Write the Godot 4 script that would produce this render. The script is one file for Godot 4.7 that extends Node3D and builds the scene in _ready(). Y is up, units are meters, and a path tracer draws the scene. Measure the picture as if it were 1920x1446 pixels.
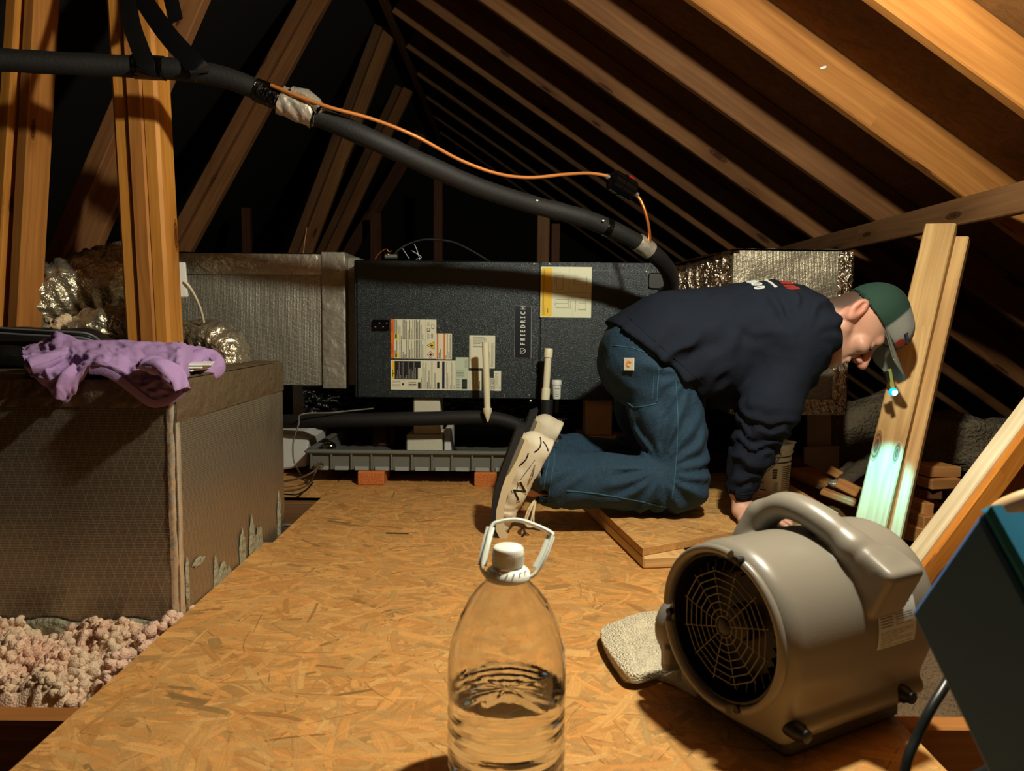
extends Node3D
# An attic: a heating unit on a drain pan, a technician on hands and knees, an air mover and a water bottle in front.

const F := 1400.0       # focal length in pixels of the 1920 x 1446 frame
const EYE := 0.61
const PITCH := 5.0
const ROLL := 0.6
const LAMP := Vector3(0.50, 1.42, -1.12)

var M := {}
var used := {}

func _ready() -> void:
	seed(7)
	setup_view()
	make_materials()
	build_structure()
	build_rafters()
	build_timber()
	build_insulation()
	build_ducts()
	build_unit()
	build_lines()
	build_pan()
	build_left_things()
	build_right_things()
	build_blower()
	build_blue_case()
	build_bottle()
	build_person()
	build_small()
	build_work_lamp()

func setup_view() -> void:
	var cam := Camera3D.new()
	cam.name = "camera"
	cam.position = Vector3(0, EYE, 0)
	cam.rotation_degrees = Vector3(-PITCH, 0, ROLL)
	var phys := CameraAttributesPhysical.new()
	phys.frustum_focal_length = 12.0 / (723.0 / F)
	phys.frustum_focus_distance = 2.2
	phys.frustum_near = 0.02
	phys.frustum_far = 60.0
	phys.exposure_aperture = 6.5
	cam.attributes = phys
	cam.fov = rad_to_deg(2.0 * atan(723.0 / F))
	cam.near = 0.02
	add_child(cam)
	cam.current = true
	var we := WorldEnvironment.new()
	we.name = "environment"
	var e := Environment.new()
	e.background_mode = Environment.BG_COLOR
	e.background_color = Color(0.0, 0.0, 0.0)
	e.tonemap_mode = Environment.TONE_MAPPER_LINEAR
	e.tonemap_exposure = 1.0
	e.sdfgi_enabled = true
	e.ssao_enabled = true
	e.ssil_enabled = true
	we.environment = e
	add_child(we)
	var key := OmniLight3D.new()      # the work lamp's own light; its fitting is built in build_work_lamp
	key.name = "work_lamp_light"
	key.position = LAMP
	key.light_color = Color(1.0, 0.985, 0.90)
	key.light_energy = 2.8
	key.light_size = 0.035
	key.omni_range = 14.0
	key.omni_attenuation = 2.0
	key.shadow_enabled = true
	add_child(key)

# ---------------------------------------------------------------- helpers

func unroll(u: float, v: float) -> Vector2:
	# the photograph was taken with the camera turned a little about its own axis
	return Vector2(u - 960.0, 723.0 - v).rotated(deg_to_rad(ROLL))

func P(u: float, v: float, d: float) -> Vector3:
	# the point d metres in front of the camera (along -z) that photograph pixel (u, v) shows
	var c := cos(deg_to_rad(PITCH))
	var s := sin(deg_to_rad(PITCH))
	var w := unroll(u, v)
	var b := w.y / F
	var t := d / (c + b * s)
	return Vector3(w.x / F * t, EYE + (b * c - s) * t, -d)

func PF(u: float, v: float, y: float) -> Vector3:
	# the point of the level plane at height y that pixel (u, v) shows
	var c := cos(deg_to_rad(PITCH))
	var s := sin(deg_to_rad(PITCH))
	var w := unroll(u, v)
	var b := w.y / F
	var t := (y - EYE) / (b * c - s)
	return Vector3(w.x / F * t, y, -(c + b * s) * t)

func numbered(called: String) -> String:
	if not used.has(called):
		used[called] = 0
		return called
	used[called] += 1
	return "%s_%03d" % [called, used[called]]

func tag(o: Node, label: String, category: String, group := "", kind := "") -> Node:
	if label:
		o.set_meta("label", label)
	if category:
		o.set_meta("category", category)
	if group:
		o.set_meta("group", group)
	if kind:
		o.set_meta("kind", kind)
	return o

func thing(called: String, label: String, category: String, at := Vector3.ZERO, group := "", turn := 0.0) -> Node3D:
	var o := Node3D.new()
	o.name = numbered(called)
	add_child(o)
	o.position = at
	o.rotation.y = turn
	tag(o, label, category, group)
	return o

func part(called: String, g, m: Material, parent: Node3D, local := false) -> MeshInstance3D:
	# a mesh under its thing; its geometry is given in world coordinates unless local
	var o := MeshInstance3D.new()
	o.name = called
	var off := Vector3.ZERO
	if not local:
		var q: Node = parent
		while q is Node3D and q != self:
			off -= q.position
			q = q.get_parent()
	o.mesh = g.mesh(off) if g is Geo else g
	o.material_override = m
	parent.add_child(o, true)
	return o

func solo(called: String, g: Geo, m: Material, label: String, category: String, group := "", kind := "") -> MeshInstance3D:
	# a thing that is one mesh, its origin at its base
	var lo := Vector3.ONE * 1e9
	var hi := -lo
	for p in g.v:
		lo = lo.min(p)
		hi = hi.max(p)
	var base := Vector3((lo.x + hi.x) / 2, lo.y, (lo.z + hi.z) / 2)
	var o := MeshInstance3D.new()
	o.name = numbered(called)
	o.mesh = g.mesh(-base)
	o.position = base
	o.material_override = m
	add_child(o)
	tag(o, label, category, group, kind)
	return o

class Geo:
	var v := PackedVector3Array()
	var n := PackedVector3Array()
	var uv := PackedVector2Array()
	var col := PackedColorArray()
	var idx := PackedInt32Array()
	var colored := false

	func add(p: Vector3, nn: Vector3, t: Vector2, c := Color.WHITE) -> int:
		v.append(p)
		n.append(nn)
		uv.append(t)
		col.append(c)
		return v.size() - 1

	func quad(a: Vector3, b: Vector3, c: Vector3, d: Vector3, nn: Vector3, ta := Vector2(0, 1), tb := Vector2(1, 1), tc := Vector2(1, 0), td := Vector2(0, 0)) -> void:
		var i := add(a, nn, ta)
		add(b, nn, tb)
		add(c, nn, tc)
		add(d, nn, td)
		idx.append_array([i, i + 1, i + 2, i, i + 2, i + 3])

	func tri(a: Vector3, b: Vector3, c: Vector3, nn: Vector3, ta := Vector2.ZERO, tb := Vector2.ZERO, tc := Vector2.ZERO) -> void:
		var i := add(a, nn, ta)
		add(b, nn, tb)
		add(c, nn, tc)
		idx.append_array([i, i + 1, i + 2])

	func join(o: Geo, xf := Transform3D()) -> Geo:
		var k := v.size()
		for i in o.v.size():
			v.append(xf * o.v[i])
			n.append((xf.basis * o.n[i]).normalized())
		uv.append_array(o.uv)
		col.append_array(o.col)
		for i in o.idx:
			idx.append(i + k)
		return self

	func box(size: Vector3, bev := 0.0, xf := Transform3D(), uvoff := Vector2.ZERO) -> Geo:
		# a box with chamfered edges; u runs along its longest side, in metres
		var h := size / 2
		var lng := size.max_axis_index()
		bev = minf(bev, minf(h.x, minf(h.y, h.z)) * 0.8)
		for k in 3:
			var j := (k + 1) % 3
			var l := (k + 2) % 3
			if l == lng or (j != lng and size[l] > size[j]):
				var w := j
				j = l
				l = w
			for s in [-1.0, 1.0]:
				var q := []
				var t := []
				for e in [Vector2(-1, -1), Vector2(1, -1), Vector2(1, 1), Vector2(-1, 1)]:
					var p := Vector3.ZERO
					p[k] = s * h[k]
					p[j] = e.x * (h[j] - bev)
					p[l] = e.y * (h[l] - bev)
					q.append(xf * p)
					t.append(uvoff + Vector2(p[j], p[l] + (s + k * 2) * 0.37))
				var nn := Vector3.ZERO
				nn[k] = s
				quad(q[0], q[1], q[2], q[3], (xf.basis * nn).normalized(), t[0], t[1], t[2], t[3])
		if bev > 0.0:
			for k in 3:
				var j := (k + 1) % 3
				var l := (k + 2) % 3
				for sj in [-1.0, 1.0]:
					for sl in [-1.0, 1.0]:
						var q := []
						var t := []
						for e in [[-1.0, 0], [1.0, 0], [1.0, 1], [-1.0, 1]]:
							var p := Vector3.ZERO
							p[k] = e[0] * (h[k] - bev)
							p[j] = sj * (h[j] - (bev if e[1] == 0 else 0.0))
							p[l] = sl * (h[l] - (bev if e[1] == 1 else 0.0))
							q.append(xf * p)
							t.append(uvoff + Vector2(p[k], p[j] + p[l]))
						var nn := Vector3.ZERO
						nn[j] = sj
						nn[l] = sl
						quad(q[0], q[1], q[2], q[3], (xf.basis * nn).normalized(), t[0], t[1], t[2], t[3])
			for sx in [-1.0, 1.0]:
				for sy in [-1.0, 1.0]:
					for sz in [-1.0, 1.0]:
						var s := Vector3(sx, sy, sz)
						tri(xf * (s * (h - Vector3(0, bev, bev))), xf * (s * (h - Vector3(bev, 0, bev))), xf * (s * (h - Vector3(bev, bev, 0))), (xf.basis * s).normalized())
		return self

	func span(lo: Vector3, hi: Vector3, bev := 0.0, uvoff := Vector2.ZERO) -> Geo:
		return box((hi - lo).abs(), bev, Transform3D(Basis(), (lo + hi) / 2), uvoff)

	func grid(p: PackedVector3Array, nu: int, nv: int, wrap := false, flip := false, scale := Vector2.ONE, cols := PackedColorArray()) -> Geo:
		# nu x nv points, u the quick one, with smooth normals; wrap closes u
		var k := v.size()
		var nn := PackedVector3Array()
		nn.resize(p.size())
		for j in nv - 1:
			for i in (nu if wrap else nu - 1):
				var a := j * nu + i
				var b := j * nu + (i + 1) % nu
				var c := a + nu
				var d := b + nu
				var g := (p[b] - p[c]).cross(p[d] - p[a])
				if g.length_squared() > 0:
					g = (p[d] - p[a]).cross(p[c] - p[b])
				if flip:
					g = -g
				for q in [a, b, c, d]:
					nn[q] += g
		for j in nv:
			for i in nu:
				v.append(p[j * nu + i])
				n.append(nn[j * nu + i].normalized())
				uv.append(Vector2(float(i) / (nu if wrap else nu - 1), float(j) / (nv - 1)) * scale)
				col.append(cols[j * nu + i] if cols.size() else Color.WHITE)
		for j in nv - 1:
			for i in (nu if wrap else nu - 1):
				var a := k + j * nu + i
				var b := k + j * nu + (i + 1) % nu
				idx.append_array([a, b, b + nu, a, b + nu, a + nu])
		return self

	func tube(path: PackedVector3Array, r, sides := 10, cap := true, squash := 1.0, up := Vector3.ZERO) -> Geo:
		# a round bar along a path; r a number or one radius for each point; squash flattens it along its second axis
		var m := path.size()
		var t := (path[1] - path[0]).normalized()
		var x := t.cross(up if up else (Vector3.UP if absf(t.y) < 0.9 else Vector3.RIGHT)).normalized()
		var p := PackedVector3Array()
		var nn := PackedVector3Array()
		var run := 0.0
		var k := v.size()
		for i in m:
			var tt := (path[mini(i + 1, m - 1)] - path[maxi(i - 1, 0)]).normalized()
			if up:
				x = tt.cross(up).normalized()
			else:
				x = (x - tt * x.dot(tt)).normalized()
			var y := tt.cross(x)
			var rr: float = r if r is float else r[i]
			if i:
				run += path[i].distance_to(path[i - 1])
			for s in sides + 1:
				var a := TAU * s / sides
				v.append(path[i] + x * cos(a) * rr + y * sin(a) * rr * squash)
				n.append((x * cos(a) * squash + y * sin(a)).normalized())
				uv.append(Vector2(run, float(s) / sides * TAU * rr))
				col.append(Color.WHITE)
		for i in m - 1:
			for s in sides:
				var a := k + i * (sides + 1) + s
				idx.append_array([a, a + 1, a + sides + 2, a, a + sides + 2, a + sides + 1])
		if cap:
			for e in [0, m - 1]:
				var nrm := (path[0] - path[1]).normalized() if e == 0 else (path[m - 1] - path[m - 2]).normalized()
				var c0 := add(path[e], nrm, Vector2.ZERO)
				for s in sides + 1:
					add(v[k + e * (sides + 1) + s], nrm, Vector2(cos(TAU * s / sides), sin(TAU * s / sides)) * 0.02)
				for s in sides:
					idx.append_array([c0, c0 + 1 + s, c0 + 2 + s])
		return self

	func lathe(prof: Array, seg := 24, xf := Transform3D(), sharp := 0.7) -> Geo:
		# turns (radius, height) points about y; edges sharper than `sharp` radians stay hard
		var m := prof.size()
		var sn := []
		for i in m - 1:
			var d: Vector2 = prof[i + 1] - prof[i]
			sn.append(Vector2(d.y, -d.x).normalized())
		var run := 0.0
		for i in m - 1:
			var n0: Vector2 = sn[i]
			var n1: Vector2 = sn[i]
			if i > 0 and absf(sn[i - 1].angle_to(sn[i])) < sharp:
				n0 = (sn[i - 1] + sn[i]).normalized()
			if i < m - 2 and absf(sn[i + 1].angle_to(sn[i])) < sharp:
				n1 = (sn[i + 1] + sn[i]).normalized()
			var k := v.size()
			var nxt = run + prof[i].distance_to(prof[i + 1])
			for e in 2:
				var q: Vector2 = prof[i + e]
				var nn := n0 if e == 0 else n1
				for s in seg + 1:
					var a := TAU * s / seg
					v.append(xf * Vector3(q.x * cos(a), q.y, q.x * sin(a)))
					n.append((xf.basis * Vector3(nn.x * cos(a), nn.y, nn.x * sin(a))).normalized())
					uv.append(Vector2(float(s) / seg * TAU * maxf(q.x, 0.01), nxt if e else run))
					col.append(Color.WHITE)
			run = nxt
			for s in seg:
				idx.append_array([k + s, k + s + 1, k + seg + 2 + s, k + s, k + seg + 2 + s, k + seg + 1 + s])
		return self

	func slab(poly: PackedVector2Array, depth: float, xf := Transform3D(), bev := 0.0) -> Geo:
		# a flat outline with thickness: x, y the outline, z from 0 to depth
		var inner := poly
		if Geometry2D.is_polygon_clockwise(poly):
			poly = poly.duplicate()
			poly.reverse()
			inner = poly
		if bev > 0:
			var o := Geometry2D.offset_polygon(poly, -bev)
			if o.size() == 1 and o[0].size() == poly.size():
				var c: PackedVector2Array = o[0]
				if Geometry2D.is_polygon_clockwise(c):
					c.reverse()
				var best := 0
				for i in c.size():
					if c[i].distance_to(poly[0]) < c[best].distance_to(poly[0]):
						best = i
				inner = c.slice(best) + c.slice(0, best)
		var t := Geometry2D.triangulate_polygon(inner)
		for e in 2:
			var nn := (xf.basis * Vector3(0, 0, 1 if e else -1)).normalized()
			var k := v.size()
			for q in inner:
				add(xf * Vector3(q.x, q.y, depth if e else 0.0), nn, q)
			for i in t:
				idx.append(k + i)
		var m := poly.size()
		var b := bev if inner != poly else 0.0
		for i in m:
			var a := poly[i]
			var c := poly[(i + 1) % m]
			var d := (c - a).normalized()
			var nn := (xf.basis * Vector3(d.y, -d.x, 0)).normalized()
			quad(xf * Vector3(a.x, a.y, b), xf * Vector3(c.x, c.y, b), xf * Vector3(c.x, c.y, depth - b), xf * Vector3(a.x, a.y, depth - b), nn, Vector2(a.x, 0), Vector2(c.x, 0), Vector2(c.x, depth), Vector2(a.x, depth))
			if b > 0:
				var ai := inner[i]
				var ci := inner[(i + 1) % m]
				for e in 2:
					var z0 := b if e == 0 else depth - b
					var z1 := 0.0 if e == 0 else depth
					var n2 := (xf.basis * Vector3(d.y, -d.x, -1 if e == 0 else 1)).normalized()
					quad(xf * Vector3(a.x, a.y, z0), xf * Vector3(c.x, c.y, z0), xf * Vector3(ci.x, ci.y, z1), xf * Vector3(ai.x, ai.y, z1), n2)
		return self

	func ball(c: Vector3, r: Vector3, seg := 16, rows := 10, b := Basis()) -> Geo:
		var k := v.size()
		for j in rows + 1:
			var th := PI * j / rows
			for s in seg + 1:
				var a := TAU * s / seg
				var q := Vector3(sin(th) * cos(a), cos(th), sin(th) * sin(a))
				v.append(c + b * (q * r))
				n.append((b * (q / r)).normalized())
				uv.append(Vector2(float(s) / seg, float(j) / rows))
				col.append(Color.WHITE)
		for j in rows:
			for s in seg:
				var a := k + j * (seg + 1) + s
				idx.append_array([a, a + 1, a + seg + 2, a, a + seg + 2, a + seg + 1])
		return self

	func smooth(from := 0) -> Geo:
		# fresh smooth normals from the faces, kept on the side of the old ones
		var nn := PackedVector3Array()
		nn.resize(v.size())
		for t in range(0, idx.size(), 3):
			var a := idx[t]
			var b := idx[t + 1]
			var c := idx[t + 2]
			var g := (v[b] - v[a]).cross(v[c] - v[a])
			if g.dot(n[a] + n[b] + n[c]) < 0:
				g = -g
			nn[a] += g
			nn[b] += g
			nn[c] += g
		for i in range(from, v.size()):
			n[i] = nn[i].normalized()
		return self

	func bend(f: Callable) -> Geo:
		for i in v.size():
			v[i] = f.call(v[i], n[i])
		return smooth()

	func tint(f: Callable) -> Geo:
		colored = true
		for i in v.size():
			col[i] = f.call(v[i], n[i])
		return self

	func mesh(off := Vector3.ZERO) -> ArrayMesh:
		var p := v.duplicate()
		if off:
			for i in p.size():
				p[i] += off
		var ix := idx.duplicate()
		for t in range(0, ix.size(), 3):
			var a := ix[t]
			var b := ix[t + 1]
			var c := ix[t + 2]
			if (p[c] - p[a]).cross(p[b] - p[a]).dot(n[a] + n[b] + n[c]) < 0:
				ix[t + 1] = c
				ix[t + 2] = b
		var arr := []
		arr.resize(Mesh.ARRAY_MAX)
		arr[Mesh.ARRAY_VERTEX] = p
		arr[Mesh.ARRAY_NORMAL] = n
		arr[Mesh.ARRAY_TEX_UV] = uv
		if colored:
			arr[Mesh.ARRAY_COLOR] = col
		arr[Mesh.ARRAY_INDEX] = ix
		var m := ArrayMesh.new()
		m.add_surface_from_arrays(Mesh.PRIMITIVE_TRIANGLES, arr)
		return m

class Field:
	# a sampled distance field joined from round bars and balls, and its surface as a net of quads
	var lo: Vector3
	var c: float
	var nx: int
	var ny: int
	var nz: int
	var f := PackedFloat32Array()

	func _init(low: Vector3, high: Vector3, cell: float) -> void:
		lo = low
		c = cell
		nx = int((high.x - low.x) / cell) + 2
		ny = int((high.y - low.y) / cell) + 2
		nz = int((high.z - low.z) / cell) + 2
		f.resize(nx * ny * nz)
		f.fill(9.0)

	func reach(a: Vector3, b: Vector3, m: float) -> PackedInt32Array:
		var l := (a.min(b) - Vector3.ONE * m - lo) / c
		var h := (a.max(b) + Vector3.ONE * m - lo) / c
		return [clampi(int(l.x), 0, nx), clampi(int(l.y), 0, ny), clampi(int(l.z), 0, nz), clampi(int(h.x) + 1, 0, nx), clampi(int(h.y) + 1, 0, ny), clampi(int(h.z) + 1, 0, nz)]

	func bar(a: Vector3, b: Vector3, ra: float, rb: float, k := 0.02, flat := Vector3.ZERO, ratio := 1.0) -> void:
		# a tapered round bar; flat, ratio: how much wider it is along that direction
		var w := maxf(ra, rb) * maxf(1.0, ratio) + k + 2.5 * c
		var e := reach(a, b, w)
		var ba := b - a
		var l2 := maxf(ba.length_squared(), 1e-9)
		var sq := 1.0 - 1.0 / ratio
		for z in range(e[2], e[5]):
			for y in range(e[1], e[4]):
				var q := (z * ny + y) * nx + e[0]
				var p := lo + Vector3(e[0], y, z) * c - a
				for x in range(e[0], e[3]):
					var t := clampf(p.dot(ba) / l2, 0.0, 1.0)
					var s := p - ba * t
					if sq != 0.0:
						s -= flat * (s.dot(flat) * sq)
					var d := s.length() - (ra + (rb - ra) * t)
					var o := f[q]
					var h := k - absf(o - d)
					f[q] = minf(o, d) - (h * h / (4.0 * k) if h > 0.0 else 0.0)
					q += 1
					p.x += c

	func ball(at: Vector3, r: Vector3, k := 0.02, b := Basis(), cut := false) -> void:
		var big := maxf(r.x, maxf(r.y, r.z))
		var e := reach(at, at, big + k + 2.5 * c)
		var inv := b.transposed()
		var bx := inv * Vector3(c, 0, 0)
		for z in range(e[2], e[5]):
			for y in range(e[1], e[4]):
				var q := (z * ny + y) * nx + e[0]
				var p := inv * (lo + Vector3(e[0], y, z) * c - at)
				for x in range(e[0], e[3]):
					var u := p / r
					var k0 := u.length()
					var d := k0 * (k0 - 1.0) / maxf((u / r).length(), 1e-6)
					var o := f[q]
					if cut:
						d = -d
						var h := k - absf(o - d)
						f[q] = maxf(o, d) + (h * h / (4.0 * k) if h > 0.0 else 0.0)
					else:
						var h := k - absf(o - d)
						f[q] = minf(o, d) - (h * h / (4.0 * k) if h > 0.0 else 0.0)
					q += 1
					p += bx

	func rod(a: Vector3, b: Vector3, r: float, rnd: float, k := 0.02, cut := false) -> void:
		# a round rod with flat ends and rounded rims
		var e := reach(a, b, r + k + 2.5 * c)
		var ax := (b - a).normalized()
		var hl := a.distance_to(b) / 2
		var mid := (a + b) / 2
		for z in range(e[2], e[5]):
			for y in range(e[1], e[4]):
				var q := (z * ny + y) * nx + e[0]
				var p := lo + Vector3(e[0], y, z) * c - mid
				for x in range(e[0], e[3]):
					var t := p.dot(ax)
					var dx := (p - ax * t).length() - r + rnd
					var dy := absf(t) - hl + rnd
					join(q, minf(maxf(dx, dy), 0.0) + Vector2(maxf(dx, 0.0), maxf(dy, 0.0)).length() - rnd, k, cut)
					q += 1
					p.x += c

	func block(at: Vector3, half: Vector3, rnd: float, k := 0.02, b := Basis(), cut := false) -> void:
		var big := half.length()
		var e := reach(at, at, big + k + 2.5 * c)
		var inv := b.transposed()
		for z in range(e[2], e[5]):
			for y in range(e[1], e[4]):
				var q := (z * ny + y) * nx + e[0]
				for x in range(e[0], e[3]):
					var p := (inv * (lo + Vector3(x, y, z) * c - at)).abs() - half + Vector3.ONE * rnd
					join(q, minf(maxf(p.x, maxf(p.y, p.z)), 0.0) + p.max(Vector3.ZERO).length() - rnd, k, cut)
					q += 1

	func join(q: int, d: float, k: float, cut: bool) -> void:
		var o := f[q]
		if cut:
			var h := k - absf(o + d)
			f[q] = maxf(o, -d) + (h * h / (4.0 * k) if h > 0.0 else 0.0)
		else:
			var h := k - absf(o - d)
			f[q] = minf(o, d) - (h * h / (4.0 * k) if h > 0.0 else 0.0)

	func wrinkle(fn: Callable) -> void:
		for z in nz:
			for y in ny:
				var q := (z * ny + y) * nx
				for x in nx:
					if absf(f[q]) < 0.03:
						f[q] -= fn.call(lo + Vector3(x, y, z) * c)
					q += 1

	func hit(from: Vector3, towards: Vector3, d0: float, d1: float) -> Vector3:
		# where a line first meets the surface
		var d := (towards - from).normalized()
		var t := d0
		while t < d1:
			var v := at(from + d * t)
			if v < 0.0:
				break
			t += maxf(minf(v, 0.02) * 0.6, 0.0008)
		return from + d * t

	func slope(p: Vector3) -> Vector3:
		var h := c
		return Vector3(at(p + Vector3(h, 0, 0)) - at(p - Vector3(h, 0, 0)), at(p + Vector3(0, h, 0)) - at(p - Vector3(0, h, 0)), at(p + Vector3(0, 0, h)) - at(p - Vector3(0, 0, h))).normalized()

	func cut_plane(at: Vector3, away: Vector3, k := 0.004) -> void:
		# takes off what lies on the side that `away` points to
		for z in nz:
			for y in ny:
				var q := (z * ny + y) * nx
				for x in nx:
					var d := (lo + Vector3(x, y, z) * c - at).dot(away)
					var o := f[q]
					var h := k - absf(o - d)
					f[q] = maxf(o, d) + (h * h / (4.0 * k) if h > 0.0 else 0.0)
					q += 1

	func at(p: Vector3) -> float:
		var g := (p - lo) / c
		var x := clampi(int(g.x), 0, nx - 2)
		var y := clampi(int(g.y), 0, ny - 2)
		var z := clampi(int(g.z), 0, nz - 2)
		var q := (z * ny + y) * nx + x
		var t := g - Vector3(x, y, z)
		var s := nx * ny
		return lerpf(lerpf(lerpf(f[q], f[q + 1], t.x), lerpf(f[q + nx], f[q + nx + 1], t.x), t.y), lerpf(lerpf(f[q + s], f[q + s + 1], t.x), lerpf(f[q + s + nx], f[q + s + nx + 1], t.x), t.y), t.z)

	func into(g: Geo) -> Geo:
		var s := nx * ny
		var made := PackedInt32Array()
		made.resize(f.size())
		made.fill(-1)
		var off := [0, 1, nx, nx + 1, s, s + 1, s + nx, s + nx + 1]
		var pos := [Vector3(0, 0, 0), Vector3(1, 0, 0), Vector3(0, 1, 0), Vector3(1, 1, 0), Vector3(0, 0, 1), Vector3(1, 0, 1), Vector3(0, 1, 1), Vector3(1, 1, 1)]
		var edges := [[0, 1], [2, 3], [4, 5], [6, 7], [0, 2], [1, 3], [4, 6], [5, 7], [0, 4], [1, 5], [2, 6], [3, 7]]
		var from := g.v.size()
		var lim := 5.0 * c
		for z in nz - 1:
			for y in ny - 1:
				var q := (z * ny + y) * nx
				for x in nx - 1:
					if absf(f[q]) < lim:
						var neg := 0
						for o in off:
							if f[q + o] < 0.0:
								neg += 1
						if neg > 0 and neg < 8:
							var sum := Vector3.ZERO
							var cnt := 0
							for e in edges:
								var fa := f[q + off[e[0]]]
								var fb := f[q + off[e[1]]]
								if (fa < 0.0) != (fb < 0.0):
									sum += pos[e[0]].lerp(pos[e[1]], fa / (fa - fb))
									cnt += 1
							var p := lo + (Vector3(x, y, z) + sum / cnt) * c
							made[q] = g.add(p, Vector3(f[q + 1] - f[q], f[q + nx] - f[q], f[q + s] - f[q]).normalized(), Vector2(p.x, p.y))
					q += 1
		for z in range(1, nz - 1):
			for y in range(1, ny - 1):
				var q := (z * ny + y) * nx + 1
				for x in range(1, nx - 1):
					var a := f[q]
					if absf(a) < lim:
						if (a < 0.0) != (f[q + 1] < 0.0):
							quad4(g, made[q], made[q - nx], made[q - nx - s], made[q - s])
						if (a < 0.0) != (f[q + nx] < 0.0):
							quad4(g, made[q], made[q - 1], made[q - 1 - s], made[q - s])
						if (a < 0.0) != (f[q + s] < 0.0):
							quad4(g, made[q], made[q - 1], made[q - 1 - nx], made[q - nx])
					q += 1
		# normals from the field
		for i in range(from, g.v.size()):
			var p := g.v[i]
			var h := c * 0.75
			var gr := Vector3(at(p + Vector3(h, 0, 0)) - at(p - Vector3(h, 0, 0)), at(p + Vector3(0, h, 0)) - at(p - Vector3(0, h, 0)), at(p + Vector3(0, 0, h)) - at(p - Vector3(0, 0, h)))
			if gr.length_squared() > 0:
				g.n[i] = gr.normalized()
		return g

	func quad4(g: Geo, a: int, b: int, d: int, e: int) -> void:
		if a >= 0 and b >= 0 and d >= 0 and e >= 0:
			g.idx.append_array([a, b, d, a, d, e])

func curve(pts: Array, steps := 8) -> PackedVector3Array:
	# a smooth line through the points
	var out := PackedVector3Array()
	var m := pts.size()
	for i in m - 1:
		var p0: Vector3 = pts[maxi(i - 1, 0)]
		var p1: Vector3 = pts[i]
		var p2: Vector3 = pts[i + 1]
		var p3: Vector3 = pts[mini(i + 2, m - 1)]
		for s in steps:
			var t := float(s) / steps
			out.append(0.5 * (2.0 * p1 + (p2 - p0) * t + (2.0 * p0 - 5.0 * p1 + 4.0 * p2 - p3) * t * t + (3.0 * p1 - p0 - 3.0 * p2 + p3) * t * t * t))
	out.append(pts[m - 1])
	return out

func noise(freq: float, sd := 1, oct := 3, kind := FastNoiseLite.TYPE_SIMPLEX_SMOOTH) -> FastNoiseLite:
	var nz := FastNoiseLite.new()
	nz.noise_type = kind
	nz.seed = sd
	nz.frequency = freq
	nz.fractal_octaves = oct
	nz.fractal_type = FastNoiseLite.FRACTAL_FBM if oct > 1 else FastNoiseLite.FRACTAL_NONE
	return nz

func beam_geo(length: float, w: float, h: float, bev := 0.004) -> Geo:
	return Geo.new().box(Vector3(length, h, w), bev, Transform3D(), Vector2(randf() * 2.4, randf() * 0.6))

func beam_xf(a: Vector3, b: Vector3, side: Vector3) -> Transform3D:
	# x along the beam, z towards `side`
	var x := (b - a).normalized()
	var z := (side - x * side.dot(x)).normalized()
	return Transform3D(Basis(x, z.cross(x), z), (a + b) / 2)

func beam(called: String, a: Vector3, b: Vector3, w: float, h: float, side: Vector3, m: Material, label: String, category: String, group := "") -> MeshInstance3D:
	# a stick of timber from a to b: w thick along `side`, h deep across it
	var o := MeshInstance3D.new()
	o.name = numbered(called)
	o.mesh = beam_geo(a.distance_to(b), w, h).mesh()
	o.transform = beam_xf(a, b, side)
	o.material_override = m
	add_child(o)
	tag(o, label, category, group)
	return o

func text_mesh(s: String, size: float, depth := 0.001, bold := false) -> TextMesh:
	var t := TextMesh.new()
	t.text = s
	var font := SystemFont.new()
	font.font_names = PackedStringArray(["Droid Sans"])
	if bold:
		font.font_weight = 700
	t.font = font
	t.font_size = 64
	t.pixel_size = size / 46.0
	t.depth = depth
	return t

# ---------------------------------------------------------------- materials

func plain(color: Color, rough := 0.6, metal := 0.0) -> StandardMaterial3D:
	var m := StandardMaterial3D.new()
	m.albedo_color = color
	m.roughness = rough
	m.metallic = metal
	return m

func noise_tex(freq: float, size := 256, sd := 3, oct := 4, ramp: Array = []) -> NoiseTexture2D:
	var t := NoiseTexture2D.new()
	t.width = size
	t.height = size
	t.seamless = true
	t.noise = noise(freq, sd, oct)
	if ramp:
		var g := Gradient.new()
		g.offsets = PackedFloat32Array(ramp[0])
		g.colors = PackedColorArray(ramp[1])
		t.color_ramp = g
	return t

func bumpy(m: StandardMaterial3D, tex: Texture2D, cm: float, per_metre: float, world := false) -> StandardMaterial3D:
	m.heightmap_enabled = true
	m.heightmap_texture = tex
	m.heightmap_scale = cm
	m.uv1_triplanar = true
	m.uv1_world_triplanar = world
	m.uv1_scale = Vector3.ONE * per_metre
	return m

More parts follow.
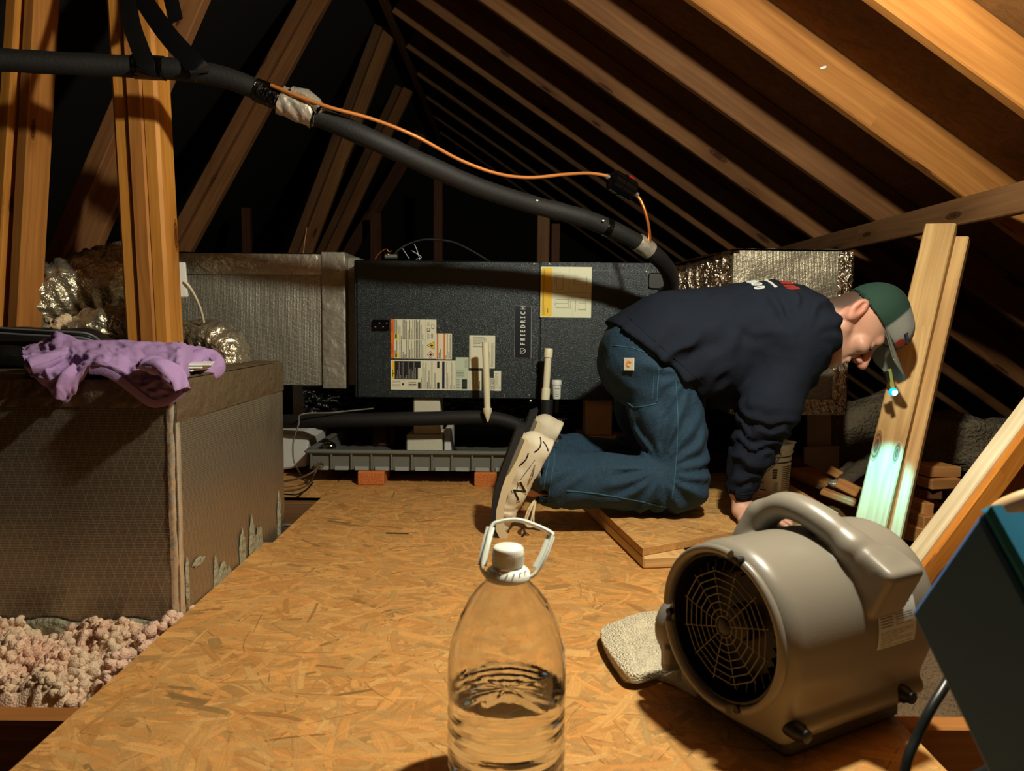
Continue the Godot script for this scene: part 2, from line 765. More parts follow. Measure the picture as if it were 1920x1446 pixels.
func wood_image(w: int, h: int, sd: int, knots: int) -> Image:
	var r := RandomNumberGenerator.new()
	r.seed = sd
	var ks := []
	for i in knots:
		ks.append([r.randf() * w, r.randf_range(0.1, 0.9) * h, r.randf_range(5.0, 13.0)])
	var big := noise(0.004, sd, 2)
	var fine := noise(0.05, sd + 1, 3)
	var blot := noise(0.012, sd + 2, 3)
	var data := PackedByteArray()
	data.resize(w * h * 3)
	for y in h:
		for x in w:
			var yy := y + 10.0 * big.get_noise_2d(x, y * 2.0)
			var dark := 0.0
			for k in ks:
				var dx: float = absf(x - k[0])
				dx = minf(dx, w - dx) * 0.55
				var dy: float = y - k[1]
				var d2: float = (dx * dx + dy * dy) / (k[2] * k[2])
				if d2 < 30.0:
					yy += signf(dy) * k[2] * 1.2 * exp(-d2 * 0.25)
					if d2 < 1.6:
						dark = maxf(dark, 0.62 * smoothstep(1.6, 0.5, d2) * (0.75 + 0.25 * sin(d2 * 14.0)))
					else:
						dark = maxf(dark, 0.12 * exp(-(d2 - 1.6) * 0.2))
			var g := fine.get_noise_2d(x * 0.05, yy * 1.9)
			var ring := sin(yy * 0.30 + 5.0 * big.get_noise_2d(x * 0.6 + 900.0, y * 0.8))
			var t := 0.86 + 0.075 * g + 0.02 * ring + 0.13 * blot.get_noise_2d(x * 0.3, y * 0.8)
			t = clampf(t, 0.3, 1.0) * (1.0 - dark)
			var at := (y * w + x) * 3
			data[at] = int(clampf(255.0 * pow(t, 0.85), 0, 255))
			data[at + 1] = int(clampf(255.0 * pow(t, 1.05), 0, 255))
			data[at + 2] = int(clampf(255.0 * pow(t, 1.3), 0, 255))
	return Image.create_from_data(w, h, false, Image.FORMAT_RGB8, data)

func osb_image(n: int, sd: int) -> Array:
	# strands of wood pressed flat: [colour, height]
	var r := RandomNumberGenerator.new()
	r.seed = sd
	var data := PackedByteArray()
	data.resize(n * n * 3)
	for i in n * n:
		data[i * 3] = 205
		data[i * 3 + 1] = 158
		data[i * 3 + 2] = 98
	var hgt := PackedByteArray()
	hgt.resize(n * n)
	hgt.fill(90)
	var grain := PackedFloat32Array()
	grain.resize(4096)
	var gn := noise(0.09, sd, 4)
	for i in 4096:
		grain[i] = gn.get_noise_1d(i)
	for s in 4600:
		var cx := r.randf() * n
		var cy := r.randf() * n
		var ang := r.randfn(0.0, 0.75)
		if r.randf() < 0.25:
			ang = r.randf() * PI
		var hl := r.randf_range(16.0, 92.0) * (n / 1536.0)
		var hw := r.randf_range(3.0, 11.0) * (n / 1536.0) * (2.0 if r.randf() < 0.3 else 1.0)
		var tone := r.randf_range(0.80, 1.0)
		if r.randf() < 0.05:
			tone *= r.randf_range(0.74, 0.9)
		var warm := r.randf_range(-0.05, 0.09)
		var ca := cos(ang)
		var sa := sin(ang)
		var g0 := r.randi() % 3000
		var lev := r.randi_range(70, 150)
		var bend := r.randf_range(-0.0022, 0.0022)
		var step := 0.9
		var mix := r.randf_range(0.10, 0.38)
		if r.randf() < 0.06:     # a dark split
			hw = 1.2
			tone = 0.62
			mix = 0.3
		var taper := r.randf_range(0.45, 1.0)
		var i := -hl
		while i < hl:
			var wide := hw * (1.0 - (1.0 - taper) * absf(i / hl) ** 2) + 1.6 * grain[(g0 + int(i * 6.0) + 999) & 4095]
			var j := -wide
			while j < wide:
				var jj := j + bend * i * i
				var px := int(cx + i * ca - jj * sa + n) % n
				var py := int(cy + i * sa + jj * ca + n) % n
				var t := tone * (1.0 + 0.26 * grain[(g0 + int(j * 11.0) + 300) & 4095] + 0.12 * grain[(g0 + int(i * 0.8 + j * 30.0) + 2000) & 4095])
				if wide - absf(j) < 1.1 and j > 0.0:
					t *= 0.87
				var at := py * n + px
				hgt[at] = lev + int(14.0 * grain[(g0 + int(j * 9.0) + 300) & 4095])
				at *= 3
				data[at] = clampi(int(data[at] * mix + (1.0 - mix) * 232.0 * t * (1.0 + warm * 0.3)), 0, 255)
				data[at + 1] = clampi(int(data[at + 1] * mix + (1.0 - mix) * 188.0 * t * (1.0 - warm * 0.5)), 0, 255)
				data[at + 2] = clampi(int(data[at + 2] * mix + (1.0 - mix) * 122.0 * t * (1.0 - warm * 1.4)), 0, 255)
				j += step
			i += step
	return [Image.create_from_data(n, n, false, Image.FORMAT_RGB8, data), Image.create_from_data(n, n, false, Image.FORMAT_L8, hgt)]

func scrim_images(n: int) -> Array:
	# foil facing over a net of threads: fine upright threads, wide slanting ones
	var a := Image.create(n, n, false, Image.FORMAT_RGB8)
	var b := Image.create(n, n, false, Image.FORMAT_L8)
	var crump := noise(0.02, 5, 4)
	for y in n:
		for x in n:
			var h := 0.45 + 0.35 * crump.get_noise_2d(x * 1.0, y * 1.0)
			var thread := 0.0
			var period := n / 24.0
			var fy := fposmod(y, period) / period
			thread = maxf(thread, smoothstep(0.22, 0.05, absf(fy - 0.5)) * 0.75)
			for sgn in [-1.0, 1.0]:
				var p2 := n / 6.0
				var q := fposmod(x + sgn * y / 3.0 * 1.0, p2) / p2
				thread = maxf(thread, smoothstep(0.045, 0.012, absf(q - 0.5)))
			h += 0.28 * thread
			var c := 0.72 + 0.25 * thread + 0.06 * crump.get_noise_2d(x * 3.0 + 500, y * 3.0)
			a.set_pixel(x, y, Color(c, c, c))
			b.set_pixel(x, y, Color(h, h, h))
	return [a, b]

func fibre_tex() -> ImageTexture:
	# twill: a small woven tile for cloth
	var n := 64
	var im := Image.create(n, n, false, Image.FORMAT_L8)
	for y in n:
		for x in n:
			var t := 0.5 + 0.35 * sin((x + y) * TAU / 8.0) + 0.15 * sin((x - y) * TAU / 4.0)
			im.set_pixel(x, y, Color(t, t, t))
	return ImageTexture.create_from_image(im)

func wood_mat(tex: Texture2D, tint: Color, rough := 0.7) -> StandardMaterial3D:
	var m := plain(tint, rough)
	m.albedo_texture = tex
	m.uv1_scale = Vector3(1.0 / 2.4, 1.0 / 0.3, 1)
	m.heightmap_enabled = true
	m.heightmap_texture = tex
	m.heightmap_scale = 0.12
	m.metallic_specular = 0.35
	return m

func make_materials() -> void:
	var wa := ImageTexture.create_from_image(wood_image(1024, 256, 11, 9))
	var wb := ImageTexture.create_from_image(wood_image(1024, 256, 29, 6))
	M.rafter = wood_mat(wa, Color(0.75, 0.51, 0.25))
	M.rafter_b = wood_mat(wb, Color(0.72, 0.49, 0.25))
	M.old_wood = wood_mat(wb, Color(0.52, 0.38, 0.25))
	M.rafter_dim = wood_mat(wa, Color(0.60, 0.42, 0.26))  # browner lumber, darkened too for the weaker light down the roof
	M.rafter_dim_b = wood_mat(wb, Color(0.56, 0.39, 0.245))
	M.rafter_far_dim = wood_mat(wb, Color(0.47, 0.34, 0.22))  # far timber: the fading lamp light is put into a darker tint
	M.post_wood = wood_mat(wa, Color(0.86, 0.60, 0.27), 0.5)
	M.new_wood = wood_mat(wa, Color(0.88, 0.73, 0.50))
	M.new_wood_b = wood_mat(wb, Color(0.87, 0.71, 0.48))
	M.pale_wood = wood_mat(wb, Color(0.97, 0.92, 0.78))
	M.orange_wood = wood_mat(wa, Color(0.86, 0.56, 0.22))
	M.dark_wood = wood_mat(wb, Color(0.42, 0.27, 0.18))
	M.scrap_wood = wood_mat(wa, Color(0.80, 0.58, 0.35))
	var osb := osb_image(1536, 4)
	var oc := ImageTexture.create_from_image(osb[0])
	var oh := ImageTexture.create_from_image(osb[1])
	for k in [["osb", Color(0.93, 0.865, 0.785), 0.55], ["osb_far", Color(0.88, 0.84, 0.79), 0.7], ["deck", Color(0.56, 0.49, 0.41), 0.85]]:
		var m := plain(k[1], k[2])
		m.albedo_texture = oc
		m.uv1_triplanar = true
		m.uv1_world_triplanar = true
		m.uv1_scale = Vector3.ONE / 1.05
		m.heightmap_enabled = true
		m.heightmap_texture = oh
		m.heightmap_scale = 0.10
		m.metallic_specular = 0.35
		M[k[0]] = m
	var sc := scrim_images(384)
	var sa := ImageTexture.create_from_image(sc[0])
	var sh := ImageTexture.create_from_image(sc[1])
	for k in [["foil", Color(0.80, 0.76, 0.66), 0.36, 8.0, 0.75], ["foil_near", Color(0.74, 0.68, 0.58), 0.28, 7.9, 0.68], ["foil_fine", Color(0.84, 0.82, 0.75), 0.42, 7.0, 0.6]]:
		var m := plain(k[1], k[2], k[4])
		m.albedo_texture = sa
		m.heightmap_enabled = true
		m.heightmap_texture = sh
		m.heightmap_scale = 0.16 if k[0] != "foil_near" else 0.06
		m.uv1_scale = Vector3(k[3], k[3], 1)
		M[k[0]] = m
	var crump := noise_tex(0.012, 512, 8, 5)
	var fine := noise_tex(0.06, 256, 9, 4)
	M.crump = crump
	M.fine = fine
	M.tape = bumpy(plain(Color(0.86, 0.83, 0.76), 0.36, 0.75), crump, 0.35, 4.0)
	M.crinkle = bumpy(plain(Color(0.86, 0.80, 0.72), 0.16, 1.0), crump, 1.2, 7.0)
	M.mylar = bumpy(plain(Color(0.80, 0.76, 0.66), 0.3, 0.8), crump, 0.9, 5.0)
	M.dust_tape = bumpy(plain(Color(0.40, 0.34, 0.25), 0.6, 0.4), crump, 0.5, 4.0)
	M.grey_tape = bumpy(plain(Color(0.60, 0.58, 0.52), 0.5, 0.4), crump, 0.25, 4.0)
	M.mastic = bumpy(plain(Color(0.58, 0.57, 0.47), 0.6), crump, 0.6, 8.0)
	M.cabinet = bumpy(plain(Color(0.135, 0.17, 0.18), 0.34, 0.25), noise_tex(0.16, 256, 21, 2), 0.11, 7.0)
	M.cabinet_dark = plain(Color(0.06, 0.07, 0.075), 0.5)
	M.screw = plain(Color(0.75, 0.73, 0.68), 0.35, 0.9)
	M.pvc = plain(Color(0.90, 0.87, 0.74), 0.4)
	M.white_plastic = plain(Color(0.86, 0.87, 0.84), 0.4)
	M.foam = bumpy(plain(Color(0.04, 0.04, 0.037), 0.7), fine, 0.06, 6.0)
	M.strap = plain(Color(0.02, 0.02, 0.022), 0.55)
	M.tape_black = bumpy(plain(Color(0.015, 0.015, 0.017), 0.25), crump, 0.3, 10.0)
	M.copper = plain(Color(0.85, 0.50, 0.26), 0.35, 0.75)
	M.copper_paint = plain(Color(0.72, 0.45, 0.22), 0.45, 0.3)
	M.gloss_black = plain(Color(0.02, 0.02, 0.022), 0.15)
	M.pan = bumpy(plain(Color(0.40, 0.41, 0.38), 0.5), fine, 0.03, 6.0)
	M.flat_black = plain(Color(0.012, 0.012, 0.013), 0.5)  # even black of print, socks and trim
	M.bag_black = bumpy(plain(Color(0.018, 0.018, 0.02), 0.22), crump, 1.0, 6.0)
	M.card = bumpy(plain(Color(0.70, 0.58, 0.44), 0.8), fine, 0.03, 6.0)
	M.foam_block = bumpy(plain(Color(0.80, 0.78, 0.69), 0.75), fine, 0.06, 14.0)
	M.foam_board = plain(Color(0.78, 0.79, 0.77), 0.7)
	var pinks := bumpy(plain(Color.WHITE, 0.95), fine, 0.5, 9.0)
	pinks.vertex_color_use_as_albedo = true
	pinks.heightmap_scale = 0.3
	pinks.uv1_scale = Vector3.ONE * 16.0
	M.pink = pinks
	M.batt = bumpy(plain(Color(0.44, 0.39, 0.31), 0.95), crump, 1.6, 8.0)
	M.batt_dark = bumpy(plain(Color(0.16, 0.135, 0.10), 0.95), crump, 1.6, 6.0)
	M.debris = bumpy(plain(Color(0.42, 0.34, 0.24), 0.95), crump, 1.4, 9.0)
	M.shirt = bumpy(plain(Color(0.105, 0.125, 0.165), 0.88), fine, 0.06, 9.0)
	M.shirt.metallic_specular = 0.2
	var dnoise := noise_tex(0.02, 512, 17, 5, [[0.25, 0.5, 0.8], [Color(0.80, 0.82, 0.84), Color(0.90, 0.91, 0.92), Color(1, 1, 1)]])
	var den := bumpy(plain(Color(0.085, 0.215, 0.295), 0.88), fine, 0.10, 9.0)
	den.albedo_texture = dnoise
	M.denim = den
	M.denim_seam = plain(Color(0.16, 0.32, 0.40), 0.9)
	M.skin = bumpy(plain(Color.WHITE, 0.5), fine, 0.03, 18.0)
	M.skin.vertex_color_use_as_albedo = true
	M.skin.subsurf_scatter_enabled = true
	M.skin.subsurf_scatter_strength = 0.12
	M.lilac = bumpy(plain(Color(0.60, 0.48, 0.66), 0.9), fine, 0.05, 14.0)
	M.towel = bumpy(plain(Color(0.86, 0.81, 0.69), 0.98), noise_tex(0.11, 256, 33, 3), 0.9, 7.0)
	M.taupe = bumpy(plain(Color(0.50, 0.475, 0.425), 0.36), noise_tex(0.12, 256, 41, 3), 0.010, 8.0)
	M.taupe_grey = plain(Color(0.47, 0.46, 0.43), 0.45)
	M.taupe_dark = plain(Color(0.26, 0.24, 0.21), 0.5)
	M.grille = plain(Color(0.46, 0.42, 0.36), 0.5)
	M.rubber = plain(Color(0.03, 0.03, 0.032), 0.5)
	M.blue = plain(Color(0.17, 0.50, 0.64), 0.4)
	M.slate = plain(Color(0.23, 0.41, 0.64), 0.6)
	M.tan = plain(Color(0.78, 0.64, 0.45), 0.5)
	M.foot_grey = plain(Color(0.58, 0.60, 0.58), 0.5)
	M.block_wood = bumpy(plain(Color(0.78, 0.44, 0.20), 0.8), fine, 0.25, 10.0)
	M.cable_brown = plain(Color(0.34, 0.27, 0.19), 0.5)
	M.cable_grey = plain(Color(0.42, 0.41, 0.37), 0.5)
	M.cable_tan = plain(Color(0.55, 0.40, 0.26), 0.5)
	M.bag_cloth = bumpy(plain(Color(0.022, 0.021, 0.02), 0.6), fine, 0.05, 14.0)
	M.zip_grey = plain(Color(0.36, 0.37, 0.37), 0.5)
	M.flashing = bumpy(plain(Color(0.34, 0.30, 0.25), 0.5, 0.3), crump, 0.4, 5.0)
	var shl := plain(Color(1, 1, 1, 0.0), 0.0)
	shl.refraction_enabled = true
	shl.refraction_scale = 0.05
	shl.heightmap_enabled = true
	shl.heightmap_texture = crump
	shl.heightmap_scale = 0.05
	shl.uv1_triplanar = true
	shl.uv1_scale = Vector3(12, 4, 12)
	M.clear_shell = shl
	var wt := plain(Color(0.97, 0.98, 0.98, 0.0), 0.0)
	wt.refraction_enabled = true
	wt.refraction_scale = 0.033
	M.water = wt
	M.cap_white = plain(Color(0.87, 0.89, 0.85), 0.45)
	M.cap_white.subsurf_scatter_enabled = true
	M.cap_white.subsurf_scatter_strength = 0.1
	M.cord = plain(Color(0.11, 0.12, 0.12), 0.35)
	M.bulb = plain(Color(1, 0.95, 0.85), 0.3)
	M.bulb.emission_enabled = true
	M.bulb.emission = Color(1.0, 0.92, 0.75)
	M.bulb.emission_energy_multiplier = 6.0
	M.shoe = bumpy(plain(Color(0.80, 0.76, 0.66), 0.65), fine, 0.05, 12.0)
	M.shoe_sole = plain(Color(0.80, 0.745, 0.60), 0.6)
	M.shoe_grey = plain(Color(0.42, 0.40, 0.34), 0.7)
	M.rubber_grey = plain(Color(0.075, 0.08, 0.085), 0.7)
	M.cap_cloth = bumpy(plain(Color.WHITE, 0.9), fine, 0.05, 14.0)
	M.cap_cloth.vertex_color_use_as_albedo = true
	M.led_rim = plain(Color(0.1, 0.6, 0.8), 0.3)
	M.led_rim.emission_enabled = true
	M.led_rim.emission = Color(0.05, 0.72, 1.0)
	M.led_rim.emission_energy_multiplier = 1.2
	M.led_core = plain(Color(0.8, 1, 1), 0.3)
	M.led_core.emission_enabled = true
	M.led_core.emission = Color(0.75, 0.98, 1.0)
	M.led_core.emission_energy_multiplier = 4.0

# ---------------------------------------------------------------- the attic

const ROOF := 2.01      # height of the rafters' lower edges above x = 0
const SLOPE := 0.67
const RIDGE_X := -0.805

func roof_y(x: float) -> float:
	return ROOF - SLOPE * x if x > RIDGE_X else ROOF - SLOPE * RIDGE_X - SLOPE * (RIDGE_X - x)

func structure(called: String, g: Geo, m: Material) -> MeshInstance3D:
	var o := MeshInstance3D.new()
	o.name = called
	o.mesh = g.mesh()
	o.material_override = m
	o.set_meta("kind", "structure")
	add_child(o)
	return o

func build_structure() -> void:
	var base := Geo.new().span(Vector3(-5.2, -0.24, -9.0), Vector3(3.6, -0.18, 2.0))
	var fl := structure("floor", base, M.batt_dark)
	tag(fl, "attic floor of strand board panels over joists", "")
	# strand board panels on the joists
	var pn := [[-0.671, 0.604, -1.99, 0.6, "osb"], [-0.649, 0.62, -3.7, -1.993, "osb"], [-1.35, -0.654, -3.7, -2.57, "osb"]]
	for p in pn:
		part("floor_panel", Geo.new().span(Vector3(p[0], -0.018, p[2]), Vector3(p[1], 0.0, p[3]), 0.0015), M[p[4]], fl)
	for z in [-0.5, -1.135, -1.74, -2.52, -2.98, -3.5]:
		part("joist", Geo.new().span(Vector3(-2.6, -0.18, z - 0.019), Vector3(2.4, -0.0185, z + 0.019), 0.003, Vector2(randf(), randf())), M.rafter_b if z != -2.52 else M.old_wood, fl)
	# roof boards: both slopes, each a slab on the rafters
	var lift := 0.14 * sqrt(1.0 + SLOPE * SLOPE)
	var right := Geo.new()
	var left := Geo.new()
	for s in 2:
		var x0 := RIDGE_X
		var x1 := 3.3 if s == 0 else -5.1
		var g: Geo = right if s == 0 else left
		var poly := PackedVector2Array([Vector2(x0, roof_y(x0) + lift), Vector2(x1, roof_y(x1) + lift), Vector2(x1, roof_y(x1) + lift + 0.03), Vector2(x0, roof_y(x0) + lift + 0.03)])
		g.slab(poly, 11.0, Transform3D(Basis(), Vector3(0, 0, -9.0)))
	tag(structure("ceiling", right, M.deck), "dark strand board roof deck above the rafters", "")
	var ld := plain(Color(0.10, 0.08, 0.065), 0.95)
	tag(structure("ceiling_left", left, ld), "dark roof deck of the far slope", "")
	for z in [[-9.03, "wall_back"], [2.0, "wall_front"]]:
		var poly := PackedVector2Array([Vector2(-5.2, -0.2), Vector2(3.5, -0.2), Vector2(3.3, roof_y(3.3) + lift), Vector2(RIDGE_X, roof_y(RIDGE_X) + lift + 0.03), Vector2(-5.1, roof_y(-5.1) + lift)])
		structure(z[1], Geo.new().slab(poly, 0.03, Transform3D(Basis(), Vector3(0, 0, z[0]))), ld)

func build_rafters() -> void:
	var say := ["nearest rafter in the upper right corner of the photo, bright orange",
		"second rafter from the near end, orange with a white paint fleck at its middle",
		"third rafter from the near end, plain brown side, under dark roof deck",
		"fourth rafter from the near end, running down to the purlin above the right foil duct",
		"fifth rafter from the near end, its foot hidden by the right foil duct",
		"sixth rafter from the near end, its top meeting the ridge board at the upper left",
		"seventh rafter from the near end, thin and dim",
		"eighth rafter from the near end, behind the small black filter drier",
		"ninth rafter from the near end, dim, far down the slope",
		"tenth rafter from the near end, very dim, far down the slope",
		"farthest visible rafter, almost lost in the dark end of the attic"]
	var d := Vector3(1, -SLOPE, 0).normalized()
	var up := Vector3(SLOPE, 1, 0).normalized()
	for i in range(-3, 11):
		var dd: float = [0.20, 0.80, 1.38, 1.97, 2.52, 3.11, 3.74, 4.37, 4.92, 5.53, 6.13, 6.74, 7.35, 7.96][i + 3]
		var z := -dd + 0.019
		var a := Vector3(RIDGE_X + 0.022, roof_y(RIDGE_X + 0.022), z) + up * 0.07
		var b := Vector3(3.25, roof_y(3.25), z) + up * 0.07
		var o := beam("rafter", a, b, 0.038, 0.139, Vector3.BACK, [M.rafter, M.rafter_b, M.rafter_dim_b, M.rafter_dim, M.rafter_dim_b, M.rafter_dim][i] if i >= 0 and i < 6 else (M.rafter_far_dim if i >= 6 else M.rafter), say[i] if i >= 0 else ["rafter over the work lamp, out of the photo", "rafter straight above the camera, out of the photo", "rafter behind the camera, out of the photo"][-1 - i], "rafter", "rafters of the roof slope")
		if i == 1:
			var fleck := Geo.new().ball(Vector3.ZERO, Vector3(0.013, 0.0045, 0.0008), 8, 4)
			var f := part("paint_fleck", fleck, M.white_plastic, o, true)
			f.position = Vector3(P(1545, 158, 2.47) - o.position).x * Vector3(1, 0, 0) * 1.2 + Vector3(0, 0, 0.0195)
			f.rotation.z = 0.9

func build_timber() -> void:
	var ry := roof_y(RIDGE_X)
	beam("ridge_board", Vector3(RIDGE_X, ry + 0.05, 1.8), Vector3(RIDGE_X, ry + 0.05, -8.9), 0.038, 0.19, Vector3.RIGHT, M.dark_wood, "dark ridge board where the rafters meet at the top", "beam")
	var pz := roof_y(1.45) - 0.016 - 0.0445
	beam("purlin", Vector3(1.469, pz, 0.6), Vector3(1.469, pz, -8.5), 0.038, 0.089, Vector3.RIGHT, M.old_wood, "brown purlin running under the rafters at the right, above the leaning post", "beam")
	# the leaning pair of fresh studs right of the person
	var nw := Vector3(-sin(0.72), 0, cos(0.72))
	var nn := Vector3(cos(0.72), 0, sin(0.72))
	var a := P(1621, 1040, 2.16)
	a += (a - P(1764, 428, 2.44)) * ((a.y + 0.14) / (P(1764, 428, 2.44).y - a.y))
	var b := P(1764, 428, 2.44)
	var st := thing("leaning_post", "pale leaning post of two studs nailed together, behind the capped head", "post", a)
	for k in 2:
		var sh := Vector3.ZERO if k == 0 else -nw * 0.041 + nn * 0.036
		var dir := (b - a).normalized()
		var top := 0.0 if k == 0 else -0.045
		var o := part("stud", beam_geo(a.distance_to(b) + 0.02 + top, 0.038, 0.089, 0.004), M.new_wood if k == 0 else M.new_wood_b, st, true)
		var xf := beam_xf(a + sh, b + sh + dir * top, nw)
		xf.origin -= a
		o.transform = xf
	# braces at the right, near the air mover
	var r0 := P(1690, 1100, 1.72)
	var r1 := P(1990, 700, 1.95)
	var bt := thing("brace", "slanting brace of a pale upper board and an orange front board, at the right", "brace", r0)
	for k in 2:
		var o := part("board", beam_geo(r0.distance_to(r1), 0.05 if k == 0 else 0.02, 0.055, 0.003), M.pale_wood if k == 0 else M.orange_wood, bt, true)
		var xf := beam_xf(r0, r1, Vector3(0.15, -0.1, 1.0))
		xf.origin += xf.basis.z * (0.0355 * k) - xf.basis.y * (0.004 * k) - r0
		o.transform = xf
	beam("brace", P(1770, 1150, 1.95), P(2080, 640, 2.15), 0.038, 0.14, Vector3(0.2, -0.2, 0.9), M.rafter, "orange slanting board with a dark shadow, behind the pale brace at the right edge", "brace")
	# posts and diagonals at the left
	var p0 := P(294, 690, 2.28)
	var p1 := P(262, 110, 2.28)
	p1 = p0 + (p1 - p0) * 2.1
	var cp := thing("attic_post", "thick orange post rising behind the lilac shirt, crossed by the black pipe", "post", p0)
	for k in 3:
		var o := part("stud", beam_geo(p0.distance_to(p1), [0.050, 0.054, 0.048][k], [0.10, 0.115, 0.10][k], 0.009), [M.post_wood, M.rafter, M.post_wood][k], cp, true)
		var xf := beam_xf(p0, p1, Vector3.RIGHT)
		xf.origin += Vector3([-0.043, 0.003, 0.045][k], 0, [-0.004, 0.0, 0.004][k]) - p0
		o.transform = xf
	var lp := thing("attic_post", "pair of thin studs with a dark gap, at the left edge of the photo", "post", P(26, 640, 2.3))
	for k in 2:
		var q0 := P([4, 45][k], 640, 2.32)
		var q1 := P([56, 88][k], -160, 2.32)
		var o := part("stud", beam_geo(q0.distance_to(q1), 0.04, 0.089, 0.004), M.rafter if k else M.post_wood, lp, true)
		var xf := beam_xf(q0, q1, Vector3(1, 0, 0.25))
		xf.origin -= lp.position
		o.transform = xf
	var gap_shade := part("stud", beam_geo(1.35, 0.045, 0.06, 0.004), M.dark_wood, lp, true)  # dark strip filling the gap between the two studs, its shade as colour
	var gx := beam_xf(P(25, 640, 2.38), P(72, -160, 2.38), Vector3(1, 0, 0.2))
	gx.origin -= lp.position
	gap_shade.transform = gx
	var diag := [
		[[118, 540, 2.78], [262, 205, 2.76], [-0.06, 2.2], "broad tan diagonal brace passing behind the thick orange post", 0.13],
		[[332, 480, 4.1], [600, -10, 4.24], [0.0, 1.25], "long diagonal brace rising right from the thick post to the ridge", 0.12],
		[[560, 490, 5.3], [722, 62, 5.3], [-0.02, 1.02], "dim brown brace under the ridge, first of the far two", 0.14],
		[[606, 490, 6.5], [757, 172, 6.5], [-0.02, 1.02], "slim lighter brace under the ridge, second of the far two", 0.14]]
	for e in diag:
		var q0 := P(e[0][0], e[0][1], e[0][2])
		var q1 := P(e[1][0], e[1][1], e[1][2])
		var d := q1 - q0
		var lo: Vector3 = q0 - d * 0.9
		lo = q0 - d * ((q0.y + 0.1) / d.y)
		var hi: Vector3 = q0 + d * float(e[2][1])
		var br := thing("diagonal_brace", e[3], "brace", lo)
		for k in 2:
			var wide: float = e[4]
			var o := part("stud", beam_geo(lo.distance_to(hi) - 0.04 * k, 0.06 if k else wide * 0.62, 0.089 if k else 0.05, 0.004), (M.rafter_far_dim if e[0][2] > 5.0 else M.rafter_dim_b) if k else M.rafter_dim, br, true)  # far braces take the dimmer tint in place of less light
			var side := d.cross(Vector3.BACK).normalized()
			var xf := beam_xf(lo, hi, side)
			xf.origin += side * (-wide * 0.31 if k else wide * 0.2) + Vector3(0, 0, 0.02 if k else 0.0) - lo
			o.transform = xf
	var dark := [[[640, 490, 7.4], [790, 250, 7.4], 0.12, "dark brace in the far dark under the ridge"]]
	for e in dark:
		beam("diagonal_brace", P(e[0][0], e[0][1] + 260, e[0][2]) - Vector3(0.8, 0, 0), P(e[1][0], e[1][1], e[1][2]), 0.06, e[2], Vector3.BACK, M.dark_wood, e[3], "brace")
	for e in [[822, 318, 6.2, 0.075, "dim upright stud far behind the dark cabinet, left of the two", M.dark_wood], [1019, 405, 4.6, 0.075, "upright stud behind the dark cabinet, lit brown, below the black pipe", M.old_wood], [1042, 420, 4.9, 0.055, "shadowy stud just right of the lit upright stud", M.dark_wood], [705, 400, 6.8, 0.1, "very dark stud above the cabinet's left end", M.dark_wood], [462, 390, 6.0, 0.07, "very dark stud behind the long left duct", M.dark_wood]]:  # darker wood tint holds the shade of the dim studs
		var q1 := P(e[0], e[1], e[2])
		beam("upright_stud", Vector3(q1.x, -0.18, q1.z), Vector3(q1.x, maxf(q1.y, 0.0), q1.z), e[3], 0.05, Vector3.RIGHT, e[5], e[4], "post")

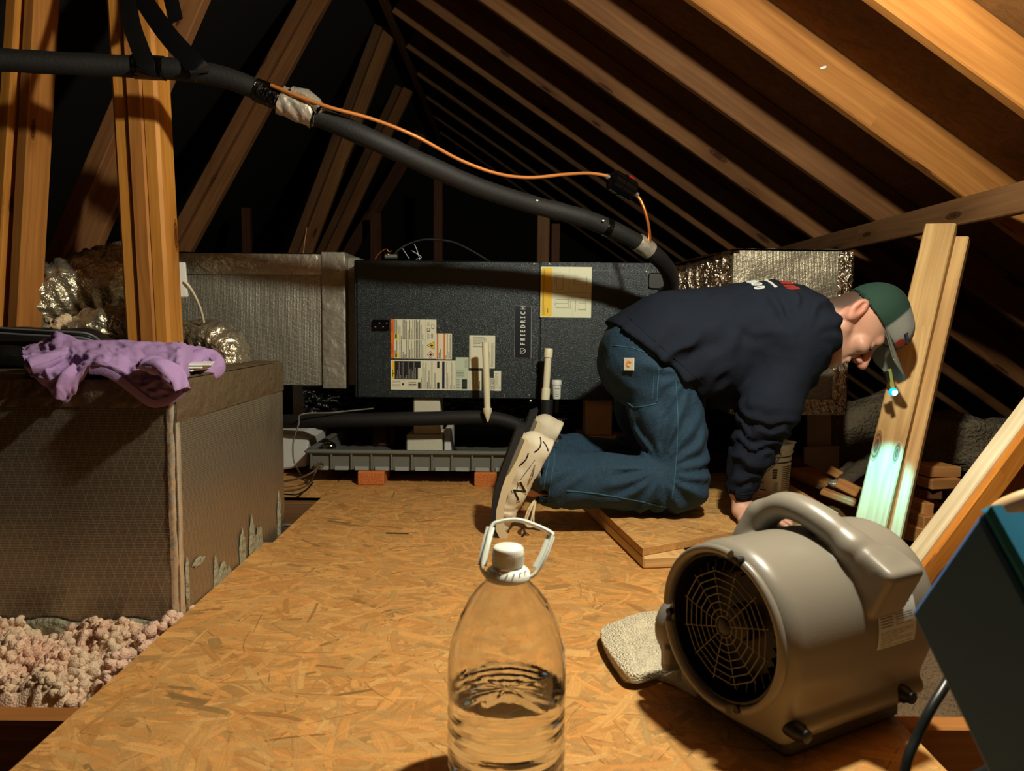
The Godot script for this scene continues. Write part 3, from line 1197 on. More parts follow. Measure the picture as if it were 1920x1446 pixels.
func build_insulation() -> void:
	# pink loose fill in the joist bay at the lower left
	var nu := 190
	var nv := 110
	var n1 := noise(24.0, 3, 3)
	var n2 := noise(34.0, 4, 1, FastNoiseLite.TYPE_CELLULAR)
	var n6 := noise(95.0, 6, 1, FastNoiseLite.TYPE_CELLULAR)
	var n3 := noise(5.0, 5, 2)
	var pts := PackedVector3Array()
	var cols := PackedColorArray()
	for j in nv:
		for i in nu:
			var x := -1.36 + 0.71 * i / (nu - 1)
			var z := -1.485 + 0.36 * j / (nv - 1)
			var edge := smoothstep(0.0, 0.09, z + 1.485 - 0.0) * 0.4 + 0.6
			var fall := smoothstep(-1.125, -1.17, z)
			var near_right := smoothstep(-0.66, -0.78, x)
			var y := -0.15 + fall * (0.055 + 0.075 * near_right) * edge + 0.02 * n3.get_noise_2d(x, z) * 3.0
			var c := n2.get_noise_2d(x, z) + 1.0
			var c2 := n6.get_noise_2d(x, z) + 1.0
			y += 0.022 * n1.get_noise_2d(x, z) + 0.026 * sqrt(maxf(0.0, 1.0 - c * c)) + 0.011 * sqrt(maxf(0.0, 1.0 - c2 * c2)) - 0.004
			pts.append(Vector3(x + 0.012 * n1.get_noise_2d(z + 7, x), y, z))
			var t := clampf(0.5 + 1.1 * n3.get_noise_2d(x * 1.5 + 3, z * 1.5), 0, 1)
			cols.append(Color(0.70, 0.53, 0.36).lerp(Color(0.78, 0.36, 0.26), t * 0.40))
	var g := Geo.new().grid(pts, nu, nv, false, true, Vector2.ONE, cols)
	g.colored = true
	for k in 3200:
		var x := randf_range(-1.2, -0.675)
		var z := randf_range(-1.475, -1.165)
		var i := clampi(int((x + 1.36) / 0.71 * (nu - 1)), 0, nu - 1)
		var j := clampi(int((z + 1.485) / 0.36 * (nv - 1)), 0, nv - 1)
		var at := pts[j * nu + i]
		var r := randf_range(0.0035, 0.0095)
		var q := Geo.new().ball(at + Vector3(0, r * randf_range(0.0, 0.7), 0), Vector3(r * randf_range(0.8, 1.3), r, r * randf_range(0.8, 1.3)), 7, 5)
		for m in q.v.size():
			q.v[m] += q.n[m] * r * 0.5 * n1.get_noise_3dv(q.v[m] * 4.0)
		q.smooth()
		var c := cols[j * nu + i] * randf_range(0.82, 1.12)
		for m in q.col.size():
			q.col[m] = c
		g.join(q)
	solo("insulation", g, M.pink, "pink loose-fill insulation heaped against the near foil box at the lower left", "insulation", "", "stuff")
	var n4 := noise(30.0, 8, 3)
	var bits := Geo.new()
	for k in 46:
		var t := randf()
		var c := Vector3(lerpf(-0.672, -0.70, randf()), randf_range(-0.02, 0.012), lerpf(-1.2, -1.55, t))
		bits.join(Geo.new().ball(c, Vector3.ONE * randf_range(0.006, 0.014), 7, 5))
	bits.bend(func(p, nn): return p + nn * 0.006 * n4.get_noise_3dv(p * 2.0))
	bits.tint(func(_p, _n): return Color(0.74, 0.50, 0.37))
	solo("insulation_crumbs", bits, M.pink, "crumbs of pink insulation between the foil box and the floor edge", "insulation", "", "stuff")
	# batts in the dark at the right
	var n5 := noise(7.0, 12, 4)
	for e in [[P(1640, 800, 3.3), Vector3(0.24, 0.13, 0.10), "grey-brown insulation batt hanging behind the leaning post, left of it", 0.3], [P(1815, 830, 3.0), Vector3(0.25, 0.10, 0.12), "grey-brown insulation batt lying right of the leaning post", -0.06]]:
		var q := Geo.new().box(Vector3.ONE, 0.0)
		q = Geo.new()
		var bs := Basis(Vector3(0, 0, 1), e[3])
		for f in 6:
			var ax := Vector3.ZERO
			ax[f / 2] = 1.0 if f % 2 else -1.0
			var uu := Vector3.ZERO
			uu[(f / 2 + 1) % 3] = 1.0
			var vv := ax.cross(uu)
			var pp := PackedVector3Array()
			for j in 14:
				for i in 14:
					var c := ax + uu * (i / 6.5 - 1.0) + vv * (j / 6.5 - 1.0)
					var rnd := c / maxf(pow(pow(absf(c.x), 6) + pow(absf(c.y), 6) + pow(absf(c.z), 6), 1.0 / 6.0), 0.01)
					var w: Vector3 = e[0] + bs * (rnd * e[1])
					pp.append(w + rnd.normalized() * 0.05 * n5.get_noise_3dv(w))
			q.grid(pp, 14, 14)
		solo("insulation_batt", q, M.batt, e[2], "insulation")
	# loose dark fill in the bays at the right of the floor
	var dp := PackedVector3Array()
	var nd := noise(6.0, 15, 4)
	for j in 60:
		for i in 60:
			var x := 0.61 + 2.0 * i / 59.0
			var z := -3.6 + 3.1 * j / 59.0
			dp.append(Vector3(x, -0.15 + 0.07 * nd.get_noise_2d(x, z), z))
	solo("loose_fill", Geo.new().grid(dp, 60, 60, false, true), M.debris, "brown loose fill and dust between the joists at the right", "insulation", "", "stuff")

# ---------------------------------------------------------------- ducts

func face(c: Vector3, u: Vector3, v: Vector3, n: int, amp: float, freq: float, sd := 1, swap := false) -> Geo:
	# a slightly uneven sheet round c, reaching u and v to each side; its front is u x v
	var nz := noise(freq, sd, 4)
	var out := u.cross(v).normalized()
	var lu := u.length()
	var lv := v.length()
	var m := maxi(4, int(n * lv / lu))
	var pts := PackedVector3Array()
	for j in m:
		for i in n:
			var a := 2.0 * i / (n - 1) - 1.0
			var b := 2.0 * j / (m - 1) - 1.0
			var p := c + u * a + v * b
			var e := (1.0 - pow(a, 10)) * (1.0 - pow(b, 10))
			pts.append(p + out * amp * (nz.get_noise_3dv(p) + 0.35) * e)
	var g := Geo.new().grid(pts, n, m)
	for i in g.uv.size():
		var t := g.uv[i] * Vector2(lu * 2.0, lv * 2.0)
		g.uv[i] = Vector2(t.y, t.x) if swap else t
	return g

func foil_box(lo: Vector3, hi: Vector3, amp: float, freq: float, swap := false, n := 40) -> Geo:
	var c := (lo + hi) / 2
	var h := (hi - lo) / 2
	var x := Vector3(h.x, 0, 0)
	var y := Vector3(0, h.y, 0)
	var z := Vector3(0, 0, h.z)
	var g := face(c + z, x, y, n, amp, freq, 1, swap)
	g.join(face(c - z, -x, y, 6, amp, freq, 2, swap))
	g.join(face(c + x, -z, y, n, amp, freq, 3, swap))
	g.join(face(c - x, z, y, n, amp, freq, 4, swap))
	g.join(face(c + y, x, -z, n, amp, freq, 5, swap))
	g.join(face(c - y, x, z, 8, amp, freq, 6, swap))
	return g

func smear(c: Vector3, u: Vector3, v: Vector3, thick: float, sd: int) -> Geo:
	# a dab of mastic: an uneven tongue lying on the plane of u and v
	var nz := noise(22.0, sd, 3)
	var out := u.cross(v).normalized()
	var pts := PackedVector3Array()
	for j in 7:
		for i in 20:
			var a := TAU * i / 20.0
			var r := j / 6.0
			var q := c + (u * cos(a) + v * sin(a)) * r
			q += (u * cos(a) + v * sin(a)) * 0.45 * nz.get_noise_2d(cos(a) * 0.06 + sd, sin(a) * 0.06) * r
			pts.append(q + out * (thick * sqrt(maxf(0.0, 1.0 - r * r)) * (1.0 + nz.get_noise_3dv(q)) + 0.0008))
	return Geo.new().grid(pts, 20, 7, true)

func flex(path: PackedVector3Array, r: float, sd: int, wrinkle := 0.012) -> Geo:
	var n1 := noise(11.0, sd, 4)
	var g := Geo.new()
	var rr := []
	for i in path.size():
		rr.append(r * (1.0 + 0.045 * sin(i * 1.5)))
	g.tube(path, rr, 40)
	for i in g.v.size():
		var ridge := 1.0 - 2.0 * absf(n1.get_noise_3dv(g.v[i] * Vector3(1, 1, 1)))
		g.v[i] += g.n[i] * wrinkle * ridge
	return g.smooth()

func build_ducts() -> void:
	# near box of foil-faced board, lower left
	var lo := Vector3(-1.62, -0.17, -2.19)
	var hi := Vector3(-0.676, 0.478, -1.487)
	var bx := thing("duct_box", "large dull foil-faced box in the left foreground, under the lilac shirt", "duct", Vector3(-1.15, -0.17, -1.84))
	part("body", foil_box(lo, hi, 0.006, 4.0), M.foil_near, bx)
	# dusty tape along the upper edges, foil tape on the corner
	var fr := face(Vector3(-1.155, 0.455, hi.z + 0.004), Vector3(0.468, 0, 0), Vector3(0, 0.028, 0), 60, 0.007, 9.0, 7)
	fr.join(face(Vector3(-1.155, 0.484, hi.z - 0.05), Vector3(0.468, 0, 0), Vector3(0, 0, -0.055), 60, 0.007, 9.0, 8))
	part("edge_tape", fr, M.dust_tape, bx)
	var rt := face(Vector3(hi.x + 0.003, 0.44, -1.84), Vector3(0, 0, -0.352), Vector3(0, 0.042, 0), 60, 0.006, 9.0, 9)
	rt.join(face(Vector3(hi.x - 0.04, 0.484, -1.84), Vector3(0.044, 0, 0), Vector3(0, 0, -0.352), 12, 0.005, 9.0, 10))
	part("edge_tape", rt, M.dust_tape, bx)
	var ct := Geo.new()
	var pts := PackedVector3Array()
	var nz := noise(12.0, 19, 3)
	for j in 50:
		for i in 9:
			var a := -0.25 + (PI / 2 + 0.5) * i / 8.0
			var y := lerpf(-0.16, 0.47, j / 49.0)
			var out := Vector3(sin(a), 0, cos(a))
			pts.append(Vector3(hi.x - 0.012, y, hi.z - 0.012) + out * (0.0155 + 0.002 * nz.get_noise_2d(i * 0.02, y)))
	ct.grid(pts, 9, 50)
	part("corner_tape", ct, M.tape, bx)
	var side := Vector3(hi.x + 0.004, 0, 0)
	for e in [[-1.66, 0.0, 0.016, 0.062], [-1.74, -0.02, 0.012, 0.035], [-1.83, 0.02, 0.02, 0.055], [-2.12, 0.03, 0.016, 0.085], [-1.70, 0.0, 0.03, 0.04], [-1.95, 0.0, 0.035, 0.05], [-1.90, 0.02, 0.022, 0.075], [-1.512, 0.06, 0.008, 0.05], [-1.57, 0.085, 0.028, 0.010]]:
		part("mastic_dab", smear(side + Vector3(0, e[1], e[0]), Vector3(0, 0, -e[2]), Vector3(0, e[3], 0), 0.004, int(e[0] * -100)), M.mastic, bx)
	for e in [[-1.22, -0.012, 0.15, 0.016], [-0.93, -0.03, 0.09, 0.022], [-0.80, -0.025, 0.075, 0.018], [-1.05, -0.03, 0.10, 0.02]]:
		part("mastic_dab", smear(Vector3(e[0], e[1], hi.z + 0.006), Vector3(e[2], 0, 0), Vector3(0, e[3], 0), 0.006, int(e[0] * -90)), M.mastic, bx)
	# far left duct along the back
	var dl := thing("supply_duct", "long grey foil duct joining the left end of the dark cabinet", "duct", Vector3(-1.3, 0.345, -3.2))
	part("body", foil_box(Vector3(-2.35, 0.345, -3.45), Vector3(-0.70, 0.857, -2.95), 0.006, 5.0, true, 70), M.foil_fine, dl)
	part("edge_tape", face(Vector3(-1.5, 0.818, -2.943), Vector3(0.80, 0, 0), Vector3(0, 0.040, 0), 90, 0.008, 8.0, 3).join(face(Vector3(-1.5, 0.862, -3.0), Vector3(0.80, 0, 0), Vector3(0, 0, -0.055), 60, 0.006, 8.0, 4)), M.tape, dl)
	var col := foil_box(Vector3(-0.745, 0.335, -3.46), Vector3(-0.655, 0.866, -2.934), 0.005, 12.0)
	part("collar_tape", col, M.grey_tape, dl)
	part("flange", Geo.new().span(Vector3(-0.655, 0.345, -3.42), Vector3(-0.607, 0.85, -2.975), 0.004), M.grey_tape, dl)
	# right plenum
	var pr := thing("plenum_box", "silver foil box with a criss-cross thread pattern, behind the person's shoulders", "duct", Vector3(0.98, 0.28, -2.95))
	part("body", foil_box(Vector3(0.776, 0.285, -3.3), Vector3(1.19, 0.863, -2.66), 0.008, 6.0, true), M.foil, pr)
	part("end_tape", face(Vector3(1.168, 0.574, -2.652), Vector3(0.026, 0, 0), Vector3(0, 0.288, 0), 12, 0.012, 14.0, 5).join(face(Vector3(1.196, 0.574, -2.95), Vector3(0, 0, -0.3), Vector3(0, 0.288, 0), 30, 0.012, 14.0, 5)), M.crinkle, pr)
	part("edge_tape", face(Vector3(0.98, 0.312, -2.652), Vector3(0.2, 0, 0), Vector3(0, 0.028, 0), 60, 0.012, 14.0, 6), M.crinkle, pr)
	part("edge_tape", face(Vector3(0.98, 0.868, -2.78), Vector3(0.21, 0, 0), Vector3(0, 0, -0.13), 40, 0.008, 10.0, 7), M.grey_tape, pr)
	# crumpled foil boot between the cabinet and the plenum
	var tr := Geo.new()
	var pp := PackedVector3Array()
	var n7 := noise(16.0, 44, 4)
	for j in 60:
		for i in 50:
			var a := i / 49.0
			var b := j / 59.0
			var p := Vector3(lerpf(0.605, 0.79, a), lerpf(0.31, lerpf(0.822, 0.862, smoothstep(0.2, 0.9, a)), b), lerpf(-2.86, -2.665, a))
			var rid := 1.0 - 2.0 * absf(n7.get_noise_2d(p.x * 1.6, p.y * 0.5))
			pp.append(p + Vector3(-0.3, 0, 1) * (0.016 * rid - 0.01))
	tr.grid(pp, 50, 60)
	tr.join(face(Vector3(0.695, 0.845, -2.9), Vector3(0.095, 0.022, 0.08), Vector3(0, 0, -0.2), 24, 0.01, 14.0, 9))
	solo("crumpled_foil_boot", tr, M.crinkle, "shiny crumpled foil sleeve between the dark cabinet and the right foil box", "duct")
	# flexible ducts at the left
	var fd := curve([P(30, 640, 2.42), P(62, 575, 2.42), P(120, 543, 2.46), P(190, 523, 2.52), P(240, 510, 2.62), P(262, 505, 2.75)], 12)
	solo("flexible_duct", flex(fd, 0.094, 5), M.mylar, "big wrinkled silver flexible duct at the far left, behind the black bag", "duct")
	solo("flexible_duct", flex(curve([P(128, 640, 2.32), P(180, 612, 2.34), P(235, 612, 2.36), P(290, 640, 2.42)], 10), 0.048, 9, 0.014), M.mylar, "small gathered silver duct end just left of the thick orange post", "duct")
	solo("flexible_duct", flex(curve([P(296, 652, 2.6), P(345, 640, 2.55), P(392, 636, 2.5), P(424, 652, 2.48), P(430, 700, 2.48), P(425, 760, 2.5)], 12), 0.062, 13, 0.008), M.mylar, "bent silver flexible duct right of the thick orange post, below the white box", "duct")

# ---------------------------------------------------------------- the dark cabinet

func print_tex(w: int, h: int, base: Color, marks: Array) -> StandardMaterial3D:
	# flat print: [x, y, w, h, colour] blocks; a sixth entry n fills the block with n fine lines of "text", upright when negative
	var im := Image.create(w, h, false, Image.FORMAT_RGB8)
	im.fill(base)
	var r := RandomNumberGenerator.new()
	r.seed = w * 31 + h
	for k in marks:
		if k.size() == 5:
			im.fill_rect(Rect2i(k[0], k[1], k[2], k[3]), k[4])
		else:
			var n: int = absi(k[5])
			for i in n:
				if k[5] > 0:
					var y: int = k[1] + int(float(i) * k[3] / n)
					var x: int = k[0]
					while x < k[0] + k[2] - 2:
						var l := mini(r.randi_range(4, 14), k[0] + k[2] - x)
						im.fill_rect(Rect2i(x, y, l, maxi(1, int(0.45 * k[3] / n))), k[4])
						x += l + 2
						if r.randf() < 0.05:
							break
				else:
					var x: int = k[0] + int(float(i) * k[2] / n)
					var y: int = k[1] + k[3]
					while y > k[1] + 2:
						var l := mini(r.randi_range(4, 14), y - k[1])
						im.fill_rect(Rect2i(x, y - l, maxi(1, int(0.45 * k[2] / n)), l), k[4])
						y -= l + 2
						if r.randf() < 0.05:
							break
	var m := plain(Color.WHITE, 0.5)
	m.albedo_texture = ImageTexture.create_from_image(im)
	return m

func plate(a: Vector3, b: Vector3, z: float, thick: float) -> Geo:
	# a thin card facing +z between the opposite corners a (upper left) and b (lower right)
	var g := Geo.new()
	g.quad(Vector3(a.x, b.y, z + thick), Vector3(b.x, b.y, z + thick), Vector3(b.x, a.y, z + thick), Vector3(a.x, a.y, z + thick), Vector3.BACK)
	for e in [[a.x, a.y, b.x, a.y, Vector3.UP], [b.x, a.y, b.x, b.y, Vector3.RIGHT], [b.x, b.y, a.x, b.y, Vector3.DOWN], [a.x, b.y, a.x, a.y, Vector3.LEFT]]:
		g.quad(Vector3(e[0], e[1], z), Vector3(e[2], e[3], z), Vector3(e[2], e[3], z + thick), Vector3(e[0], e[1], z + thick), e[4], Vector2(0.01, 0.01), Vector2(0.02, 0.01), Vector2(0.02, 0.02), Vector2(0.01, 0.02))
	return g

func build_unit() -> void:
	var z := -2.85
	var L := P(663, 487, 2.85)
	var R := P(1262, 752, 2.85)
	var top := L.y
	var bot := R.y
	var seam := P(1013, 600, 2.85).x
	var u := thing("air_handler", "long dark grey air handler cabinet with warning labels, behind the kneeling person", "air handler", Vector3(0, bot, -3.12))
	part("cabinet", Geo.new().span(Vector3(L.x, bot, -3.40), Vector3(R.x, top, z - 0.006), 0.004), M.cabinet, u)
	part("front_panel", Geo.new().span(Vector3(L.x + 0.012, bot + 0.002, z - 0.006), Vector3(seam - 0.0025, top - 0.002, z + 0.004), 0.003), M.cabinet, u)
	var rx := R.x - 0.002
	var poly := PackedVector2Array([Vector2(seam + 0.0025, bot + 0.002), Vector2(rx, bot + 0.002), Vector2(rx, top - 0.14)])
	for k in 7:
		var a := PI / 2 * k / 6.0
		poly.append(Vector2(rx - 0.09 + 0.09 * cos(a), top - 0.09 + 0.088 * sin(a)))
	poly.append(Vector2(seam + 0.0025, top - 0.002))
	part("front_panel", Geo.new().slab(poly, 0.010, Transform3D(Basis(), Vector3(0, 0, z - 0.006)), 0.002), M.cabinet, u)
	var zf := z + 0.004
	for e in [[1001, 490], [1030, 490], [995, 752], [945, 741], [992, 741], [1212, 510], [1135, 643]]:
		var big := 0.0052 if e[0] > 990 and e[1] != 741 else 0.003
		var q := P(e[0], e[1], 2.846)
		part("screw", Geo.new().lathe([Vector2(big, 0), Vector2(big, 0.002), Vector2(big * 0.6, 0.0036), Vector2(0, 0.004)], 10, Transform3D(Basis(Vector3.RIGHT, PI / 2), Vector3(q.x, minf(q.y, top - 0.01), zf))), M.screw, u)
	# port plate on the right, where the lines go in
	var pc := P(1236, 527, 2.846)
	var rp := PackedVector2Array()
	for k in 20:
		var a := TAU * k / 20.0
		rp.append(Vector2(signf(cos(a)) * pow(absf(cos(a)), 0.35) * 0.035, signf(sin(a)) * pow(absf(sin(a)), 0.35) * 0.03))
	part("port_gasket", Geo.new().slab(rp, 0.012, Transform3D(Basis(), Vector3(pc.x - 0.008, pc.y, zf)), 0.003), M.rubber, u)
	# black terminal block
	var tb := part("terminal_block", Geo.new().span(P(700, 618, 2.846) + Vector3(0, 0, 0.001), P(731, 600, 2.846) + Vector3(0, 0, 0.016), 0.002), M.gloss_black, u)
	for i in 4:
		part("terminal", Geo.new().ball(P(704 + i * 7, 613 - (i % 2) * 7, 2.83), Vector3.ONE * 0.0035, 8, 6), M.screw, tb)
	# labels
	var ink := Color(0.18, 0.18, 0.17)
	var cream := Color(0.86, 0.86, 0.76)
	var org := Color(0.88, 0.43, 0.10)
	var yel := Color(0.93, 0.76, 0.10)
	var grey := Color(0.45, 0.45, 0.42)
	var lab := func(x0: float, y0: float, x1: float, y1: float, w: int, h: int, base: Color, marks: Array, text: String) -> MeshInstance3D:
		var a := P(680 + x0 / 4.364, 560 + y0 / 4.364, 2.846)
		var b := P(680 + x1 / 4.364, 560 + y1 / 4.364, 2.846)
		var o := part("label", plate(a, b, zf + 0.0002, 0.0009), print_tex(w, h, base, marks), u)
		o.set_meta("label", text)
		return o
	lab.call(230, 168, 603, 493, 373, 325, cream, [[0, 0, 28, 325, org], [5, 30, 14, 70, Color(0.3, 0.12, 0.05), -2], [5, 200, 14, 80, Color(0.3, 0.12, 0.05), -2], [32, 4, 240, 160, ink, -18], [32, 172, 240, 148, ink, -18], [28, 168, 255, 1, grey], [284, 0, 1, 325, grey], [34, 120, 34, 42, Color(0.92, 0.85, 0.35)], [36, 124, 14, 34, ink], [34, 278, 34, 42, Color(0.92, 0.85, 0.35)], [36, 282, 14, 34, ink], [296, 70, 24, 30, ink], [300, 74, 16, 20, cream], [332, 40, 24, 38, grey], [336, 44, 16, 28, cream], [300, 110, 20, 50, grey, -2], [300, 20, 20, 34, grey, -2]], "white warning label with an orange strip")
	lab.call(603, 285, 730, 497, 127, 212, cream, [[4, 0, 12, 212, org], [58, 0, 14, 212, org], [20, 6, 34, 200, ink, -3], [76, 6, 46, 200, ink, -4]], "white label with two orange strips")
	lab.call(230, 500, 760, 750, 530, 250, cream, [[0, 0, 530, 3, grey], [10, 10, 22, 152, yel], [14, 60, 12, 80, ink, -1], [32, 10, 190, 152, Color(0.06, 0.07, 0.08)], [42, 16, 170, 140, Color(0.6, 0.6, 0.58), -14], [222, 10, 22, 56, Color(0.06, 0.07, 0.08)], [222, 186, 22, 54, Color(0.06, 0.07, 0.08)], [378, 10, 20, 56, Color(0.06, 0.07, 0.08)], [378, 186, 20, 54, Color(0.06, 0.07, 0.08)], [248, 12, 124, 228, ink, -10], [420, 10, 20, 228, Color(0.05, 0.09, 0.22)], [444, 12, 82, 228, grey, -8], [14, 180, 60, 50, grey, 6], [148, 186, 60, 44, ink, 3], [14, 174, 206, 1, grey], [76, 174, 1, 66, grey], [144, 174, 1, 66, grey]], "wide white label with a yellow strip and a black block")
	lab.call(762, 480, 865, 752, 103, 272, Color(0.74, 0.80, 0.70), [[6, 110, 60, 60, grey, 5], [8, 180, 24, 80, grey, 6], [50, 180, 42, 80, Color(0.05, 0.06, 0.06)], [54, 196, 34, 46, Color(0.3, 0.33, 0.32), -4], [74, 16, 24, 70, grey, -3]], "pale green label")
	lab.call(873, 300, 1082, 572, 209, 272, cream, [[10, 30, 6, 180, grey, -1], [30, 20, 110, 80, grey, 7], [120, 60, 80, 200, grey, -8], [30, 96, 90, 2, ink], [30, 14, 90, 2, ink]], "white label with a wiring diagram, behind the white pipe")
	lab.call(866, 590, 972, 752, 106, 162, cream, [[8, 8, 12, 146, grey, -2], [40, 8, 60, 146, ink, -6]], "small white label of fine print")
	lab.call(1040, 650, 1078, 752, 38, 102, cream, [[4, 4, 30, 94, ink, 14]], "small white label")
	lab.call(1074, 592, 1131, 755, 57, 163, cream, [[8, 16, 28, 132, ink, 30], [42, 16, 8, 132, grey, -1]], "white barcode label")
	var yl := lab.call((1014 - 680) * 4.364, (500 - 560) * 4.364, (1108 - 680) * 4.364, (596 - 560) * 4.364, 410, 420, Color(0.86, 0.87, 0.74), [[8, 8, 84, 404, yel], [18, 20, 24, 380, Color(0.45, 0.33, 0.02), -3], [56, 40, 16, 340, Color(0.45, 0.33, 0.02), -1], [92, 212, 310, 2, grey], [228, 8, 2, 204, grey], [262, 214, 2, 198, grey], [126, 72, 54, 2, ink], [126, 72, 2, 116, ink], [180, 72, 2, 116, ink], [126, 186, 54, 2, ink], [270, 96, 100, 2, ink], [270, 96, 2, 50, ink], [270, 146, 100, 2, ink], [370, 80, 2, 66, ink], [124, 270, 100, 2, ink], [124, 270, 2, 70, ink], [124, 340, 100, 2, ink], [224, 266, 2, 78, ink], [124, 300, 100, 2, ink], [310, 250, 2, 100, ink], [364, 250, 2, 100, ink], [310, 250, 54, 2, ink], [310, 300, 54, 2, ink], [305, 352, 64, 4, ink], [240, 280, 8, 70, grey, -1], [284, 270, 8, 100, grey, -1], [114, 70, 8, 70, grey, -1], [114, 290, 6, 30, ink, 3]], "white label with a yellow strip and small line diagrams")
	# signs printed on the first label: triangle and diamond, and the letters A2L
	var sg := func(x: float, y: float, pts: Array, m: Material, dz: float) -> void:
		var c := P(680 + x / 4.364, 560 + y / 4.364, 2.846)
		var pg := PackedVector2Array()
		for q in pts:
			pg.append(Vector2(q[0], q[1]) * 2.846 / F / 4.364)
		part("symbol", Geo.new().slab(pg, 0.0004, Transform3D(Basis(), Vector3(c.x, c.y, zf + 0.0011 + dz))), m, u)
	var bk := plain(Color(0.05, 0.05, 0.05))
	sg.call(557, 384, [[-34, 0], [30, -33], [30, 33]], bk, 0.0)
	sg.call(557, 384, [[-27, 0], [25, -27], [25, 27]], plain(yel), 0.0005)
	sg.call(562, 384, [[-14, 0], [6, -10], [14, -3], [14, 5], [4, 10]], bk, 0.001)
	sg.call(555, 458, [[-30, 0], [0, -30], [30, 0], [0, 30]], plain(Color(0.75, 0.12, 0.1)), 0.0)
	sg.call(555, 458, [[-24, 0], [0, -24], [24, 0], [0, 24]], plain(cream), 0.0005)
	sg.call(556, 458, [[-14, 0], [0, -11], [11, -5], [11, 6], [0, 10]], bk, 0.001)
	sg.call(338, 698, [[-18, -6], [-4, -14], [6, 18], [-2, 4], [-10, 10]], bk, 0.0)
	sg.call(253, 612, [[-8, -8], [8, 0], [-8, 8]], bk, 0.0)
	var a2 := part("lettering", text_mesh("A2L", 0.0075, 0.0004, true), bk, u, true)
	a2.position = P(680 + 568 / 4.364, 560 + 306 / 4.364, 2.846) - u.position + Vector3(0, 0, 0.0012)
	a2.rotation.z = PI / 2
	# the name plate
	var pa := P(965, 573, 2.846)
	var pb := P(996, 672, 2.846)
	var np := part("nameplate", Geo.new().span(Vector3(pa.x, pb.y, zf), Vector3(pb.x, pa.y, zf + 0.003), 0.0015), plain(Color(0.55, 0.58, 0.60), 0.4), u)
	part("plate_field", Geo.new().span(Vector3(pa.x + 0.002, pb.y + 0.002, zf + 0.003), Vector3(pb.x - 0.002, pa.y - 0.002, zf + 0.0036), 0.0), plain(Color(0.03, 0.05, 0.085), 0.35), np)
	var white := plain(Color(0.82, 0.84, 0.82), 0.5)
	var fr := part("lettering", text_mesh("F R I E D R I C H", 0.019, 0.0006, true), white, np, true)
	var pc2 := P(980.5, 611, 2.846)
	fr.position = Vector3(pc2.x, pc2.y, zf + 0.0042) - u.position
	fr.rotation.z = PI / 2
	fr.scale = Vector3(0.77, 0.92, 1)
	var sh := PackedVector2Array()
	for q in [[-8, -8], [4, -8], [9, -3], [9, 3], [4, 8], [-8, 8]]:
		sh.append(Vector2(q[0], q[1]) * 0.0012)
	var sc := P(980, 658, 2.846)
	part("shield", Geo.new().slab(sh, 0.0005, Transform3D(Basis(), Vector3(sc.x, sc.y, zf + 0.0037))), white, np)
	var s2 := PackedVector2Array()
	for q in sh:
		s2.append(q * 0.78)
	part("shield_field", Geo.new().slab(s2, 0.0005, Transform3D(Basis(), Vector3(sc.x, sc.y, zf + 0.0039))), plain(Color(0.03, 0.05, 0.085), 0.35), np)
	part("shield_stroke", Geo.new().box(Vector3(0.014, 0.0016, 0.0005), 0.0, Transform3D(Basis(Vector3.BACK, 0.7), Vector3(sc.x, sc.y, zf + 0.0046))), white, np)
	# fittings on top
	var fit := part("cable_clamp", Geo.new().tube(PackedVector3Array([P(722, 481, 2.95), P(745, 481, 2.95)]), 0.010, 10), M.screw, u)
	part("clamp_screw", Geo.new().ball(P(728, 478, 2.945), Vector3.ONE * 0.007, 8, 6), M.screw, fit)
	part("lead", Geo.new().tube(curve([P(703, 486, 2.95), P(712, 474, 2.95), P(724, 467, 2.95), P(729, 472, 2.95), P(735, 470, 2.95)], 6), 0.0016, 6), M.copper, u)
	for e in [[[768, 486], [760, 474], [755, 466]], [[780, 486], [790, 482], [772, 470]], [[787, 487], [782, 470], [777, 458]]]:
		part("lead", Geo.new().tube(curve([P(e[0][0], e[0][1], 2.95), P(e[1][0], e[1][1], 2.95), P(e[2][0], e[2][1], 2.95)], 6), 0.0012, 6), M.white_plastic, u)
	solo("power_cable", Geo.new().tube(curve([P(739, 479, 2.96), P(748, 468, 2.98), P(770, 456, 3.0), P(800, 449, 3.0), P(845, 453, 3.0), P(880, 468, 3.0), P(912, 487, 3.02), P(930, 500, 3.05)], 8), 0.0045, 8), M.foam, "thin black cable arching over the top of the dark cabinet", "cable")
	# blocks that carry the cabinet
	var bl := func(x0: float, x1: float, y0: float, y1: float, z0: float, z1: float, m: Material, text: String) -> void:
		solo("support_block", Geo.new().span(Vector3(x0, y0, z0), Vector3(x1, y1, z1), 0.004), m, text, "block", "blocks under the cabinet")
	bl.call(-0.406, -0.268, 0.062, 0.165, -3.02, -2.86, M.foam_block, "lower white block of the stack standing in the drain pan")
	bl.call(-0.380, -0.278, 0.166, bot - 0.001, -3.02, -2.87, M.foam_block, "upper white block between the black pipe and the cabinet")
	bl.call(-0.262, -0.236, 0.062, 0.185, -3.05, -2.88, M.foam_board, "thin white foam piece standing right of the white block stack")
	bl.call(0.287, 0.39, 0.168, bot - 0.001, -3.02, -2.87, M.card, "tan block under the cabinet behind the person's legs")
	bl.call(0.262, 0.44, 0.0, 0.167, -3.04, -2.86, M.card, "tan base board stack under the tan block behind the person's legs")
	bl.call(0.95, 1.05, 0.0, 0.284, -3.1, -2.95, M.scrap_wood, "wooden post under the right foil box, behind the person's arm")
	bl.call(-0.60, -0.5, 0.062, bot - 0.001, -3.38, -3.2, M.dark_wood, "dark block under the back of the cabinet")
	bl.call(-1.45, -1.3, 0.0, 0.344, -3.4, -3.1, M.dark_wood, "dark block under the long left duct")

# ---------------------------------------------------------------- pipes and straps

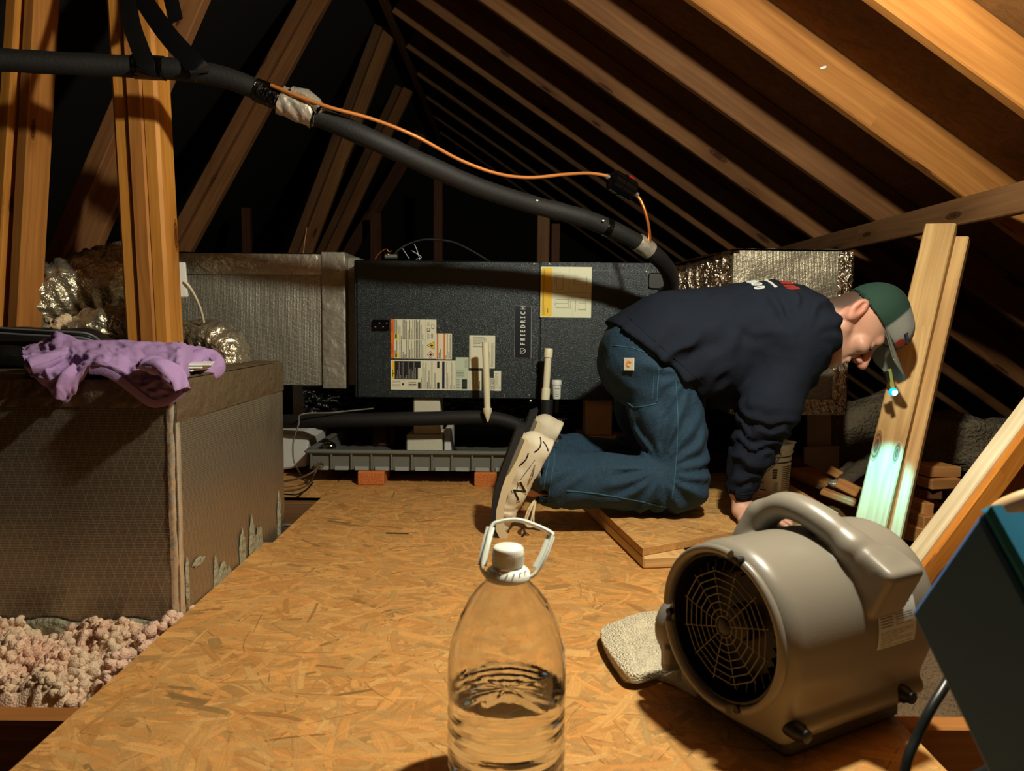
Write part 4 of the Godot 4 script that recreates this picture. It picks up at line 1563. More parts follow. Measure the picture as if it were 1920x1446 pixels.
func strap_geo(pts: Array, w: float, across: Vector3, thick := 0.002) -> Geo:
	# a flat band along the points, w wide along `across`
	var c := curve(pts, 8)
	var g := Geo.new()
	var p := PackedVector3Array()
	for i in c.size():
		var t := (c[mini(i + 1, c.size() - 1)] - c[maxi(i - 1, 0)]).normalized()
		var a := (across - t * across.dot(t)).normalized()
		var nn := t.cross(a)
		for e in [[-1, -1], [1, -1], [1, 1], [-1, 1]]:
			p.append(c[i] + a * (w / 2 * e[0]) + nn * (thick / 2 * e[1]))
	return g.grid(p, 4, c.size(), true)

func build_lines() -> void:
	var ctl := [P(-90, 106, 1.86), P(0, 112, 1.9), P(120, 119, 1.95), P(250, 125, 2.0), P(340, 131, 2.02), P(420, 145, 2.04), P(500, 176, 2.06), P(590, 215, 2.08), P(700, 263, 2.1), P(800, 309, 2.17), P(900, 352, 2.25), P(1000, 384, 2.33), P(1100, 411, 2.38), P(1180, 446, 2.44), P(1228, 478, 2.49), P(1254, 510, 2.58), P(1258, 540, 2.70), P(1245, 552, 2.83)]
	var path := curve(ctl, 8)
	var rr := []
	var nz := noise(0.35, 3, 2)
	for i in path.size():
		rr.append(0.0275 + 0.0016 * nz.get_noise_1d(i))
	var ln := thing("insulated_pipe", "long black foam-covered pipe sagging across the attic into the dark cabinet", "pipe", path[path.size() / 2])
	part("foam_sleeve", Geo.new().tube(path, rr, 22), M.foam, ln)
	# wraps of black tape and foil on it
	var wrap := func(called: String, a: int, b: int, extra: float, m: Material, rough: float) -> void:
		var g := Geo.new().tube(path.slice(a, b + 1), 0.0275 + extra, 24)
		var n2 := noise(40.0, a, 3)
		if rough > 0.0:
			for i in g.v.size():
				g.v[i] += g.n[i] * rough * n2.get_noise_3dv(g.v[i])
			g.smooth()
		part(called, g, m, ln)
	wrap.call("tape_wrap", 24, 29, 0.003, M.tape_black, 0.002)
	wrap.call("tape_wrap", 33, 38, -0.0015, M.tape_black, 0.003)
	wrap.call("tape_wrap", 46, 51, 0.002, M.tape_black, 0.004)
	wrap.call("foil_wrap", 106, 110, 0.002, M.tape, 0.004)
	wrap.call("tape_wrap", 99, 100, 0.002, M.tape_black, 0.001)
	# foil patch that holds the copper line
	var fg := Geo.new()
	var dense := curve(ctl.slice(6, 9), 16)
	fg.tube(dense.slice(6, 17), 0.0315, 30)
	fg.tube(PackedVector3Array([P(548, 176, 2.05), P(573, 180, 2.05), P(592, 196, 2.05), P(600, 205, 2.05)]), 0.012, 12)
	var n3 := noise(34.0, 5, 4)
	for i in fg.v.size():
		fg.v[i] += fg.n[i] * 0.008 * (1.0 - 2.0 * absf(n3.get_noise_3dv(fg.v[i])))
	part("foil_patch", fg.smooth(), M.tape, ln)
	for k in 2:
		var q := P([1007, 1131][k], [376, 414][k], [2.22, 2.36][k])
		part("staple", Geo.new().ball(q, Vector3(0.004, 0.003, 0.003), 8, 6), M.white_plastic, ln)
	# copper line and filter drier
	var cu := curve([P(508, 160, 2.03), P(560, 181, 2.03), P(620, 202, 2.04), P(700, 224, 2.07), P(780, 256, 2.1), P(860, 299, 2.17), P(930, 325, 2.22), P(992, 333, 2.27), P(1060, 327, 2.32), P(1105, 325, 2.36), P(1140, 330, 2.38)], 8)
	var cl := thing("copper_line", "thin copper tube looping above the black pipe to the filter drier", "pipe", cu[40])
	part("tube", Geo.new().tube(cu, 0.0052, 10), M.copper_paint, cl)
	part("tail", Geo.new().tube(curve([P(1190, 364, 2.42), P(1200, 374, 2.42), P(1210, 398, 2.42), P(1217, 430, 2.43), P(1219, 466, 2.46)], 8), 0.0052, 10), M.copper, cl)
	var fa := P(1136, 329, 2.38)
	var fb := P(1196, 366, 2.42)
	var d := (fb - fa).normalized()
	var yb := Basis(d.cross(Vector3.BACK).normalized(), d, Vector3.ZERO)
	yb.z = yb.x.cross(yb.y)
	var len := fa.distance_to(fb)
	var fdn := thing("filter_drier", "small black filter drier can on the copper line", "filter", fa)
	part("can", Geo.new().lathe([Vector2(0, 0.010), Vector2(0.012, 0.011), Vector2(0.028, 0.022), Vector2(0.033, 0.028), Vector2(0.033, len * 0.46), Vector2(0.036, len * 0.47), Vector2(0.036, len * 0.51), Vector2(0.033, len * 0.52), Vector2(0.033, len - 0.026), Vector2(0.028, len - 0.02), Vector2(0.012, len - 0.011), Vector2(0, len - 0.010)], 28, Transform3D(yb, fa), 0.5), M.gloss_black, fdn)
	for e in [[0.0, 0.014], [len - 0.014, len]]:
		part("fitting", Geo.new().lathe([Vector2(0.0, e[0]), Vector2(0.008, e[0]), Vector2(0.008, e[1]), Vector2(0, e[1])], 12, Transform3D(yb, fa)), M.screw, fdn)
	var rl := Geo.new().box(Vector3(0.006, 0.020, 0.016), 0.002, Transform3D(yb, fa + d * len * 0.58 + Vector3(0.018, 0.027, 0.012)))
	part("red_label", rl, plain(Color(0.55, 0.07, 0.06), 0.4), fdn)
	# black straps that hang the pipe from above
	var s0 := strap_geo([P(252, -130, 2.16), P(240, -20, 2.12), P(246, 40, 2.06), P(262, 90, 1.99), P(273, 118, 1.966), P(274, 135, 1.968), P(268, 143, 1.99)], 0.045, Vector3(1, 0, 0.1), 0.003)
	solo("hanging_strap", s0, M.strap, "black strap hanging straight down to the black pipe in front of the thick post", "strap")
	var s1 := strap_geo([P(150, -170, 2.2), P(255, -20, 2.12), P(312, 62, 2.04), P(362, 118, 1.985), P(374, 132, 1.985), P(368, 142, 2.0)], 0.052, Vector3(0.7, 0.45, 0.1), 0.003)
	solo("hanging_strap", s1, M.strap, "black strap slanting down right to the black pipe's taped neck", "strap")
	var s2 := strap_geo([P(330, 40, 2.06), P(318, -10, 2.1), P(290, -90, 2.14), P(240, -180, 2.2)], 0.04, Vector3(0.9, 0.3, 0.1), 0.003)
	solo("hanging_strap", s2, M.strap, "short black strap end crossing the slanting strap at the top edge", "strap")
	# drain below the cabinet
	var dp := curve([P(440, 792, 2.88), P(560, 790, 2.80), P(700, 787, 2.78), P(800, 785, 2.775), P(900, 783, 2.775), P(950, 790, 2.78), P(985, 808, 2.79), P(1000, 835, 2.80), P(1005, 870, 2.82)], 8)
	solo("drain_pipe", Geo.new().tube(dp, 0.0265, 18), M.foam, "black foam-covered drain pipe running level under the dark cabinet", "pipe")
	var rp := P(1025, 752, 2.72)
	solo("drain_riser", Geo.new().tube(curve([P(1026, 750, 2.72), P(1024, 790, 2.72), P(1018, 830, 2.74), P(1006, 858, 2.76)], 6), 0.0215, 16), M.foam, "black foam sleeve under the capped white pipe", "pipe")
	# white pipe with a pointed coupling
	var up := func(u0: float, v0: float, u1: float, v1: float, dd: float) -> Transform3D:
		var a := P(u0, v0, dd)
		var y := (P(u1, v1, dd) - a).normalized()
		return Transform3D(Basis(y.cross(Vector3.BACK).normalized(), y, y.cross(Vector3.BACK).normalized().cross(y)), a)
	var k := 2.70 / F
	var x0: Transform3D = up.call(914, 772, 910, 640, 2.725)
	var pv := thing("white_pipe", "plain white pipe with a pointed lower fitting, in front of the cabinet's labels", "pipe", x0.origin)
	part("tube", Geo.new().lathe([Vector2(0.0115, 0.0), Vector2(0.0125, 132 * k), Vector2(0.0095, 132 * k), Vector2(0.0095, 60 * k)], 20, x0), M.pvc, pv)
	part("pointed_fitting", Geo.new().lathe([Vector2(0.0, -20 * k), Vector2(0.002, -20 * k), Vector2(0.0165, 0.5 * k), Vector2(0.0165, 6 * k), Vector2(0.0128, 7 * k)], 20, x0), M.pvc, pv)
	var x1: Transform3D = up.call(1022, 756, 1029, 652, 2.74)
	var pw := thing("white_pipe", "capped white pipe beside the small white float switch", "pipe", x1.origin)
	part("tube", Geo.new().lathe([Vector2(0.0125, 26 * k), Vector2(0.0125, 92 * k)], 20, x1), M.pvc, pw)
	part("coupling", Geo.new().lathe([Vector2(0, 0), Vector2(0.0155, 0), Vector2(0.0155, 27 * k), Vector2(0.0145, 28.5 * k), Vector2(0.0125, 28.6 * k)], 20, x1), M.pvc, pw)
	part("cap", Geo.new().lathe([Vector2(0.0127, 88 * k), Vector2(0.0158, 88 * k), Vector2(0.0158, 102 * k), Vector2(0.0135, 105 * k), Vector2(0, 105.5 * k)], 20, x1, 0.9), M.pvc, pw)
	var x2: Transform3D = up.call(1044, 748, 1044, 711, 2.73)
	var fs := thing("float_switch", "small white round float switch with black print, right of the capped white pipe", "switch", x2.origin)
	part("body", Geo.new().lathe([Vector2(0, 0), Vector2(0.013, 0), Vector2(0.014, 2 * k), Vector2(0.0155, 26 * k), Vector2(0.0175, 27 * k), Vector2(0.0175, 34 * k), Vector2(0.016, 36 * k), Vector2(0, 36 * k)], 22, x2), M.white_plastic, fs)
	for e in [[6, 0.010], [10, 0.013], [14, 0.008], [20, 0.014]]:
		var o := part("print", Geo.new().box(Vector3(e[1], 0.0016, 0.0006)), M.flat_black, fs, true)
		o.position = Vector3(0, e[0] * k, 0.0152)
	part("stem", Geo.new().tube(PackedVector3Array([x2.origin, x2.origin - Vector3(0.0, 0.05, 0.02)]), 0.009, 10), M.rubber, fs)

func build_pan() -> void:
	# secondary drain pan
	var z := -2.72
	var x0 := (575 - 960) * 2.72 / F
	var x1 := 0.13
	var yr := 0.128
	var yb := 0.052
	var pn := thing("drain_pan", "long grey ribbed plastic drain pan on wood blocks under the cabinet", "pan", Vector3((x0 + x1) / 2, yb, -3.1))
	var back := -3.48
	var floor_g := Geo.new().span(Vector3(x0, yb, back), Vector3(x1, yb + 0.006, z - 0.004), 0.002)
	part("tray_floor", floor_g, M.pan, pn)
	var fr := Geo.new().span(Vector3(x0, yb, z - 0.012), Vector3(x1, yr - 0.004, z - 0.006), 0.001)
	fr.span(Vector3(x0, yb, back), Vector3(x1, yr - 0.004, back + 0.006), 0.001)
	fr.span(Vector3(x0, yb, back), Vector3(x0 + 0.006, yr - 0.004, z - 0.01), 0.001)
	fr.span(Vector3(x1 - 0.006, yb, back), Vector3(x1, yr - 0.004, z - 0.01), 0.001)
	part("tray_wall", fr, M.pan, pn)
	var rim := Geo.new().span(Vector3(x0 - 0.012, yr - 0.014, z - 0.014), Vector3(x1 + 0.012, yr, z + 0.012), 0.004)
	rim.span(Vector3(x0 - 0.012, yr - 0.014, back - 0.012), Vector3(x1 + 0.012, yr, back + 0.012), 0.004)
	rim.span(Vector3(x0 - 0.012, yr - 0.014, back), Vector3(x0 + 0.012, yr, z), 0.004)
	rim.span(Vector3(x1 - 0.012, yr - 0.014, back), Vector3(x1 + 0.012, yr, z), 0.004)
	part("rim", rim, M.pan, pn)
	var step := (1785.0 - 510.0) / 8.0 / 4.174 * 2.72 / F
	var rx := P(500 + 347 / 4.174, 860, 2.715).x
	for i in 12:
		var x := rx + step * i
		if x < x1:
			part("rib", Geo.new().span(Vector3(x - 0.0035, yb + 0.002, z - 0.008), Vector3(x + 0.0035, yr - 0.012, z + 0.006), 0.001), M.pan, pn)
		if x + step * 0.85 < x1:
			part("foot", Geo.new().span(Vector3(x + step * 0.16, yb, z - 0.008), Vector3(x + step * 0.84, yb + 0.0135, z + 0.004), 0.001), M.foot_grey, pn)
	for e in [[668, 718, "orange wood block under the middle of the drain pan"], [890, 933, "orange wood block under the drain pan beside the sneaker"]]:
		var a: float = (e[0] - 960) * 2.70 / F
		var b: float = (e[1] - 960) * 2.70 / F
		var g := Geo.new().span(Vector3(a, 0.0, -2.84), Vector3(b, yb - 0.001, -2.70), 0.003)
		var n := noise(60.0, 5, 2)
		g.bend(func(p, nn): return p + nn * 0.002 * n.get_noise_3dv(p))
		g = Geo.new().span(Vector3(a, 0.0, -2.84), Vector3(b, yb - 0.001, -2.70), 0.003)
		solo("wood_block", g, M.block_wood, e[2], "block", "blocks under the drain pan")
	var w := thing("chrome_float", "small shiny metal bulb lying in the left end of the drain pan", "float", P(617, 842, 2.86))
	part("bulb", Geo.new().ball(P(617, 838, 2.86), Vector3(0.028, 0.022, 0.022), 18, 12), plain(Color(0.62, 0.66, 0.60), 0.12, 1.0), w)
	part("neck", Geo.new().tube(PackedVector3Array([P(606, 838, 2.86), P(596, 842, 2.86)]), 0.009, 10), M.rubber, w)

func build_left_things() -> void:
	# white sheet metal and foam left of the pan
	solo("foam_box", Geo.new().slab(PackedVector2Array([Vector2(-1.02, 0.0), Vector2(-0.80, 0.035), Vector2(-0.785, 0.14), Vector2(-0.82, 0.165), Vector2(-1.02, 0.175)]), 0.3, Transform3D(Basis(), Vector3(-0.0, 0.0, -3.16)), 0.008), M.foam_board, "pale grey plastic box between the near foil box and the drain pan", "box")
	solo("metal_strip", Geo.new().span(Vector3(-0.98, 0.0, -3.34), Vector3(-0.856, 0.345, -3.32), 0.002), M.foam_board, "pale upright sheet under the long left duct, above the black pipe", "panel")
	# crinkled black plastic hanging below the duct
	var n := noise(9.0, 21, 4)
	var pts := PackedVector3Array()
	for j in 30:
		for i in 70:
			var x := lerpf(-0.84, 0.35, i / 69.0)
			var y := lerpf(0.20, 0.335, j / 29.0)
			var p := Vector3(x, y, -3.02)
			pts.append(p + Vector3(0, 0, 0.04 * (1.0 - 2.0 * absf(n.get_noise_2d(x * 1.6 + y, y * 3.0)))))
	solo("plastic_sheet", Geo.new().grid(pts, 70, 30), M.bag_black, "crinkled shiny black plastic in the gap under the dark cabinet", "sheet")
	# cables on the floor by the pan
	var c0 := curve([P(529, 903, 2.62), P(560, 897, 2.62), P(588, 884, 2.64), P(596, 872, 2.68), P(602, 868, 2.70), P(606, 874, 2.69), P(598, 880, 2.68), P(590, 874, 2.69), P(594, 868, 2.70), P(604, 872, 2.70)], 8)
	var cb := thing("cable_bundle", "thin brown cables knotted at the drain pan's left corner and lying on the floor", "cable", c0[10])
	part("cable", Geo.new().tube(c0, 0.0035, 8), M.cable_brown, cb)
	part("cable", Geo.new().tube(curve([PF(526, 921, 0.004), PF(560, 917, 0.004), PF(578, 908, 0.004), P(590, 888, 2.66), P(598, 874, 2.69)], 8), 0.003, 8), M.cable_brown, cb)
	part("cable", Geo.new().tube(curve([PF(526, 926, 0.004), PF(556, 927, 0.004), PF(575, 918, 0.004), PF(586, 905, 0.004)], 8), 0.003, 8), M.rubber, cb)
	var c1 := curve([P(700, 766, 2.78), P(660, 770, 2.77), P(620, 774, 2.75), P(566, 777, 2.72), P(560, 796, 2.66), P(550, 828, 2.66), P(550, 860, 2.66), P(556, 876, 2.66), PF(566, 893, 0.004)], 8)
	solo("grey_cable", Geo.new().tube(c1, 0.0028, 8), M.cable_grey, "thin grey cable lying on the drain pipe and drooping to the floor", "cable")
	solo("cable", Geo.new().tube(curve([Vector3(-1.1, -0.075, -2.28), Vector3(-0.85, -0.06, -2.26), P(545, 985, 2.2), Vector3(-0.55, -0.09, -2.24)], 8), 0.005, 8), M.cable_grey, "pale cable in the gap under the floor edge beside the near foil box", "cable")
	# black zipped bag on the near foil box
	var bag := thing("zipped_bag", "black zipped bag with a grey zipper at the left edge, on the near foil box", "bag", P(60, 680, 2.0))
	var f := Field.new(Vector3(-2.0, 0.44, -2.3), Vector3(-0.98, 0.72, -1.62), 0.012)
	f.bar(P(-160, 650, 1.96), P(150, 654, 1.96), 0.060, 0.053, 0.03, Vector3.BACK, 2.6)
	f.bar(P(-160, 664, 1.93), P(165, 664, 1.93), 0.045, 0.042, 0.03, Vector3.BACK, 2.8)
	var g := f.into(Geo.new())
	var nb := noise(7.0, 31, 3)
	g.bend(func(p, nn): return p + nn * 0.008 * nb.get_noise_3dv(p))
	part("body", g, M.bag_cloth, bag)
	var zp := curve([P(-60, 614, 1.79), P(0, 620, 1.79), P(60, 624, 1.79), P(120, 627, 1.79), P(160, 630, 1.80), P(182, 640, 1.82), P(194, 656, 1.84)], 8)
	for k in 3:
		var q := PackedVector3Array()
		for p in zp:
			q.append(p + Vector3(0, (k - 1) * -0.006, (k - 1) * 0.002))
		part("zipper", Geo.new().tube(q, 0.003, 8), M.zip_grey if k != 1 else M.rubber, bag)
	var tf := Geo.new().tube(curve([P(86, 598, 1.88), P(95, 604, 1.86), P(102, 612, 1.85), P(112, 604, 1.86), P(124, 598, 1.87), P(130, 591, 1.88)], 6), [0.006, 0.006, 0.007, 0.007, 0.007, 0.007, 0.008, 0.007, 0.007, 0.008, 0.009, 0.010, 0.010, 0.011, 0.012, 0.013, 0.014, 0.014, 0.015, 0.015, 0.014, 0.015, 0.014, 0.013, 0.013, 0.012, 0.011, 0.01, 0.009, 0.008, 0.005], 10)
	var nt := noise(60.0, 9, 3)
	tf.bend(func(p, nn): return p + nn * 0.007 * nt.get_noise_3dv(p))
	tf.tint(func(_p, _n): return Color(0.62, 0.46, 0.28))
	solo("insulation_wisp", tf, M.pink, "tan wisp of insulation lying on the black bag", "insulation")
	# white switch plate on the post, its cord
	var sp := thing("white_box", "small white plastic box on the right side of the thick post, with a cord", "box", P(340, 525, 2.34))
	part("cover", Geo.new().box(Vector3(0.033, 0.108, 0.02), 0.003, Transform3D(Basis(Vector3.UP, 0.25) * Basis(Vector3.BACK, 0.05), P(340, 525, 2.34))), M.white_plastic, sp)
	part("cord", Geo.new().tube(curve([P(345, 528, 2.33), P(354, 536, 2.33), P(366, 556, 2.36), P(376, 580, 2.4), P(382, 604, 2.44)], 8), 0.0042, 8), M.pvc, sp)
	solo("antenna_wire", Geo.new().tube(PackedVector3Array([P(567, 490, 3.0), P(571, 455, 3.0), P(575, 427, 3.0)]), 0.0022, 6), M.cable_tan, "thin tan wire standing up from the long left duct", "wire")
	# papers under the lilac shirt
	var pa := thing("paper_stack", "white papers on the near foil box, right of the lilac shirt", "paper", P(430, 690, 1.72))
	for k in 3:
		part("sheet", Geo.new().box(Vector3(0.11, 0.004, 0.16), 0.001, Transform3D(Basis(Vector3.UP, 0.15 * k), Vector3(-0.735 + 0.006 * k, 0.496 + 0.006 * k, -1.66))), M.white_plastic, pa)
	build_lilac()

func build_lilac() -> void:
	# a crumpled shirt over the front edge of the box: one cloth from the box top over a ridge to its hanging hem
	var n1 := noise(9.0, 51, 3)
	var n2 := noise(24.0, 52, 3)
	var g := Geo.new()
	var hem := [[45, 690], [60, 707], [85, 725], [105, 748], [125, 756], [140, 740], [153, 714], [168, 696], [195, 697], [220, 712], [250, 735], [275, 754], [292, 760], [320, 753], [343, 736], [351, 716], [368, 712], [388, 711], [402, 701], [412, 688]]
	var top := [[45, 655], [70, 648], [92, 636], [108, 626], [130, 632], [160, 641], [220, 642], [270, 645], [330, 645], [370, 650], [400, 660], [412, 674]]
	var look := func(tab: Array, x: float) -> float:
		for i in tab.size() - 1:
			if x <= tab[i + 1][0]:
				var t: float = (x - tab[i][0]) / (tab[i + 1][0] - tab[i][0])
				return lerpf(tab[i][1], tab[i + 1][1], smoothstep(0.0, 1.0, t))
		return tab[tab.size() - 1][1]
	var nu := 150
	var nv := 56
	var pts := PackedVector3Array()
	for j in nv:
		for i in nu:
			var x := lerpf(45.0, 412.0, i / (nu - 1.0))
			var yh: float = look.call(hem, x)
			var yt: float = look.call(top, x)
			var dh := lerpf(1.468, 1.72, smoothstep(340.0, 372.0, x))
			var dt := lerpf(1.60, 1.76, smoothstep(330.0, 380.0, x))
			var back := P(lerpf(x, 230.0, 0.06), 668, 1.80)
			back.y = 0.484
			var col := [back, P(x, lerpf(yt, 668, 0.25), dt + 0.06), P(x, yt, dt), P(x, lerpf(yt, yh, 0.35), lerpf(dt, dh, 0.72)), P(x, lerpf(yt, yh, 0.7), dh - 0.002), P(x, yh, dh + 0.004)]
			var t := j / (nv - 1.0) * 5.0
			var k := mini(int(t), 4)
			var f := t - k
			var p0: Vector3 = col[maxi(k - 1, 0)]
			var p1: Vector3 = col[k]
			var p2: Vector3 = col[k + 1]
			var p3: Vector3 = col[mini(k + 2, 5)]
			var p := 0.5 * (2.0 * p1 + (p2 - p0) * f + (2.0 * p0 - 5.0 * p1 + 4.0 * p2 - p3) * f * f + (3.0 * p1 - p0 - 3.0 * p2 + p3) * f * f * f)
			var q := Vector3(p.x * 0.9 + p.y * 1.2, p.y * 2.4 - p.x * 0.5, p.z * 1.2)
			var fold := 0.012 * (0.6 - 2.0 * absf(n1.get_noise_3dv(q))) + 0.004 * n2.get_noise_3dv(q)
			var e := smoothstep(0.0, 0.12, j / (nv - 1.0)) * smoothstep(1.0, 0.93, j / (nv - 1.0)) 
			pts.append(p + Vector3(0.0, 0.55, 0.85) * fold * e)
	g.grid(pts, nu, nv)
	var sleeve := func(ctl: Array, r: Array, sd: int, squash: float, fold: float) -> void:
		var c := curve(ctl, 10)
		var rad := []
		for i in c.size():
			var u := float(i) / (c.size() - 1) * (r.size() - 1)
			rad.append(lerpf(r[int(u)], r[mini(int(u) + 1, r.size() - 1)], u - int(u)))
		var q := Geo.new().tube(c, rad, 36, false, squash)
		var nn := noise(9.0, sd, 2)
		for i in q.v.size():
			var w := Vector3(q.uv[i].x * 1.4, q.uv[i].y * 1.6, sd)
			q.v[i] += q.n[i] * fold * (0.5 - 2.0 * absf(nn.get_noise_3dv(w)))
		g.join(q.smooth())
	# the left sleeve with its open end, the bunched neck in the middle, the rolled sleeve at the right
	sleeve.call([P(54, 688, 1.462), P(74, 682, 1.475), P(100, 672, 1.50), P(125, 660, 1.54)], [0.020, 0.022, 0.021, 0.012], 62, 0.8, 0.004)
	sleeve.call([P(112, 748, 1.447), P(118, 728, 1.450), P(126, 708, 1.455), P(142, 690, 1.475)], [0.012, 0.021, 0.024, 0.015], 63, 0.55, 0.005)
	sleeve.call([P(262, 690, 1.455), P(282, 684, 1.452), P(308, 690, 1.452), P(330, 710, 1.452), P(342, 733, 1.45)], [0.010, 0.024, 0.030, 0.031, 0.026], 64, 0.6, 0.007)
	sleeve.call([P(356, 690, 1.66), P(372, 668, 1.70), P(395, 672, 1.72), P(406, 688, 1.71), P(392, 700, 1.69), P(368, 702, 1.67)], [0.014, 0.020, 0.021, 0.020, 0.018, 0.012], 65, 0.9, 0.005)
	# stitched hem along the hanging edge, a cuff at the left
	g.join(strap_geo([P(168, 694, 1.464), P(195, 697, 1.462), P(220, 710, 1.46), P(250, 732, 1.458), P(275, 751, 1.458), P(292, 757, 1.458), P(320, 750, 1.458), P(343, 733, 1.458)], 0.016, Vector3(0.45, 0.9, 0.0), 0.004))
	solo("lilac_shirt", g, M.lilac, "crumpled lilac shirt draped over the top of the near foil box", "shirt")

# ---------------------------------------------------------------- right side and foreground

func pad(poly: Array, thick: float, n: int, sd: int, rough: float) -> Geo:
	# a soft flat cushion over the outline (points on its base), thick in the middle, rounded at its rim
	var m := poly.size()
	var ctl := []
	var c := Vector3.ZERO
	for p in poly:
		c += p / m
	var ring := PackedVector3Array()
	for i in m:
		var p0: Vector3 = poly[(i + m - 1) % m]
		var p1: Vector3 = poly[i]
		var p2: Vector3 = poly[(i + 1) % m]
		var p3: Vector3 = poly[(i + 2) % m]
		for s in n:
			var t := float(s) / n
			ring.append(0.5 * (2.0 * p1 + (p2 - p0) * t + (2.0 * p0 - 5.0 * p1 + 4.0 * p2 - p3) * t * t + (3.0 * p1 - p0 - 3.0 * p2 + p3) * t * t * t))
	var nz := noise(9.0, sd, 3)
	var pts := PackedVector3Array()
	var rows := 18
	for j in rows:
		var t := pow(j / (rows - 1.0), 0.7)
		for q in ring:
			var w := c.lerp(q, t)
			var h := thick * pow(maxf(0.0, 1.0 - pow(t, 6)), 0.5)
			w.y += h + rough * nz.get_noise_2d(w.x, w.z) * (1.0 - pow(t, 6))
			if t > 0.85:
				w += (q - c).normalized() * 0.4 * thick * sin((t - 0.85) / 0.15 * PI)
			pts.append(w)
	var g := Geo.new().grid(pts, ring.size(), rows, true)
	var up := 0.0
	for q in g.n:
		up += q.y
	if up < 0:
		for i in g.n.size():
			g.n[i] = -g.n[i]
	return g

func build_right_things() -> void:
	# raised board on flat planks
	var y := 0.05
	var pts := [PF(1128, 958, y), PF(1205, 1029, y), PF(1572, 962, y), Vector3(0.97, y, -2.75), Vector3(0.19, y, -2.75)]
	var poly := PackedVector2Array()
	for p in pts:
		poly.append(Vector2(p.x, -p.z))
	var g := Geo.new().slab(poly, 0.018, Transform3D(Basis(Vector3.RIGHT, Vector3(0, 0, -1), Vector3.UP), Vector3(0, y - 0.018, 0)), 0.0015)
	solo("loose_board", g, M.osb_far, "loose strand board panel raised on planks, under the person's knee and hand", "board")
	var a := PF(1205, 1029, y)
	var e := (PF(1128, 958, y) - a).normalized()
	var r := Vector3(-e.z, 0, e.x)
	if r.x < 0:
		r = -r
	var c0 := a + r * 0.0 - e * 0.008
	var pl := func(off: float, w: float, l: float, text: String) -> void:
		var s: Vector3 = c0 + r * (off + w / 2)
		var yy := 0.0155
		beam("plank", Vector3(s.x, yy, s.z), Vector3(s.x, yy, s.z) + e * l, w, 0.030, r, M.new_wood, text, "plank", "planks under the loose board")
	pl.call(0.0, 0.13, 0.85, "flat plank under the left edge of the loose board, its end grain in front")
	pl.call(0.62, 0.09, 0.7, "flat plank under the right part of the loose board")
	# white pail
	var bc := Vector3(0.835, 0.0505, -2.44)
	var pail := thing("white_pail", "white plastic pail with a lid and black printed label, behind the person's arm", "pail", bc)
	var bx := Transform3D(Basis(), bc)
	part("body", Geo.new().lathe([Vector2(0, 0.0), Vector2(0.078, 0.0), Vector2(0.080, 0.004), Vector2(0.087, 0.128), Vector2(0.087, 0.150)], 40, bx), M.white_plastic, pail)
	part("lid", Geo.new().lathe([Vector2(0.087, 0.140), Vector2(0.0925, 0.141), Vector2(0.0925, 0.146), Vector2(0.090, 0.147), Vector2(0.090, 0.156), Vector2(0.0935, 0.158), Vector2(0.0935, 0.170), Vector2(0.088, 0.172), Vector2(0.084, 0.166), Vector2(0.0, 0.164)], 40, bx), M.white_plastic, pail)
	for k in 2:
		part("band", Geo.new().lathe([Vector2(0.0862, 0.111 + k * 0.018), Vector2(0.0878, 0.1112 + k * 0.018), Vector2(0.0882, 0.1145 + k * 0.018), Vector2(0.0862, 0.1147 + k * 0.018)], 40, bx), M.flat_black, pail)
	var prt := func(a0: float, a1: float, y0: float, y1: float, m: Material) -> void:
		var q := PackedVector3Array()
		for j in 2:
			for i in 8:
				var an := lerpf(a0, a1, i / 7.0)
				var yy: float = y0 if j == 0 else y1
				var rr := 0.0806 + 0.007 * yy / 0.128
				q.append(bc + Vector3(sin(an) * rr, yy, cos(an) * rr))
		part("print", Geo.new().grid(q, 8, 2), m, pail)
	var pm := plain(Color(0.22, 0.27, 0.30), 0.5)
	prt.call(0.02, 0.20, 0.062, 0.093, pm)
	for k in 3:
		prt.call(0.02, 0.20, 0.069 + k * 0.008, 0.0705 + k * 0.008, M.white_plastic)
	for k in 13:
		prt.call(0.42, 0.42 + [0.7, 0.62, 0.75, 0.5][k % 4], 0.022 + k * 0.0063, 0.0255 + k * 0.0063, plain(Color(0.40, 0.40, 0.37), 0.6))
	prt.call(-0.72, -0.3, 0.047, 0.051, M.flat_black)
	prt.call(-0.72, -0.2, 0.024, 0.027, M.flat_black)
	prt.call(0.1, 0.26, 0.02, 0.05, plain(Color(0.62, 0.68, 0.67), 0.6))
	part("bail", Geo.new().tube(curve([bc + Vector3(0.094 * sin(0.30), 0.150, 0.094 * cos(0.30)), bc + Vector3(0.096 * sin(0.1), 0.118, 0.096 * cos(0.1)), bc + Vector3(0.096 * sin(-0.3), 0.080, 0.096 * cos(-0.3)), bc + Vector3(0.10 * sin(-0.9), 0.052, 0.10 * cos(-0.9))], 8), 0.0022, 8), M.screw, pail)
	part("bail_ear", Geo.new().ball(bc + Vector3(0.091 * sin(0.3), 0.150, 0.091 * cos(0.3)), Vector3(0.011, 0.009, 0.006), 12, 8), M.white_plastic, pail)
	part("pull_tab", Geo.new().ball(bc + Vector3(0.075, 0.172, 0.03), Vector3(0.020, 0.006, 0.012), 12, 8), M.white_plastic, pail)
	# cardboard pieces and scraps behind
	var cz := -2.80
	var card := func(pp: Array, z: float, t: float, m: Material, text: String, cat: String) -> void:
		var pg := PackedVector2Array()
		for q in pp:
			var w := P(q[0], q[1], -z)
			pg.append(Vector2(w.x, w.y))
		solo(cat, Geo.new().slab(pg, t, Transform3D(Basis(), Vector3(0, 0, z)), 0.001), m, text, cat)
